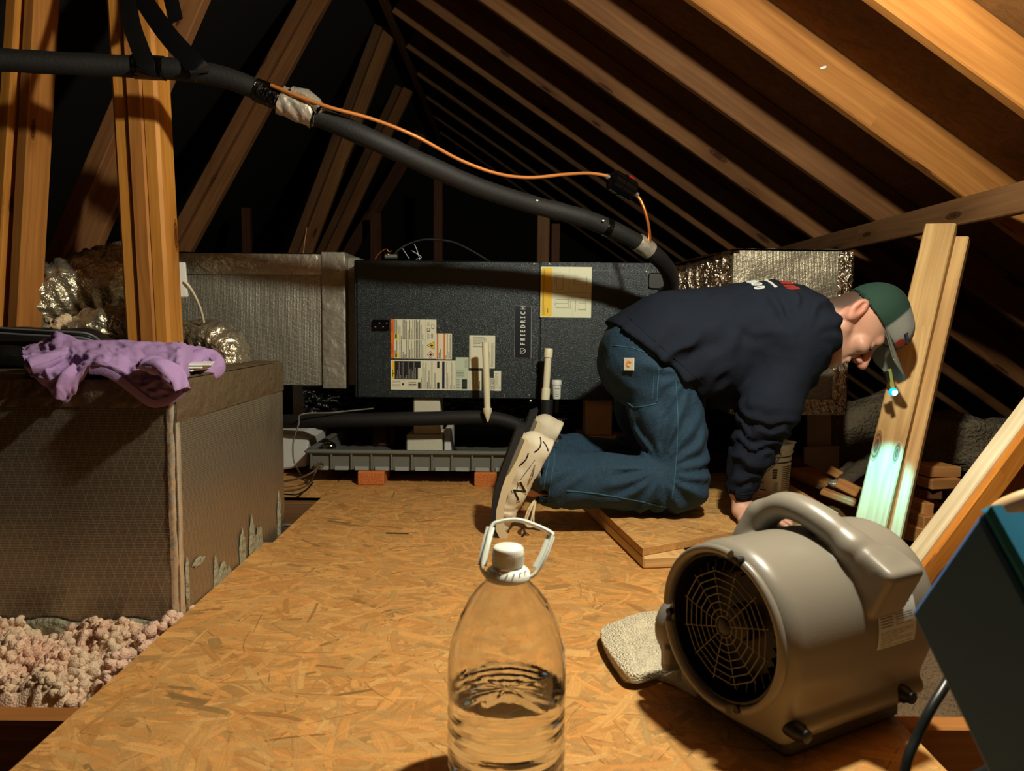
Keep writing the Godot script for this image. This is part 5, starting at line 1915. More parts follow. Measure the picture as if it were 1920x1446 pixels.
	card.call([[1512, 772], [1556, 770], [1556, 838], [1512, 842]], cz - 0.04, 0.012, M.card, "narrow brown cardboard piece right of the white pail, upper of two", "cardboard")
	card.call([[1506, 838], [1571, 836], [1571, 884], [1545, 888], [1506, 868]], cz, 0.012, M.card, "wide brown cardboard piece right of the white pail, lower of two", "cardboard")
	beam("scrap_stick", P(1498, 884, 2.72), P(1568, 914, 2.55), 0.09, 0.034, Vector3(0.4, 0.1, -1), M.scrap_wood, "short wood stick lying slantwise behind the white pail", "wood")
	var tin := PackedVector3Array()
	var nt := noise(16.0, 77, 3)
	var ta := P(1566, 908, 2.5)
	var tb := P(1628, 856, 2.62)
	for j in 14:
		for i in 22:
			var s := i / 21.0
			var w := (j / 13.0 - 0.5)
			var p := ta.lerp(tb, s) + Vector3(0.055, 0.028, 0.06) * w * 1.6
			p.y += 0.010 * cos(w * 9.0) + 0.008 * nt.get_noise_2d(s * 0.5, w * 0.3)
			tin.append(p)
	solo("bent_flashing", Geo.new().grid(tin, 22, 14, false, true), M.flashing, "bent dull grey strip with a crumpled foil end, left of the leaning post's foot", "flashing")
	var fo := Geo.new().ball(ta + Vector3(0.0, 0.006, 0.02), Vector3(0.035, 0.012, 0.028), 24, 14)
	var nf := noise(40.0, 5, 3)
	fo.bend(func(p, nn): return p + nn * 0.012 * nf.get_noise_3dv(p))
	solo("foil_scrap", fo, M.tape, "crumpled scrap of foil tape on the bent grey strip", "foil")
	var scraps := [
		[[1555, 880], [1600, 905], 2.6, 0.05, 0.03, "flat orange offcut under the bent grey strip"],
		[[1572, 905], [1612, 925], 2.45, 0.05, 0.035, "second orange offcut nearest the leaning post, left of it"],
		[[1540, 920], [1604, 944], 2.4, 0.07, 0.02, "thin pale offcut right of the white pail on the loose board"]]
	for e2 in scraps:
		var q0 := P(e2[0][0], e2[0][1], e2[2])
		var q1 := P(e2[1][0], e2[1][1], e2[2] - 0.05)
		beam("offcut", q0, q1, e2[3], e2[4], Vector3(0.2, 0, -1), M.scrap_wood, e2[5], "wood", "offcuts beside the white pail")
	# stack of wood right of the post
	var stack := [
		[1752, 880, 2.5, 0.125, 0.036, 0.10, 0.25, "top offcut of the wood stack right of the leaning post"],
		[1752, 902, 2.48, 0.115, 0.034, 0.11, 0.22, "second offcut of the wood stack right of the leaning post"],
		[1728, 921, 2.5, 0.10, 0.030, 0.12, -0.3, "dark reddish offcut under the stack right of the leaning post"],
		[1722, 950, 2.4, 0.04, 0.045, 0.10, 0.1, "small upright offcut low beside the leaning post"],
		[1728, 974, 2.36, 0.062, 0.045, 0.10, 0.15, "square offcut end low beside the leaning post"],
		[1722, 1000, 2.34, 0.05, 0.05, 0.10, 0.6, "lowest offcut right of the leaning post's foot"],
		[1775, 925, 2.6, 0.10, 0.05, 0.12, 0.0, "grey dusty block right of the wood stack"]]
	for k in stack.size():
		var e3 = stack[k]
		var o := MeshInstance3D.new()
		o.name = numbered("offcut")
		o.mesh = Geo.new().box(Vector3(e3[3], e3[4], e3[5]), 0.003, Transform3D(), Vector2(randf(), randf())).mesh()
		o.position = P(e3[0], e3[1], e3[2])
		o.rotation = Vector3(0, e3[6], 0.04 * (k % 3 - 1))
		o.material_override = M.batt if k == 6 else (M.dark_wood if k == 2 else M.scrap_wood)
		add_child(o)
		tag(o, e3[7], "wood")
	for e4 in [[1790, 852, 3.0, 0.5, 0.03, "dark board lying behind the wood stack right of the post"], [1760, 1000, 2.45, 0.3, 0.12, "dark joist below the wood stack right of the post"]]:
		var q := P(e4[0], e4[1], e4[2])
		beam("dark_board", q - Vector3(e4[3] / 2, 0, 0), q + Vector3(e4[3] / 2, 0, 0.02), 0.05, e4[4], Vector3.BACK, M.dark_wood, e4[5], "board")
	# terry towel
	var tw := thing("towel", "folded beige terry towel under the air mover's outlet", "towel", PF(1230, 1210, 0.0))
	part("fold", pad([PF(1190, 1258, 0.001), PF(1260, 1225, 0.001), PF(1330, 1240, 0.001), PF(1370, 1290, 0.001), PF(1330, 1316, 0.001), PF(1258, 1284, 0.001)], 0.016, 14, 3, 0.004), M.towel, tw)
	part("fold", pad([PF(1127, 1196, 0.012), PF(1165, 1176, 0.012), PF(1200, 1160, 0.012), PF(1240, 1158, 0.012), PF(1300, 1170, 0.012), PF(1330, 1210, 0.012), PF(1300, 1252, 0.012), PF(1248, 1266, 0.012), PF(1192, 1282, 0.012), PF(1160, 1262, 0.012)], 0.022, 10, 4, 0.009), M.towel, tw)
	part("fold", pad([PF(1132, 1200, 0.0), PF(1200, 1170, 0.0), PF(1280, 1180, 0.0), PF(1290, 1250, 0.0), PF(1190, 1282, 0.0), PF(1158, 1264, 0.0)], 0.014, 10, 5, 0.004), M.towel, tw)

func build_bottle() -> void:
	var c := Vector3(P(950, 1300, 0.94).x, 0.0, -0.94)
	var xf := Transform3D(Basis(), c)
	var b := thing("water_bottle", "clear plastic water bottle, half full, with a white cap and carry loop", "bottle", c)
	var prof := [Vector2(0.0, 0.004), Vector2(0.05, 0.0), Vector2(0.066, 0.003), Vector2(0.0745, 0.012)]
	for k in 5:
		var y := 0.02 + 0.019 * k
		prof.append_array([Vector2(0.0765, y), Vector2(0.0775, y + 0.006), Vector2(0.0765, y + 0.012), Vector2(0.0755, y + 0.0155)])
	prof.append_array([Vector2(0.0768, 0.118), Vector2(0.0775, 0.135), Vector2(0.0772, 0.155), Vector2(0.0762, 0.172), Vector2(0.0735, 0.190), Vector2(0.0685, 0.209), Vector2(0.061, 0.228), Vector2(0.051, 0.246), Vector2(0.040, 0.261), Vector2(0.029, 0.273), Vector2(0.0195, 0.281), Vector2(0.018, 0.286), Vector2(0.018, 0.305)])
	var shell := Geo.new().lathe(prof, 72, xf, 1.2)
	var n := noise(14.0, 6, 3)
	var fl := noise(9.0, 16, 2)
	shell.bend(func(p, nn): return p + nn * (0.0009 * n.get_noise_3dv(p * Vector3(1.6, 0.7, 1.6)) + 0.0011 * smoothstep(0.14, 0.2, p.y) * smoothstep(0.275, 0.255, p.y) * sin(16.0 * atan2(p.z - c.z, p.x - c.x) + 14.0 * fl.get_noise_3dv(p))))
	var inner := Geo.new()
	for i in shell.v.size():
		inner.v.append(shell.v[i] - shell.n[i] * 0.0005)
		inner.n.append(-shell.n[i])
	inner.uv = shell.uv.duplicate()
	inner.col = shell.col.duplicate()
	inner.idx = shell.idx.duplicate()
	part("shell", shell.join(inner), M.clear_shell, b)
	var wp := [Vector2(0.0, 0.006), Vector2(0.05, 0.0025), Vector2(0.065, 0.0055), Vector2(0.0732, 0.014)]
	for k in 5:
		var y := 0.02 + 0.019 * k
		for q in [Vector2(0.0754, y), Vector2(0.0762, y + 0.006), Vector2(0.0754, y + 0.012), Vector2(0.0747, y + 0.0155)]:
			if q.y < 0.125:
				wp.append(q)
	wp.append_array([Vector2(0.0757, 0.118), Vector2(0.0762, 0.1285), Vector2(0.0755, 0.130), Vector2(0.05, 0.1302), Vector2(0.0, 0.1302)])
	var water := Geo.new().lathe(wp, 72, xf, 1.0)
	water.bend(func(p, nn): return p + nn * (0.0005 * n.get_noise_3dv(p * Vector3(1.6, 0.7, 1.6))) + Vector3(0, (0.0022 * n.get_noise_2d(p.x * 2.2, p.z * 2.2) if p.y > 0.1295 else 0.0), 0))
	part("water", water, M.water, b)
	part("cap", Geo.new().lathe([Vector2(0.0, 0.3205), Vector2(0.0175, 0.320), Vector2(0.0198, 0.3175), Vector2(0.0202, 0.312), Vector2(0.0202, 0.2955), Vector2(0.0190, 0.2952)], 48, xf, 0.9), M.cap_white, b)
	for k in 40:
		var a := TAU * k / 40.0
		var o := part("cap_rib", Geo.new().box(Vector3(0.0012, 0.014, 0.0012), 0.0), M.cap_white, b, true)
		o.position = Vector3(0.0203 * cos(a), 0.3045, 0.0203 * sin(a))
		o.rotation.y = -a
	# collar and carry loop
	var lo := part("carry_loop", Geo.new().lathe([Vector2(0.0185, 0.293), Vector2(0.021, 0.2935), Vector2(0.0275, 0.288), Vector2(0.0305, 0.2815), Vector2(0.029, 0.278), Vector2(0.0195, 0.283)], 48, xf, 0.9), M.cap_white, b)
	var lp := []
	for e in [[918, 1088, 0.94], [906, 1072, 0.938], [903, 1058, 0.94], [911, 1024, 0.955], [921, 988, 0.975], [935, 979, 0.98], [968, 975, 0.98], [1000, 984, 0.972], [1030, 998, 0.962], [1034, 1006, 0.96], [1022, 1040, 0.945], [1007, 1070, 0.935], [998, 1080, 0.932], [985, 1086, 0.932]]:
		lp.append(P(e[0], e[1], e[2]))
	part("loop_strip", strap_geo(lp, 0.0085, Vector3(0.15, 0.35, 0.9), 0.0045), M.cap_white, lo)
	part("loop_strip", strap_geo([P(904, 1060, 0.94), P(911, 1024, 0.955), P(920, 990, 0.975)], 0.011, Vector3(1, 0.2, 0), 0.0045), M.cap_white, lo)
	part("loop_strip", strap_geo([P(1006, 1066, 0.936), P(1020, 1040, 0.945), P(1033, 1006, 0.96)], 0.011, Vector3(1, 0.2, 0), 0.0045), M.cap_white, lo)
	for k in 7:
		var a := 0.6 + 0.33 * k
		part("collar_slot", Geo.new().box(Vector3(0.0012, 0.008, 0.0012), 0.0, Transform3D(Basis(Vector3.UP, -a + PI / 2) * Basis(Vector3.RIGHT, 0.9), c + Vector3(0.0255 * cos(a), 0.2905, 0.0255 * sin(a)))), M.taupe_grey, lo)

func build_blue_case() -> void:
	var A := P(1708, 1150, 0.64)
	var nv := (Vector3(0, EYE, 0) - P(1850, 1230, 0.62)).normalized()
	var right := Vector3.UP.cross(nv).normalized()
	var up := nv.cross(right)
	var out := (nv * cos(0.62) - (right * 0.9 + up * 0.43) * sin(0.62)).normalized()
	var on := func(u: float, v: float) -> Vector3:
		var d := (P(u, v, 1.0) - Vector3(0, EYE, 0))
		return Vector3(0, EYE, 0) + d * ((A - Vector3(0, EYE, 0)).dot(out) / d.dot(out))
	var corners := [A, on.call(1835, 966), on.call(2005, 1276), on.call(1925, 1605)]
	var drop: Vector3 = corners[3] - corners[0]
	var far: float = (corners[3].y - 0.012) / -drop.normalized().y
	corners[3] += drop.normalized() * far       # down to the floor
	corners[2] += (corners[2] - corners[1]).normalized() * far
	var cs := thing("blue_case", "blurred blue plastic case with a dark side and tan handle, lower right corner", "case", A)
	var ex: Vector3 = (corners[3] - corners[0]).normalized()
	var bs := Basis(ex, out.cross(ex), out)
	var pg := PackedVector2Array()
	var lip := PackedVector2Array()
	for c in corners:
		var q: Vector3 = bs.transposed() * (c - A)
		pg.append(Vector2(q.x, q.y))
	part("side_panel", Geo.new().slab(pg, 0.010, Transform3D(bs, A - out * 0.010), 0.003), M.slate, cs)
	part("shell", Geo.new().slab(pg, 0.12, Transform3D(bs, A - out * 0.1305), 0.006), M.blue, cs)
	var e := (pg[2] - pg[1]).normalized()
	var o := Vector2(-e.y, e.x)
	if o.dot(pg[1] - pg[0]) < 0:
		o = -o
	for q in [pg[1] - e * 0.004, pg[2], pg[2] + o * 0.010, pg[1] + o * 0.010 - e * 0.004]:
		lip.append(q)
	part("rim", Geo.new().slab(lip, 0.022, Transform3D(bs, A - out * 0.024), 0.004), M.blue, cs)
	part("handle", Geo.new().tube(curve([P(1850, 1012, 0.80), P(1868, 967, 0.79), P(1900, 945, 0.78), P(1950, 932, 0.77), P(2000, 950, 0.76), P(2020, 1010, 0.74)], 8), 0.0105, 14), M.tan, cs)
	part("foot", Geo.new().tube(curve([P(1800, 1490, 0.66), P(1870, 1462, 0.65), P(1935, 1400, 0.64)], 6), 0.014, 12), M.rubber, cs)
	solo("mains_cable", Geo.new().tube(curve([P(1800, 1220, 0.86), P(1775, 1280, 0.82), P(1745, 1330, 0.80), P(1718, 1385, 0.79), P(1700, 1430, 0.78), P(1690, 1500, 0.77), P(1690, 1560, 0.765)], 10), 0.0055, 12), M.cord, "dark grey mains cable hanging at the air mover's right end", "cable")

func build_small() -> void:
	solo("debris_sliver", Geo.new().box(Vector3(0.066, 0.003, 0.004), 0.001, Transform3D(Basis(Vector3.UP, -0.05), PF(745, 1000, 0.002))), plain(Color(0.20, 0.20, 0.15), 0.8), "dark green-grey sliver on the floor left of the sneaker", "sliver")
	for e in [[918, 1330, 0.5], [1235, 1432, 1.2], [645, 1113, 0.2]]:
		pass

func build_work_lamp() -> void:
	# bare bulb of the clamp lamp that lights the attic, just out of the photo's top
	var L := thing("work_lamp", "bare bulb work lamp clamped under the rafters above the air mover, out of the photo", "lamp", LAMP)
	part("bulb", Geo.new().ball(LAMP, Vector3(0.035, 0.042, 0.035), 20, 14), M.bulb, L)
	part("socket", Geo.new().lathe([Vector2(0, 0.040), Vector2(0.016, 0.040), Vector2(0.018, 0.05), Vector2(0.018, 0.09), Vector2(0.0, 0.095)], 18, Transform3D(Basis(), LAMP)), M.rubber, L)
	part("clamp", Geo.new().box(Vector3(0.03, 0.26, 0.02), 0.004, Transform3D(Basis(), LAMP + Vector3(0.0, 0.21, -0.0))), M.screw, L)

# ---------------------------------------------------------------- the air mover

func build_blower() -> void:
	var turn := deg_to_rad(28.4)
	var bs := Basis(Vector3.UP, turn)
	var org := Vector3(0.306, 0.0, -1.05)
	var b := thing("air_mover", "beige-grey plastic air mover fan with a round grille and top handle, right foreground", "air mover", org, "", turn)
	var cy := 0.168
	var C := Vector3(0, cy, 0)
	var f := Field.new(Vector3(-0.03, -0.01, -0.30), Vector3(0.37, 0.39, 0.19), 0.0045)
	f.rod(C + Vector3(0.0, 0, 0), C + Vector3(0.335, 0, 0), 0.125, 0.030, 0.01)
	f.block(Vector3(0.165, 0.085, 0.0), Vector3(0.150, 0.055, 0.108), 0.02, 0.035)
	f.block(Vector3(0.20, 0.088, -0.125), Vector3(0.11, 0.06, 0.10), 0.02, 0.03)
	# a ridge along the foot of the side
	f.rod(Vector3(0.03, 0.060, 0.107), Vector3(0.31, 0.060, 0.107), 0.012, 0.008, 0.012)
	# handle: from the back of the drum over the top to the front
	var inv := bs.transposed()
	var hp := func(u: float, v: float, xl: float) -> Vector3:
		var d0 := 0.8
		var d1 := 1.5
		for i in 40:
			var m := (d0 + d1) / 2
			if (inv * (P(u, v, m) - org)).x < xl:
				d0 = m
			else:
				d1 = m
		return inv * (P(u, v, d0) - org)
	var ctl := []
	for e in [[1432, 1015], [1428, 990], [1440, 966], [1482, 951], [1530, 958], [1578, 990], [1612, 1028], [1640, 1064]]:
		ctl.append(hp.call(e[0], e[1], 0.165))
	# keep the arch in its own upright plane across the drum
	ctl = [Vector3(0.163, 0.245, -0.090), Vector3(0.163, 0.272, -0.088), Vector3(0.163, 0.305, -0.066), Vector3(0.164, 0.324, -0.034), Vector3(0.166, 0.322, 0.004), Vector3(0.170, 0.308, 0.044), Vector3(0.177, 0.286, 0.080), Vector3(0.185, 0.266, 0.102)]
	var hc := curve(ctl, 4)
	for i in hc.size() - 1:
		var r0 := 0.0182 if i > 4 else lerpf(0.027, 0.0182, i / 4.0)
		f.bar(hc[i], hc[i + 1], r0, r0, 0.008, Vector3.RIGHT, 1.18)
	f.bar(Vector3(0.163, 0.25, -0.095), Vector3(0.163, 0.30, -0.085), 0.030, 0.018, 0.02, Vector3.RIGHT, 1.2)
	f.block(Vector3(0.196, 0.243, 0.116), Vector3(0.038, 0.040, 0.030), 0.011, 0.008, Basis(Vector3.RIGHT, 0.42))
	f.bar(Vector3(0.176, 0.284, 0.085), Vector3(0.190, 0.262, 0.104), 0.018, 0.026, 0.02, Vector3.RIGHT, 1.25)
	# the intake: a deep round opening
	f.rod(C + Vector3(-0.05, 0, 0), C + Vector3(0.06, 0, 0), 0.1075, 0.001, 0.006, true)
	part("housing", f.into(Geo.new()), M.taupe, b, true)
	part("skid", Geo.new().box(Vector3(0.25, 0.034, 0.19), 0.008, Transform3D(Basis(), Vector3(0.17, 0.018, -0.005))), M.taupe_dark, b, true)
	part("intake_backplate", Geo.new().lathe([Vector2(0.0, 0.0), Vector2(0.1072, 0.0), Vector2(0.1072, 0.003), Vector2(0, 0.003)], 40, Transform3D(Basis(Vector3(0, 0, 1), -PI / 2), C + Vector3(0.055, 0, 0))), M.rubber, b, true)
	var liner := Geo.new()
	liner.lathe([Vector2(0.1066, 0.06), Vector2(0.1066, 0.003), Vector2(0.103, 0.003), Vector2(0.103, 0.06)], 48, Transform3D(Basis(Vector3(0, 0, 1), -PI / 2), C))
	part("intake_liner", liner, M.rubber, b, true)
	var fan := Geo.new()
	for k in 30:
		var a := TAU * k / 30.0
		fan.box(Vector3(0.03, 0.018, 0.0012), 0.0, Transform3D(Basis(Vector3.RIGHT, a) * Basis(Vector3.RIGHT, 0.5), C + Vector3(0.036, 0.086 * cos(a), 0.086 * sin(a))))
	fan.lathe([Vector2(0, 0.0), Vector2(0.022, 0.004), Vector2(0.028, 0.02)], 24, Transform3D(Basis(Vector3(0, 0, 1), -PI / 2), C + Vector3(0.03, 0, 0)))
	part("impeller", fan, M.rubber, b, true)
	# raised rim in three arcs, with clips between
	for e in [[22.0, 152.0], [168.0, 255.0], [269.0, 368.0]]:
		var pp := PackedVector3Array()
		for k in 28:
			var a := deg_to_rad(lerpf(e[0], e[1], k / 27.0))
			pp.append(C + Vector3(-0.001, cos(a) * 0.1145, sin(a) * 0.1145))
		part("rim", Geo.new().tube(pp, 0.0066, 12), M.taupe, b, true)
	for e in [15.0, 160.0, 262.0]:
		var a := deg_to_rad(e)
		part("rim_clip", Geo.new().lathe([Vector2(0, -0.004), Vector2(0.0055, -0.003), Vector2(0.0055, 0.012), Vector2(0, 0.012)], 12, Transform3D(Basis(Vector3(0, 0, 1), -PI / 2), C + Vector3(0.0, cos(a) * 0.112, sin(a) * 0.112))), M.rubber, b, true)
	# grille: a web of wires
	for k in 12:
		var a := TAU * (k + 0.4) / 12.0
		var o := Vector3(0, cos(a), sin(a))
		part("grille_spoke", Geo.new().tube(PackedVector3Array([C + Vector3(0.008, 0, 0) + o * 0.012, C + Vector3(0.008, 0, 0) + o * 0.086]), 0.0009, 6), M.grille, b, true)
	for r in [0.016, 0.0255, 0.0365, 0.048, 0.059, 0.070, 0.081]:
		var pp := PackedVector3Array()
		for k in 49:
			var a := TAU * k / 48.0
			var sag: float = 1.0 - 0.03 * absf(cos(6.0 * a + 0.4 * PI / 1.0 - 1.25))
			pp.append(C + Vector3(0.007, cos(a) * r * sag, sin(a) * r * sag))
		part("grille_ring", Geo.new().tube(pp, 0.0010, 6, false), M.grille, b, true)
	part("grille_hub", Geo.new().ball(C + Vector3(0.008, 0, 0), Vector3(0.004, 0.013, 0.013), 14, 8), M.rubber, b, true)
	# grey outlet collar at the far left
	var oc := Field.new(Vector3(-0.05, 0.03, -0.23), Vector3(0.13, 0.22, -0.02), 0.004)
	oc.rod(Vector3(0.05, 0.115, -0.150), Vector3(0.05, 0.115, -0.112), 0.054, 0.014, 0.006)
	oc.block(Vector3(0.018, 0.068, -0.125), Vector3(0.016, 0.02, 0.010), 0.006, 0.008)
	oc.block(Vector3(0.012, 0.078, -0.115), Vector3(0.014, 0.016, 0.008), 0.004, 0.004)
	part("outlet_collar", oc.into(Geo.new()), M.taupe_grey, b, true)
	for k in 2:
		part("foot_knob", Geo.new().lathe([Vector2(0.013, -0.02), Vector2(0.013, 0.004), Vector2(0.010, 0.008), Vector2(0.009, 0.016), Vector2(0.006, 0.018), Vector2(0, 0.018)], 16, Transform3D(Basis(Vector3.RIGHT, PI / 2), Vector3([0.032, 0.256][k], [0.062, 0.062][k], 0.118))), M.rubber, b, true)
	# printed white label on the curved front
	var q := PackedVector3Array()
	for j in 10:
		for i in 8:
			var a := deg_to_rad(lerpf(116.0, 68.0, j / 9.0))
			q.append(Vector3(lerpf(0.18, 0.265, i / 7.0), cy + cos(a) * 0.1259, sin(a) * 0.1259))
	var g := Geo.new().grid(q, 8, 10)
	for i in g.uv.size():
		g.uv[i] = Vector2(g.uv[i].x, 1.0 - g.uv[i].y)
	part("label", g, print_tex(220, 300, Color(0.80, 0.83, 0.82), [[14, 16, 190, 30, Color(0.3, 0.33, 0.34), 3], [14, 56, 70, 60, Color(0.25, 0.28, 0.30), 5], [100, 56, 100, 60, Color(0.35, 0.38, 0.4), 6], [14, 128, 190, 150, Color(0.32, 0.35, 0.37), 17]]), b, true)
	part("switch_plate", Geo.new().box(Vector3(0.05, 0.004, 0.03), 0.0015, Transform3D(Basis(Vector3.RIGHT, -0.4), Vector3(0.235, 0.279, -0.055))), M.screw, b, true)

# ---------------------------------------------------------------- the person

const EYE_AT := Vector3(0, EYE, 0)

func build_person() -> void:
	var who := thing("person", "person on hands and knees in navy shirt, blue jeans, white sneakers and green cap", "person", Vector3(0.45, 0.0, -2.25))
	# joints
	var hipn := Vector3(0.432, 0.472, -2.195)
	var kn := Vector3(0.492, 0.148, -2.125)
	var an := Vector3(0.120, 0.150, -2.12)
	var hipf := Vector3(0.425, 0.475, -2.39)
	var kf := Vector3(0.470, 0.146, -2.42)
	var af := Vector3(0.150, 0.165, -2.41)
	var waist := Vector3(0.47, 0.545, -2.28)
	var chest := Vector3(0.78, 0.570, -2.28)
	var upper := Vector3(0.875, 0.600, -2.27)
	var shn := Vector3(0.828, 0.585, -2.13)
	var eln := P(1440, 772, 2.08)
	var wrn := P(1385, 922, 2.10)
	var shf := Vector3(0.850, 0.585, -2.42)
	var elf := Vector3(0.795, 0.34, -2.42)
	var wrf := Vector3(0.735, 0.125, -2.31)
	var neck := P(1535, 603, 2.27)
	var skull := P(1602, 588, 2.22)

	# ---- jeans
	var jf := Field.new(Vector3(0.03, 0.03, -2.56), Vector3(0.72, 0.70, -2.0), 0.0085)
	jf.ball(Vector3(0.400, 0.500, -2.28), Vector3(0.122, 0.155, 0.185), 0.03)
	jf.bar(Vector3(0.395, 0.50, -2.20), Vector3(0.395, 0.48, -2.36), 0.115, 0.115, 0.05)
	jf.bar(Vector3(0.42, 0.53, -2.28), Vector3(0.56, 0.57, -2.28), 0.120, 0.105, 0.03, Vector3.BACK, 1.25)
	jf.bar(hipn + Vector3(0.005, -0.02, 0), kn, 0.120, 0.083, 0.02)
	jf.bar(hipf, kf, 0.122, 0.082, 0.02)
	jf.bar(kn + Vector3(-0.01, -0.002, 0), an + Vector3(0.01, 0.002, 0), 0.084, 0.074, 0.018)
	jf.bar(an + Vector3(0.05, 0.0, 0), an + Vector3(-0.012, 0.004, 0), 0.074, 0.079, 0.015)
	jf.bar(kf, af, 0.082, 0.072, 0.018)
	jf.bar(af + Vector3(0.05, 0, 0), af + Vector3(-0.02, 0.0, 0), 0.072, 0.079, 0.015)
	# cuffs: open ends
	jf.rod(an + Vector3(-0.12, -0.002, 0), an + Vector3(-0.002, 0.0, 0), 0.066, 0.002, 0.004, true)
	jf.rod(af + Vector3(-0.12, 0.0, 0), af + Vector3(-0.012, 0.0, 0), 0.066, 0.002, 0.004, true)
	jf.cut_plane(an + Vector3(-0.042, 0, 0), Vector3(-1, 0.10, 0).normalized(), 0.002)
	jf.cut_plane(P(1266, 660, 2.2), Vector3(0.641, 0.767, 0), 0.004)
	var n1 := noise(6.0, 71, 2)
	var n2 := noise(15.0, 72, 2)
	jf.wrinkle(func(p: Vector3) -> float:
		var w := 0.008 * n1.get_noise_3dv(p) + 0.005 * (0.4 - absf(n2.get_noise_3dv(p)))
		# creases that fan out from behind the knee, and across the hip
		var q := p - Vector3(0.42, 0.20, p.z)
		var ang := atan2(q.y, q.x)
		var rr := q.length()
		w += 0.0075 * sin(ang * 15.0 + 4.0 * n1.get_noise_3dv(p * 0.7)) * exp(-pow((rr - 0.10) / 0.075, 2)) * smoothstep(0.02, 0.06, rr)
		var h := p - Vector3(0.50, 0.46, p.z)
		w += 0.005 * sin(atan2(h.y, h.x) * 13.0 + 3.0 * n1.get_noise_3dv(p)) * exp(-pow((h.length() - 0.09) / 0.06, 2))
		w += 0.004 * sin(p.x * 95.0 + 12.0 * n1.get_noise_3dv(p * 0.6)) * smoothstep(0.30, 0.14, p.x) * smoothstep(0.30, 0.2, p.y)
		return w)
	var jeans := part("jeans", jf.into(Geo.new()), M.denim, who)
	var jhit := func(u: float, v: float) -> Vector3:
		return jf.hit(EYE_AT, P(u, v, 2.2), 1.75, 2.6)
	var seam := func(called: String, pts: Array, r: float, m: Material) -> void:
		var q := []
		for e in pts:
			q.append(e)
		var line := PackedVector3Array()
		for i in q.size() - 1:
			for s in 8:
				var p: Vector3 = jhit.call(lerpf(q[i][0], q[i + 1][0], s / 8.0), lerpf(q[i][1], q[i + 1][1], s / 8.0))
				line.append(p + jf.slope(p) * r * 0.2)
		part(called, Geo.new().tube(line, r, 6), m, jeans)
	seam.call("seam", [[1267, 716], [1271, 780], [1269, 850], [1264, 905], [1259, 940]], 0.0022, M.denim_seam)
	seam.call("seam", [[1062, 920], [1120, 926], [1190, 938], [1256, 953]], 0.0022, M.denim_seam)
	seam.call("pocket_edge", [[1150, 648], [1185, 652], [1212, 662]], 0.0018, M.denim_seam)
	seam.call("pocket_edge", [[1235, 692], [1233, 722], [1231, 757]], 0.0024, M.denim_seam)
	seam.call("pocket_edge", [[1231, 757], [1205, 763], [1188, 764], [1160, 742]], 0.0022, M.denim_seam)
	seam.call("pocket_edge", [[1226, 694], [1225, 722], [1223, 751]], 0.0014, M.denim_seam)
	seam.call("hem_stitch", [[1030, 842], [1028, 868], [1022, 895], [1018, 925], [1016, 942]], 0.0018, M.denim_seam)
	seam.call("hem_stitch", [[1040, 842], [1039, 868], [1034, 895], [1030, 925], [1029, 944]], 0.0014, M.denim_seam)
	# square patch on the pocket
	var pc: Vector3 = jhit.call(1180, 683)
	var pn := jf.slope(pc)
	var px := (Vector3.RIGHT - pn * pn.x).normalized()
	var pb := Basis(px, pn.cross(px), pn)
	part("patch", Geo.new().box(Vector3(0.033, 0.036, 0.003), 0.001, Transform3D(pb, pc + pn * 0.002)), plain(Color(0.74, 0.72, 0.64), 0.9), jeans)
	var pm := plain(Color(0.85, 0.50, 0.20), 0.9)
	var cp := PackedVector2Array()
	for k in 15:
		var a := 0.5 + 4.9 * k / 14.0
		cp.append(Vector2(cos(a), sin(a)) * 0.0105 * (1.0 - 0.02 * k))
	for k in 9:
		var a := 5.2 - 4.4 * k / 8.0
		cp.append(Vector2(cos(a) * 0.004 + 0.001, sin(a) * 0.004))
	part("patch_mark", Geo.new().slab(cp, 0.001, Transform3D(pb, pc + pn * 0.0036)), pm, jeans)

	# ---- shirt
	var sf := Field.new(Vector3(0.22, 0.03, -2.66), Vector3(1.08, 0.82, -1.94), 0.009)
	sf.bar(Vector3(0.385, 0.495, -2.28), waist, 0.150, 0.150, 0.03, Vector3.BACK, 1.52)
	sf.bar(waist + Vector3(0, 0.0, 0), chest, 0.150, 0.168, 0.03, Vector3.BACK, 1.34)
	sf.bar(Vector3(0.47, 0.455, -2.28), Vector3(0.60, 0.48, -2.28), 0.115, 0.11, 0.04, Vector3.BACK, 1.75)
	sf.bar(chest, upper, 0.165, 0.092, 0.03, Vector3.BACK, 1.5)
	sf.bar(Vector3(0.56, 0.47, -2.27), Vector3(0.80, 0.465, -2.27), 0.105, 0.105, 0.06, Vector3.BACK, 1.3)
	sf.bar(upper + Vector3(0.0, 0.01, 0), neck + Vector3(0.0, 0.0, 0), 0.10, 0.068, 0.04)
	var hd := Vector3(-0.641, -0.767, 0.0)
	sf.cut_plane(P(1243, 688, 2.2), hd, 0.004)
	sf.cut_plane(neck + Vector3(0.028, 0.01, 0), Vector3(0.93, 0.30, -0.1).normalized(), 0.006)
	sf.rod(neck + Vector3(0.012, 0, 0), neck + Vector3(0.2, 0.05, 0), 0.058, 0.002, 0.004, true)
	sf.bar(shn + Vector3(-0.02, 0.015, -0.03), shn, 0.100, 0.090, 0.05)
	sf.bar(shn, eln, 0.086, 0.074, 0.03)
	sf.bar(eln, eln.lerp(wrn, 0.55), 0.078, 0.058, 0.03)
	sf.bar(eln.lerp(wrn, 0.5), wrn, 0.058, 0.041, 0.02)
	sf.bar(shf + Vector3(-0.02, 0.015, 0.03), shf, 0.105, 0.095, 0.05)
	sf.bar(shf, elf, 0.09, 0.07, 0.03)
	sf.bar(elf, wrf, 0.064, 0.042, 0.02)
	var ax0 := (wrn - eln).normalized()
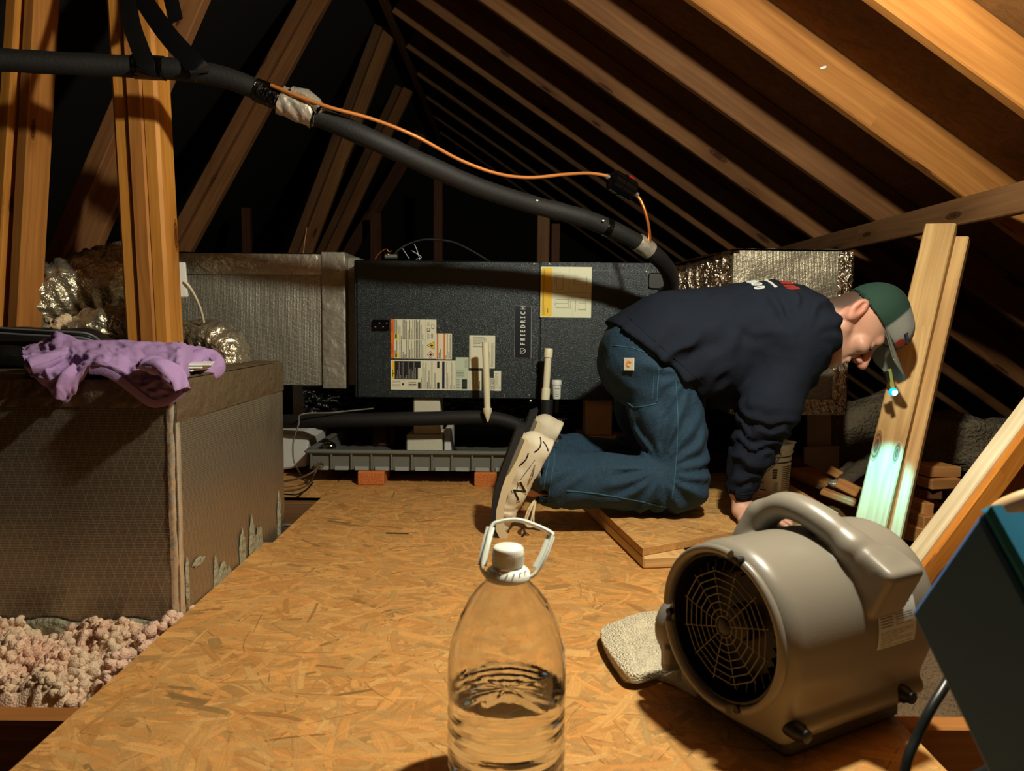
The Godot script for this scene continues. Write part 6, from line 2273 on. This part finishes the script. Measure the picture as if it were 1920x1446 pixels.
	sf.rod(wrn + ax0 * -0.002, wrn + ax0 * 0.08, 0.034, 0.002, 0.003, true)
	var m1 := noise(5.0, 81, 2)
	var m2 := noise(12.0, 82, 2)
	var ax := (wrn - eln).normalized()
	var ax2 := (eln - shn).normalized()
	sf.wrinkle(func(p: Vector3) -> float:
		var w := 0.007 * m1.get_noise_3dv(p) + 0.003 * (0.4 - absf(m2.get_noise_3dv(p)))
		var e := (p - eln).dot(ax)
		var near := smoothstep(0.16, 0.10, (p - eln - ax * clampf(e, -0.1, 0.3)).length())
		# rings of cloth pushed up the forearm
		w += near * 0.0065 * sin(e * 130.0 + 9.0 * m1.get_noise_3dv(p * 1.5)) * smoothstep(-0.06, 0.05, e) * smoothstep(0.26, 0.2, e)
		# drapes down the flank and from the armpit
		var flank := smoothstep(0.60, 0.50, p.y) * smoothstep(0.95, 0.8, p.x)
		w += 0.006 * sin(p.x * 42.0 - p.y * 22.0 + 8.0 * m1.get_noise_3dv(p * 0.8)) * (0.35 + flank) * smoothstep(0.34, 0.5, p.x) * (1.0 - near)
		var q := p - Vector3(0.80, 0.56, p.z)
		w += 0.005 * sin(atan2(q.y, q.x) * 12.0 + 5.0 * m1.get_noise_3dv(p)) * exp(-pow((q.length() - 0.12) / 0.06, 2)) * (1.0 - near)
		return w)
	var shirt := part("shirt", sf.into(Geo.new()), M.shirt, who)
	var shit := func(u: float, v: float) -> Vector3:
		return sf.hit(EYE_AT, P(u, v, 2.2), 1.75, 2.7)
	var sline := func(called: String, pts: Array, r: float, m: Material) -> void:
		var line := PackedVector3Array()
		for i in pts.size() - 1:
			for s in 8:
				var p: Vector3 = shit.call(lerpf(pts[i][0], pts[i + 1][0], s / 8.0), lerpf(pts[i][1], pts[i + 1][1], s / 8.0))
				line.append(p)
		part(called, Geo.new().tube(line, r, 6), m, shirt)
	sline.call("hem_stitch", [[1180, 596], [1235, 646], [1290, 694], [1322, 722]], 0.0016, M.shirt)
	sline.call("cuff_seam", [[1372, 925], [1395, 928], [1418, 922]], 0.0016, M.shirt)
	# print across the back
	var wht := plain(Color(0.78, 0.80, 0.78), 0.8)
	var put := func(m: Mesh, at: Vector3, mt: Material, called: String) -> void:
		var nn := sf.slope(at)
		var up := (Vector3.RIGHT - nn * nn.x).normalized()
		var o := part(called, m, mt, shirt, true)
		o.transform = Transform3D(Basis(up.cross(nn), up, nn), at + nn * 0.0015 - who.position)
	var zero := text_mesh("0", 0.030, 0.002, true)
	var ndl := Vector3(0, -1, 0)
	for k in 4:
		var at := sf.hit(Vector3(0.705, 1.0, -2.155 - 0.026 * k), Vector3(0.705, 0.5, -2.155 - 0.026 * k), 0.1, 0.6)
		put.call(zero, at, wht, "lettering")
	var bar := Geo.new().box(Vector3(0.007, 0.009, 0.002), 0.0).mesh()
	for k in 9:
		var at := sf.hit(Vector3(0.75, 1.0, -2.15 - 0.011 * k), Vector3(0.75, 0.5, -2.15 - 0.011 * k), 0.1, 0.6)
		put.call(bar, at, wht, "print")
	var rb := Geo.new().box(Vector3(0.018, 0.034, 0.002), 0.0).mesh()
	for k in 4:
		var at := sf.hit(Vector3(0.80, 1.0, -2.15 - 0.026 * k), Vector3(0.80, 0.5, -2.15 - 0.026 * k), 0.1, 0.6)
		put.call(rb, at, plain(Color(0.55, 0.14, 0.10), 0.85), "print")

	# ---- body: one skin; the limbs lie inside the clothes, head and hand on finer grids
	var body := Geo.new()
	var bf := Field.new(Vector3(0.0, 0.03, -2.58), Vector3(1.02, 0.76, -1.98), 0.014)
	bf.ball(Vector3(0.42, 0.50, -2.28), Vector3(0.09, 0.11, 0.14), 0.03)
	bf.bar(Vector3(0.42, 0.50, -2.28), chest, 0.10, 0.12, 0.03, Vector3.BACK, 1.3)
	bf.bar(chest, upper, 0.12, 0.075, 0.03, Vector3.BACK, 1.4)
	bf.bar(upper, neck, 0.065, 0.054, 0.03)
	for e in [[hipn, kn, an, shn, eln, wrn], [hipf, kf, af, shf, elf, wrf]]:
		bf.bar(e[0], e[1], 0.085, 0.055, 0.02)
		bf.bar(e[1], e[2], 0.055, 0.036, 0.02)
		bf.bar(e[2], e[2] + Vector3(-0.06, -0.02, 0), 0.036, 0.03, 0.02)
		bf.bar(e[3], e[4], 0.056, 0.044, 0.02)
		bf.bar(e[4], e[5], 0.042, 0.028, 0.02)
	bf.into(body)
	var hs := 1.02
	var up := Vector3(0.905, 0.42, 0.08).normalized()
	var fw := Vector3(0.42, -0.90, 0.13)
	fw = (fw - up * fw.dot(up)).normalized()
	var hb := Basis(up.cross(fw), up, fw)       # x: his left, away from the camera
	var hc := P(1598, 600, 2.215)
	var H := func(x: float, y: float, z: float) -> Vector3:
		return hc + hb * (Vector3(x, y, z) * hs)
	var hf := Field.new(hc - Vector3(0.20, 0.20, 0.14), hc + Vector3(0.20, 0.14, 0.14), 0.0033)
	hf.ball(H.call(0, 0.05, 0.004), Vector3(0.075, 0.092, 0.078) * hs, 0.02, hb)
	hf.bar(H.call(0, 0.01, 0.042), H.call(0, -0.06, 0.060), 0.060 * hs, 0.043 * hs, 0.02)
	hf.bar(H.call(0, -0.06, 0.055), H.call(0, -0.096, 0.078), 0.042 * hs, 0.024 * hs, 0.015)
	for s in [-1.0, 1.0]:
		hf.bar(H.call(0.05 * s, -0.05, 0.008), H.call(0.014 * s, -0.100, 0.080), 0.024 * hs, 0.018 * hs, 0.02)
		hf.ball(H.call(0.040 * s, -0.018, 0.072), Vector3(0.026, 0.022, 0.026) * hs, 0.015, hb)
	hf.ball(H.call(0, -0.106, 0.086), Vector3(0.022, 0.017, 0.019) * hs, 0.012, hb)
	hf.bar(H.call(-0.034, 0.030, 0.082), H.call(0.034, 0.030, 0.082), 0.015 * hs, 0.015 * hs, 0.012)
	for s in [-1.0, 1.0]:
		hf.ball(H.call(0.032 * s, 0.006, 0.108), Vector3(0.019, 0.013, 0.017) * hs, 0.010, hb, true)
	hf.bar(H.call(0, 0.014, 0.098), H.call(0, -0.026, 0.130), 0.010 * hs, 0.0145 * hs, 0.010)
	for s in [-1.0, 1.0]:
		hf.ball(H.call(0.0125 * s, -0.032, 0.112), Vector3(0.0105, 0.009, 0.013) * hs, 0.006, hb)
		hf.ball(H.call(0.0065 * s, -0.042, 0.116), Vector3(0.004, 0.005, 0.006) * hs, 0.003, hb, true)
		hf.ball(H.call(0.034 * s, 0.006, 0.082), Vector3(0.014, 0.011, 0.013) * hs, 0.003, hb)
		hf.ball(H.call(0.027 * s, -0.052, 0.098), Vector3(0.004, 0.018, 0.010) * hs, 0.008, Basis(hb * Vector3(0, 0, 1), 0.4 * s) * hb, true)
	hf.bar(H.call(-0.020, -0.064, 0.098), H.call(0.020, -0.064, 0.098), 0.0085 * hs, 0.0085 * hs, 0.008)
	hf.bar(H.call(-0.018, -0.080, 0.096), H.call(0.018, -0.080, 0.096), 0.0085 * hs, 0.0085 * hs, 0.008)
	hf.ball(H.call(0, -0.0715, 0.104), Vector3(0.024, 0.0038, 0.014) * hs, 0.003, hb, true)
	# ears
	for s in [-1.0, 1.0]:
		var eb := hb * Basis(Vector3.RIGHT, -0.30) * Basis(Vector3.UP, -0.30 * s)
		hf.ball(H.call(0.079 * s, 0.004, -0.026), Vector3(0.010, 0.033, 0.021) * hs, 0.006, eb)
		hf.ball(H.call(0.079 * s, -0.022, -0.016), Vector3(0.008, 0.013, 0.010) * hs, 0.006, eb)
		hf.ball(H.call(0.090 * s, 0.004, -0.022), Vector3(0.008, 0.017, 0.010) * hs, 0.005, eb, true)
		hf.ball(H.call(0.089 * s, 0.017, -0.030), Vector3(0.006, 0.012, 0.006) * hs, 0.004, eb, true)
	# neck with its cords
	hf.bar(neck + Vector3(-0.03, 0, 0), skull + Vector3(0.0, 0.0, 0), 0.060, 0.056, 0.03)
	hf.bar(P(1555, 622, 2.18), P(1596, 594, 2.155), 0.014, 0.013, 0.02)
	hf.bar(P(1553, 600, 2.17), P(1590, 583, 2.155), 0.011, 0.012, 0.016)
	hf.into(body)
	# hands: palm down on the board, fingers spread towards the right and the camera
	for side in 2:
		var w := wrn if side == 0 else wrf
		var yb := 0.0505
		var fdir := Vector3(0.66, 0, 0.75).normalized() if side == 0 else Vector3(0.45, 0, 0.89).normalized()
		var sd := Vector3(-fdir.z, 0, fdir.x) * (1.0 if side == 0 else -1.0)  # towards the thumb
		var pal := Vector3(w.x, yb + 0.020, w.z) + fdir * 0.045
		var hh := Field.new(pal - Vector3(0.14, 0.03, 0.14), pal + Vector3(0.17, 0.11, 0.16), 0.0032)
		hh.bar(w + Vector3(0, 0.01, 0), pal - fdir * 0.03 + Vector3(0, 0.012, 0), 0.029, 0.026, 0.02)
		hh.bar(pal - fdir * 0.03 + Vector3(0, 0.008, 0), pal + fdir * 0.03, 0.021, 0.0145, 0.02, sd, 2.0)
		for k in 4:
			var o: float = [0.031, 0.011, -0.010, -0.030][k]
			var l: float = [0.072, 0.080, 0.074, 0.058][k]
			var fan: float = [0.20, 0.06, -0.08, -0.26][k]
			var d := (fdir + sd * fan).normalized()
			var k0 := pal + fdir * 0.032 + sd * o + Vector3(0, 0.003, 0)
			var k1 := k0 + d * l * 0.48 + Vector3(0, 0.006, 0)
			var k2 := k1 + d * l * 0.30 - Vector3(0, 0.010, 0)
			var k3 := k2 + d * l * 0.24 - Vector3(0, 0.006, 0)
			hh.bar(k0, k1, 0.0102, 0.0092, 0.006)
			hh.bar(k1, k2, 0.0092, 0.0084, 0.003)
			hh.bar(k2, k3, 0.0084, 0.0072, 0.003)
			hh.ball(k0 + Vector3(0, 0.007, 0), Vector3.ONE * 0.008, 0.008)
		var t0 := pal - fdir * 0.018 + sd * 0.032 + Vector3(0, 0.002, 0)
		var t1 := t0 + (sd * 0.8 + fdir * 0.6) * 0.036 - Vector3(0, 0.004, 0)
		var t2 := t1 + (sd * 0.55 + fdir * 0.85) * 0.032 - Vector3(0, 0.003, 0)
		hh.bar(t0, t1, 0.0135, 0.0105, 0.012)
		hh.bar(t1, t2, 0.0105, 0.0082, 0.003)
		hh.into(body)
	var redn := noise(22.0, 91, 3)
	var chinw: Vector3 = H.call(0, -0.09, 0.08)
	var nosew: Vector3 = H.call(0, -0.03, 0.125)
	var earw: Vector3 = H.call(-0.085, 0.0, -0.028)
	var eye_r: Vector3 = H.call(-0.033, 0.030, 0.092)
	var mouth: Vector3 = H.call(0, -0.0715, 0.104)
	var hair: Vector3 = H.call(0, 0.012, -0.082)
	body.tint(func(p: Vector3, _n: Vector3) -> Color:
		var c := Color(0.55, 0.315, 0.215)
		c = c.lerp(Color(0.60, 0.26, 0.19), clampf(0.35 + redn.get_noise_3dv(p), 0, 1) * 0.5)
		c = c.lerp(Color(0.66, 0.24, 0.17), 0.8 * exp(-pow(p.distance_to(nosew) / 0.028, 2)))
		c = c.lerp(Color(0.68, 0.24, 0.17), 0.6 * exp(-pow(p.distance_to(earw) / 0.04, 2)))
		c = c.lerp(Color(0.36, 0.235, 0.19), 0.55 * exp(-pow(p.distance_to(chinw) / 0.055, 2)))
		c = c.lerp(Color(0.20, 0.11, 0.07), 0.75 * exp(-pow(p.distance_to(eye_r) / 0.011, 2)))
		c = c.lerp(Color(0.42, 0.15, 0.12), 0.6 * exp(-pow(p.distance_to(mouth) / 0.016, 2)))
		c = c.lerp(Color(0.05, 0.035, 0.028), 0.92 * smoothstep(0.085, 0.06, p.distance_to(hair)))
		return c)
	part("body", body, M.skin, who)
	for s in [-1.0, 1.0]:
		var ep: Vector3 = H.call(0.034 * s, 0.004, 0.0875)
		var ey := part("eye", Geo.new().ball(ep, Vector3.ONE * 0.0105 * hs, 14, 10), plain(Color(0.42, 0.38, 0.34), 0.3), who)
		part("iris", Geo.new().ball(ep + hb * Vector3(0, -0.003, 0.0065), Vector3.ONE * 0.006, 10, 8), plain(Color(0.05, 0.04, 0.03), 0.2), ey)

	# ---- cap
	var cf := Field.new(hc - Vector3(0.12, 0.20, 0.13), hc + Vector3(0.20, 0.15, 0.13), 0.004)
	cf.ball(H.call(0, 0.055, 0.004), Vector3(0.086, 0.103, 0.086) * hs, 0.01, hb)
	cf.ball(H.call(0, 0.082, 0.052), Vector3(0.066, 0.070, 0.080) * hs, 0.02, hb)
	var cdir := hb * Vector3(0, -1, -0.05).normalized()
	cf.cut_plane(H.call(0, 0.036, 0.0), (hb * Vector3(0, -1, 0.24)).normalized(), 0.003)
	cf.ball(H.call(0, 0.03, 0.004), Vector3(0.081, 0.103, 0.0815) * hs, 0.003, hb, true)
	var cg := cf.into(Geo.new())
	cg.tint(func(p: Vector3, _n: Vector3) -> Color:
		var q: Vector3 = hb.transposed() * (p - hc) / hs
		var front := smoothstep(-0.004, 0.004, q.z - 0.046 + 0.25 * (q.y - 0.08))
		var col := Color(0.014, 0.044, 0.029).lerp(Color(0.25, 0.26, 0.23), front)
		var ring := absf(Vector2(q.y - 0.06, q.z - 0.03).length() - 0.085)
		return col.lerp(Color(0.40, 0.41, 0.38), 0.5 * front * smoothstep(0.004, 0.001, ring)))
	var cap := part("cap", cg, M.cap_cloth, who)
	var bp := PackedVector3Array()
	var nu := 25
	var nv := 11
	for side in 2:
		for j in nv:
			for i in nu:
				var a := lerpf(-1.12, 1.12, i / (nu - 1.0))
				var t := j / (nv - 1.0)
				var x := sin(a) * lerpf(0.086, 0.084, t)
				var z := lerpf(cos(a) * 0.112, 0.215 - 0.10 * pow(absf(sin(a)), 3), t)
				var y := 0.062 - 0.020 * pow(sin(a), 2) - 0.004 * t - 0.012 * t * pow(sin(a), 2)
				bp.append(H.call(x, y + (0.0022 if side == 0 else -0.0022), z))
	var brim := Geo.new()
	brim.grid(bp.slice(0, nu * nv), nu, nv, false, false)
	brim.grid(bp.slice(nu * nv), nu, nv, false, true)
	var edge := PackedVector3Array()
	for i in nu:
		edge.append((bp[(nv - 1) * nu + i] + bp[nu * nv + (nv - 1) * nu + i]) / 2)
	brim.join(Geo.new().tube(edge, 0.0026, 8))
	part("brim", brim, plain(Color(0.47, 0.48, 0.43), 0.85), cap)
	# front patch: a dark band over a red round mark
	var lat := func(x: float, y: float, z: float) -> Transform3D:
		var p: Vector3 = H.call(x, y, z)
		p = cf.hit(p + hb * Vector3(-0.10, 0.03, 0.10), p, 0.02, 0.25)
		var nn := cf.slope(p)
		var u2 := (up - nn * nn.dot(up)).normalized()
		return Transform3D(Basis(u2.cross(nn), u2, nn), p + nn * 0.001)
	var rx: Transform3D = lat.call(-0.030, 0.072, 0.095)
	part("patch", Geo.new().lathe([Vector2(0, 0), Vector2(0.015, 0.0), Vector2(0.0145, 0.0015), Vector2(0, 0.002)], 20, rx * Transform3D(Basis(Vector3.RIGHT, PI / 2), Vector3.ZERO)), plain(Color(0.55, 0.20, 0.14), 0.8), cap)
	var bx: Transform3D = lat.call(-0.030, 0.092, 0.09)
	part("patch", Geo.new().box(Vector3(0.042, 0.013, 0.0025), 0.001, bx), plain(Color(0.06, 0.07, 0.12), 0.8), cap)
	for k in 5:
		part("print", Geo.new().box(Vector3(0.004, 0.007, 0.0006), 0.0, bx * Transform3D(Basis(), Vector3(-0.015 + 0.0075 * k, 0, 0.0017))), plain(Color(0.30, 0.33, 0.42), 0.8), cap)
	# ---- sneakers
	sneaker(who, Vector3.ZERO, true)
	sneaker(who, Vector3(0.045, 0.012, -0.29), false)
	# ---- clip light on the brim
	var la := P(1667, 692, 2.165)
	var lb := P(1674, 730, 2.16)
	var cl := thing("clip_light", "small glowing blue-white clip light hanging from the cap's brim", "light", la)
	part("clip", Geo.new().box(Vector3(la.distance_to(lb), 0.012, 0.008), 0.002, beam_xf(la, lb, Vector3.BACK)), plain(Color(0.55, 0.55, 0.30), 0.4), cl)
	part("clip_jaw", Geo.new().box(Vector3(0.03, 0.010, 0.018), 0.002, beam_xf(la + Vector3(-0.012, 0.004, 0), lb + Vector3(-0.014, 0.012, 0), Vector3.BACK)), M.rubber, cl)
	var led := P(1675, 735, 2.16)
	part("lamp_lens", Geo.new().ball(led, Vector3.ONE * 0.0125, 16, 12), M.led_rim, cl)
	part("lamp_core", Geo.new().ball(led + Vector3(0, -0.001, 0.006), Vector3.ONE * 0.009, 14, 10), M.led_core, cl)
	var sp := SpotLight3D.new()
	sp.name = "clip_light_beam"
	sp.light_color = Color(0.28, 0.80, 1.0)
	sp.light_energy = 0.85
	sp.light_size = 0.008
	sp.spot_angle = 26.0
	sp.spot_angle_attenuation = 0.9
	sp.spot_range = 8.0
	sp.spot_attenuation = 2.0
	sp.shadow_enabled = true
	add_child(sp)
	sp.look_at_from_position(P(1676, 742, 2.15), P(1646, 930, 2.20), Vector3.BACK)

func sneaker(who: Node3D, off: Vector3, near: bool) -> void:
	var d := 2.10
	var Q := func(u: float, v: float, z: float) -> Vector3:
		return P(u, v, d) + Vector3(0, 0, z) + off
	var f := Field.new(Vector3(-0.09, -0.01, -2.20) + off, Vector3(0.14, 0.33, -1.99) + off, 0.0045)
	var A := [[998, 832, 0.036], [992, 860, 0.038], [980, 890, 0.038], [966, 925, 0.036], [953, 958, 0.031], [946, 984, 0.022]]
	for i in A.size() - 1:
		f.bar(Q.call(A[i][0], A[i][1], 0), Q.call(A[i + 1][0], A[i + 1][1], 0), A[i][2], A[i + 1][2], 0.015, Vector3.BACK, 1.15)
	f.bar(Q.call(1010, 846, 0), Q.call(1026, 850, 0), 0.044, 0.043, 0.02)
	f.bar(Q.call(1000, 876, 0), Q.call(1012, 888, 0), 0.038, 0.036, 0.02)
	f.bar(Q.call(985, 905, 0), Q.call(992, 918, 0), 0.030, 0.024, 0.02)
	f.cut_plane(Q.call(1024, 858, 0), Vector3(0.89, -0.45, 0).normalized(), 0.006)
	f.rod(Q.call(1006, 850, 0), Q.call(1050, 872, 0), 0.031, 0.006, 0.006, true)
	var n := noise(18.0, 95, 2)
	f.wrinkle(func(p: Vector3) -> float:
		var t: float = (p.y - off.y)
		return 0.0028 * sin(t * 160.0 + 5.0 * n.get_noise_3dv(p)) * smoothstep(0.10, 0.07, t) * smoothstep(0.02, 0.04, t) + 0.0012 * n.get_noise_3dv(p))
	var sh := part("sneaker", f.into(Geo.new()), M.shoe, who)
	# sole: dark outside, cream midsole with a grey heel wedge
	var mk := func(called: String, pts: Array, w: float, m: Material, bev: float) -> void:
		var pg := PackedVector2Array()
		for e in pts:
			var p: Vector3 = Q.call(e[0], e[1], 0)
			pg.append(Vector2(p.x, p.y))
		part(called, Geo.new().slab(pg, w, Transform3D(Basis(), Vector3(0, 0, -d + off.z - w / 2)), bev), m, sh)
	mk.call("outsole", [[968, 803], [985, 797], [980, 812], [958, 862], [941, 910], [931, 950], [930, 985], [938, 1001], [929, 1001], [922, 985], [922, 945], [930, 905], [947, 858]], 0.094, M.rubber_grey, 0.003)
	mk.call("midsole", [[980, 812], [990, 822], [976, 860], [962, 893], [950, 925], [944, 958], [944, 985], [952, 1000], [938, 1001], [930, 985], [931, 950], [941, 910], [958, 862]], 0.100, M.shoe_sole, 0.004)
	mk.call("heel_wedge", [[977, 814], [984, 820], [970, 855], [955, 882], [947, 890], [958, 860]], 0.1025, M.shoe_grey, 0.002)
	var hit := func(u: float, v: float) -> Vector3:
		return f.hit(EYE_AT, P(u, v, 2.1), 1.7, 2.5)
	part("sock", Geo.new().tube(PackedVector3Array([Q.call(1014, 866, 0), Q.call(1072, 904, 0)]), 0.032, 18).join(Geo.new().tube(PackedVector3Array([Q.call(1000, 893, 0), Q.call(1018, 903, 0), Q.call(1072, 906, 0)]), 0.037, 18)), M.flat_black, sh)
	if near:
		# the letter on the side
		for e in [[[963.6, 919.7], [971.6, 936.7]], [[963.6, 919.7], [984.3, 921.6]], [[975.6, 904.9], [984.3, 921.6]]]:
			var a: Vector3 = hit.call(e[0][0], e[0][1])
			var b: Vector3 = hit.call(e[1][0], e[1][1])
			var nn := f.slope((a + b) / 2)
			part("letter_stroke", Geo.new().box(Vector3(a.distance_to(b) + 0.011, 0.0125, 0.003), 0.001, beam_xf(a + nn * 0.0005, b + nn * 0.0005, nn)), M.shoe_sole, sh)
			part("letter_stroke", Geo.new().box(Vector3(a.distance_to(b) + 0.005, 0.0062, 0.003), 0.0008, beam_xf(a + nn * 0.0018, b + nn * 0.0018, nn)), M.flat_black, sh)
		for e in [[[966, 878], [976, 872], [986, 862], [991, 850]], [[1002, 848], [1010, 842], [1014, 832], [1013, 820]], [[1018, 828], [1024, 836], [1028, 846]]]:
			var line := []
			for q in e:
				line.append(hit.call(q[0], q[1]))
			part("dark_trim", Geo.new().tube(curve(line, 5), 0.0022, 6), M.flat_black, sh)
		for e in [[[952, 935], [958, 905], [972, 872], [988, 832]], [[968, 920], [976, 900], [992, 878], [1003, 862]], [[994, 920], [998, 895], [1003, 872]]]:
			var line := []
			for q in e:
				line.append(hit.call(q[0], q[1]))
			part("overlay_seam", Geo.new().tube(curve(line, 5), 0.0015, 6), M.shoe_grey, sh)
		for k in 2:
			part("lace", Geo.new().tube(curve([Q.call(1003, 934, 0.02), Q.call(994 - 4 * k, 950, 0.035), Q.call(986 - 2 * k, 974, 0.04), Q.call(992 + 6 * k, 980, 0.04), Q.call(998 + 2 * k, 958, 0.035), Q.call(1004, 936, 0.02)], 6), 0.0028, 8), M.shoe_sole, sh)
		part("lace_tip", Geo.new().tube(PackedVector3Array([Q.call(984, 993, 0.03), Q.call(978, 1000, 0.035)]), 0.003, 8), M.rubber, sh)
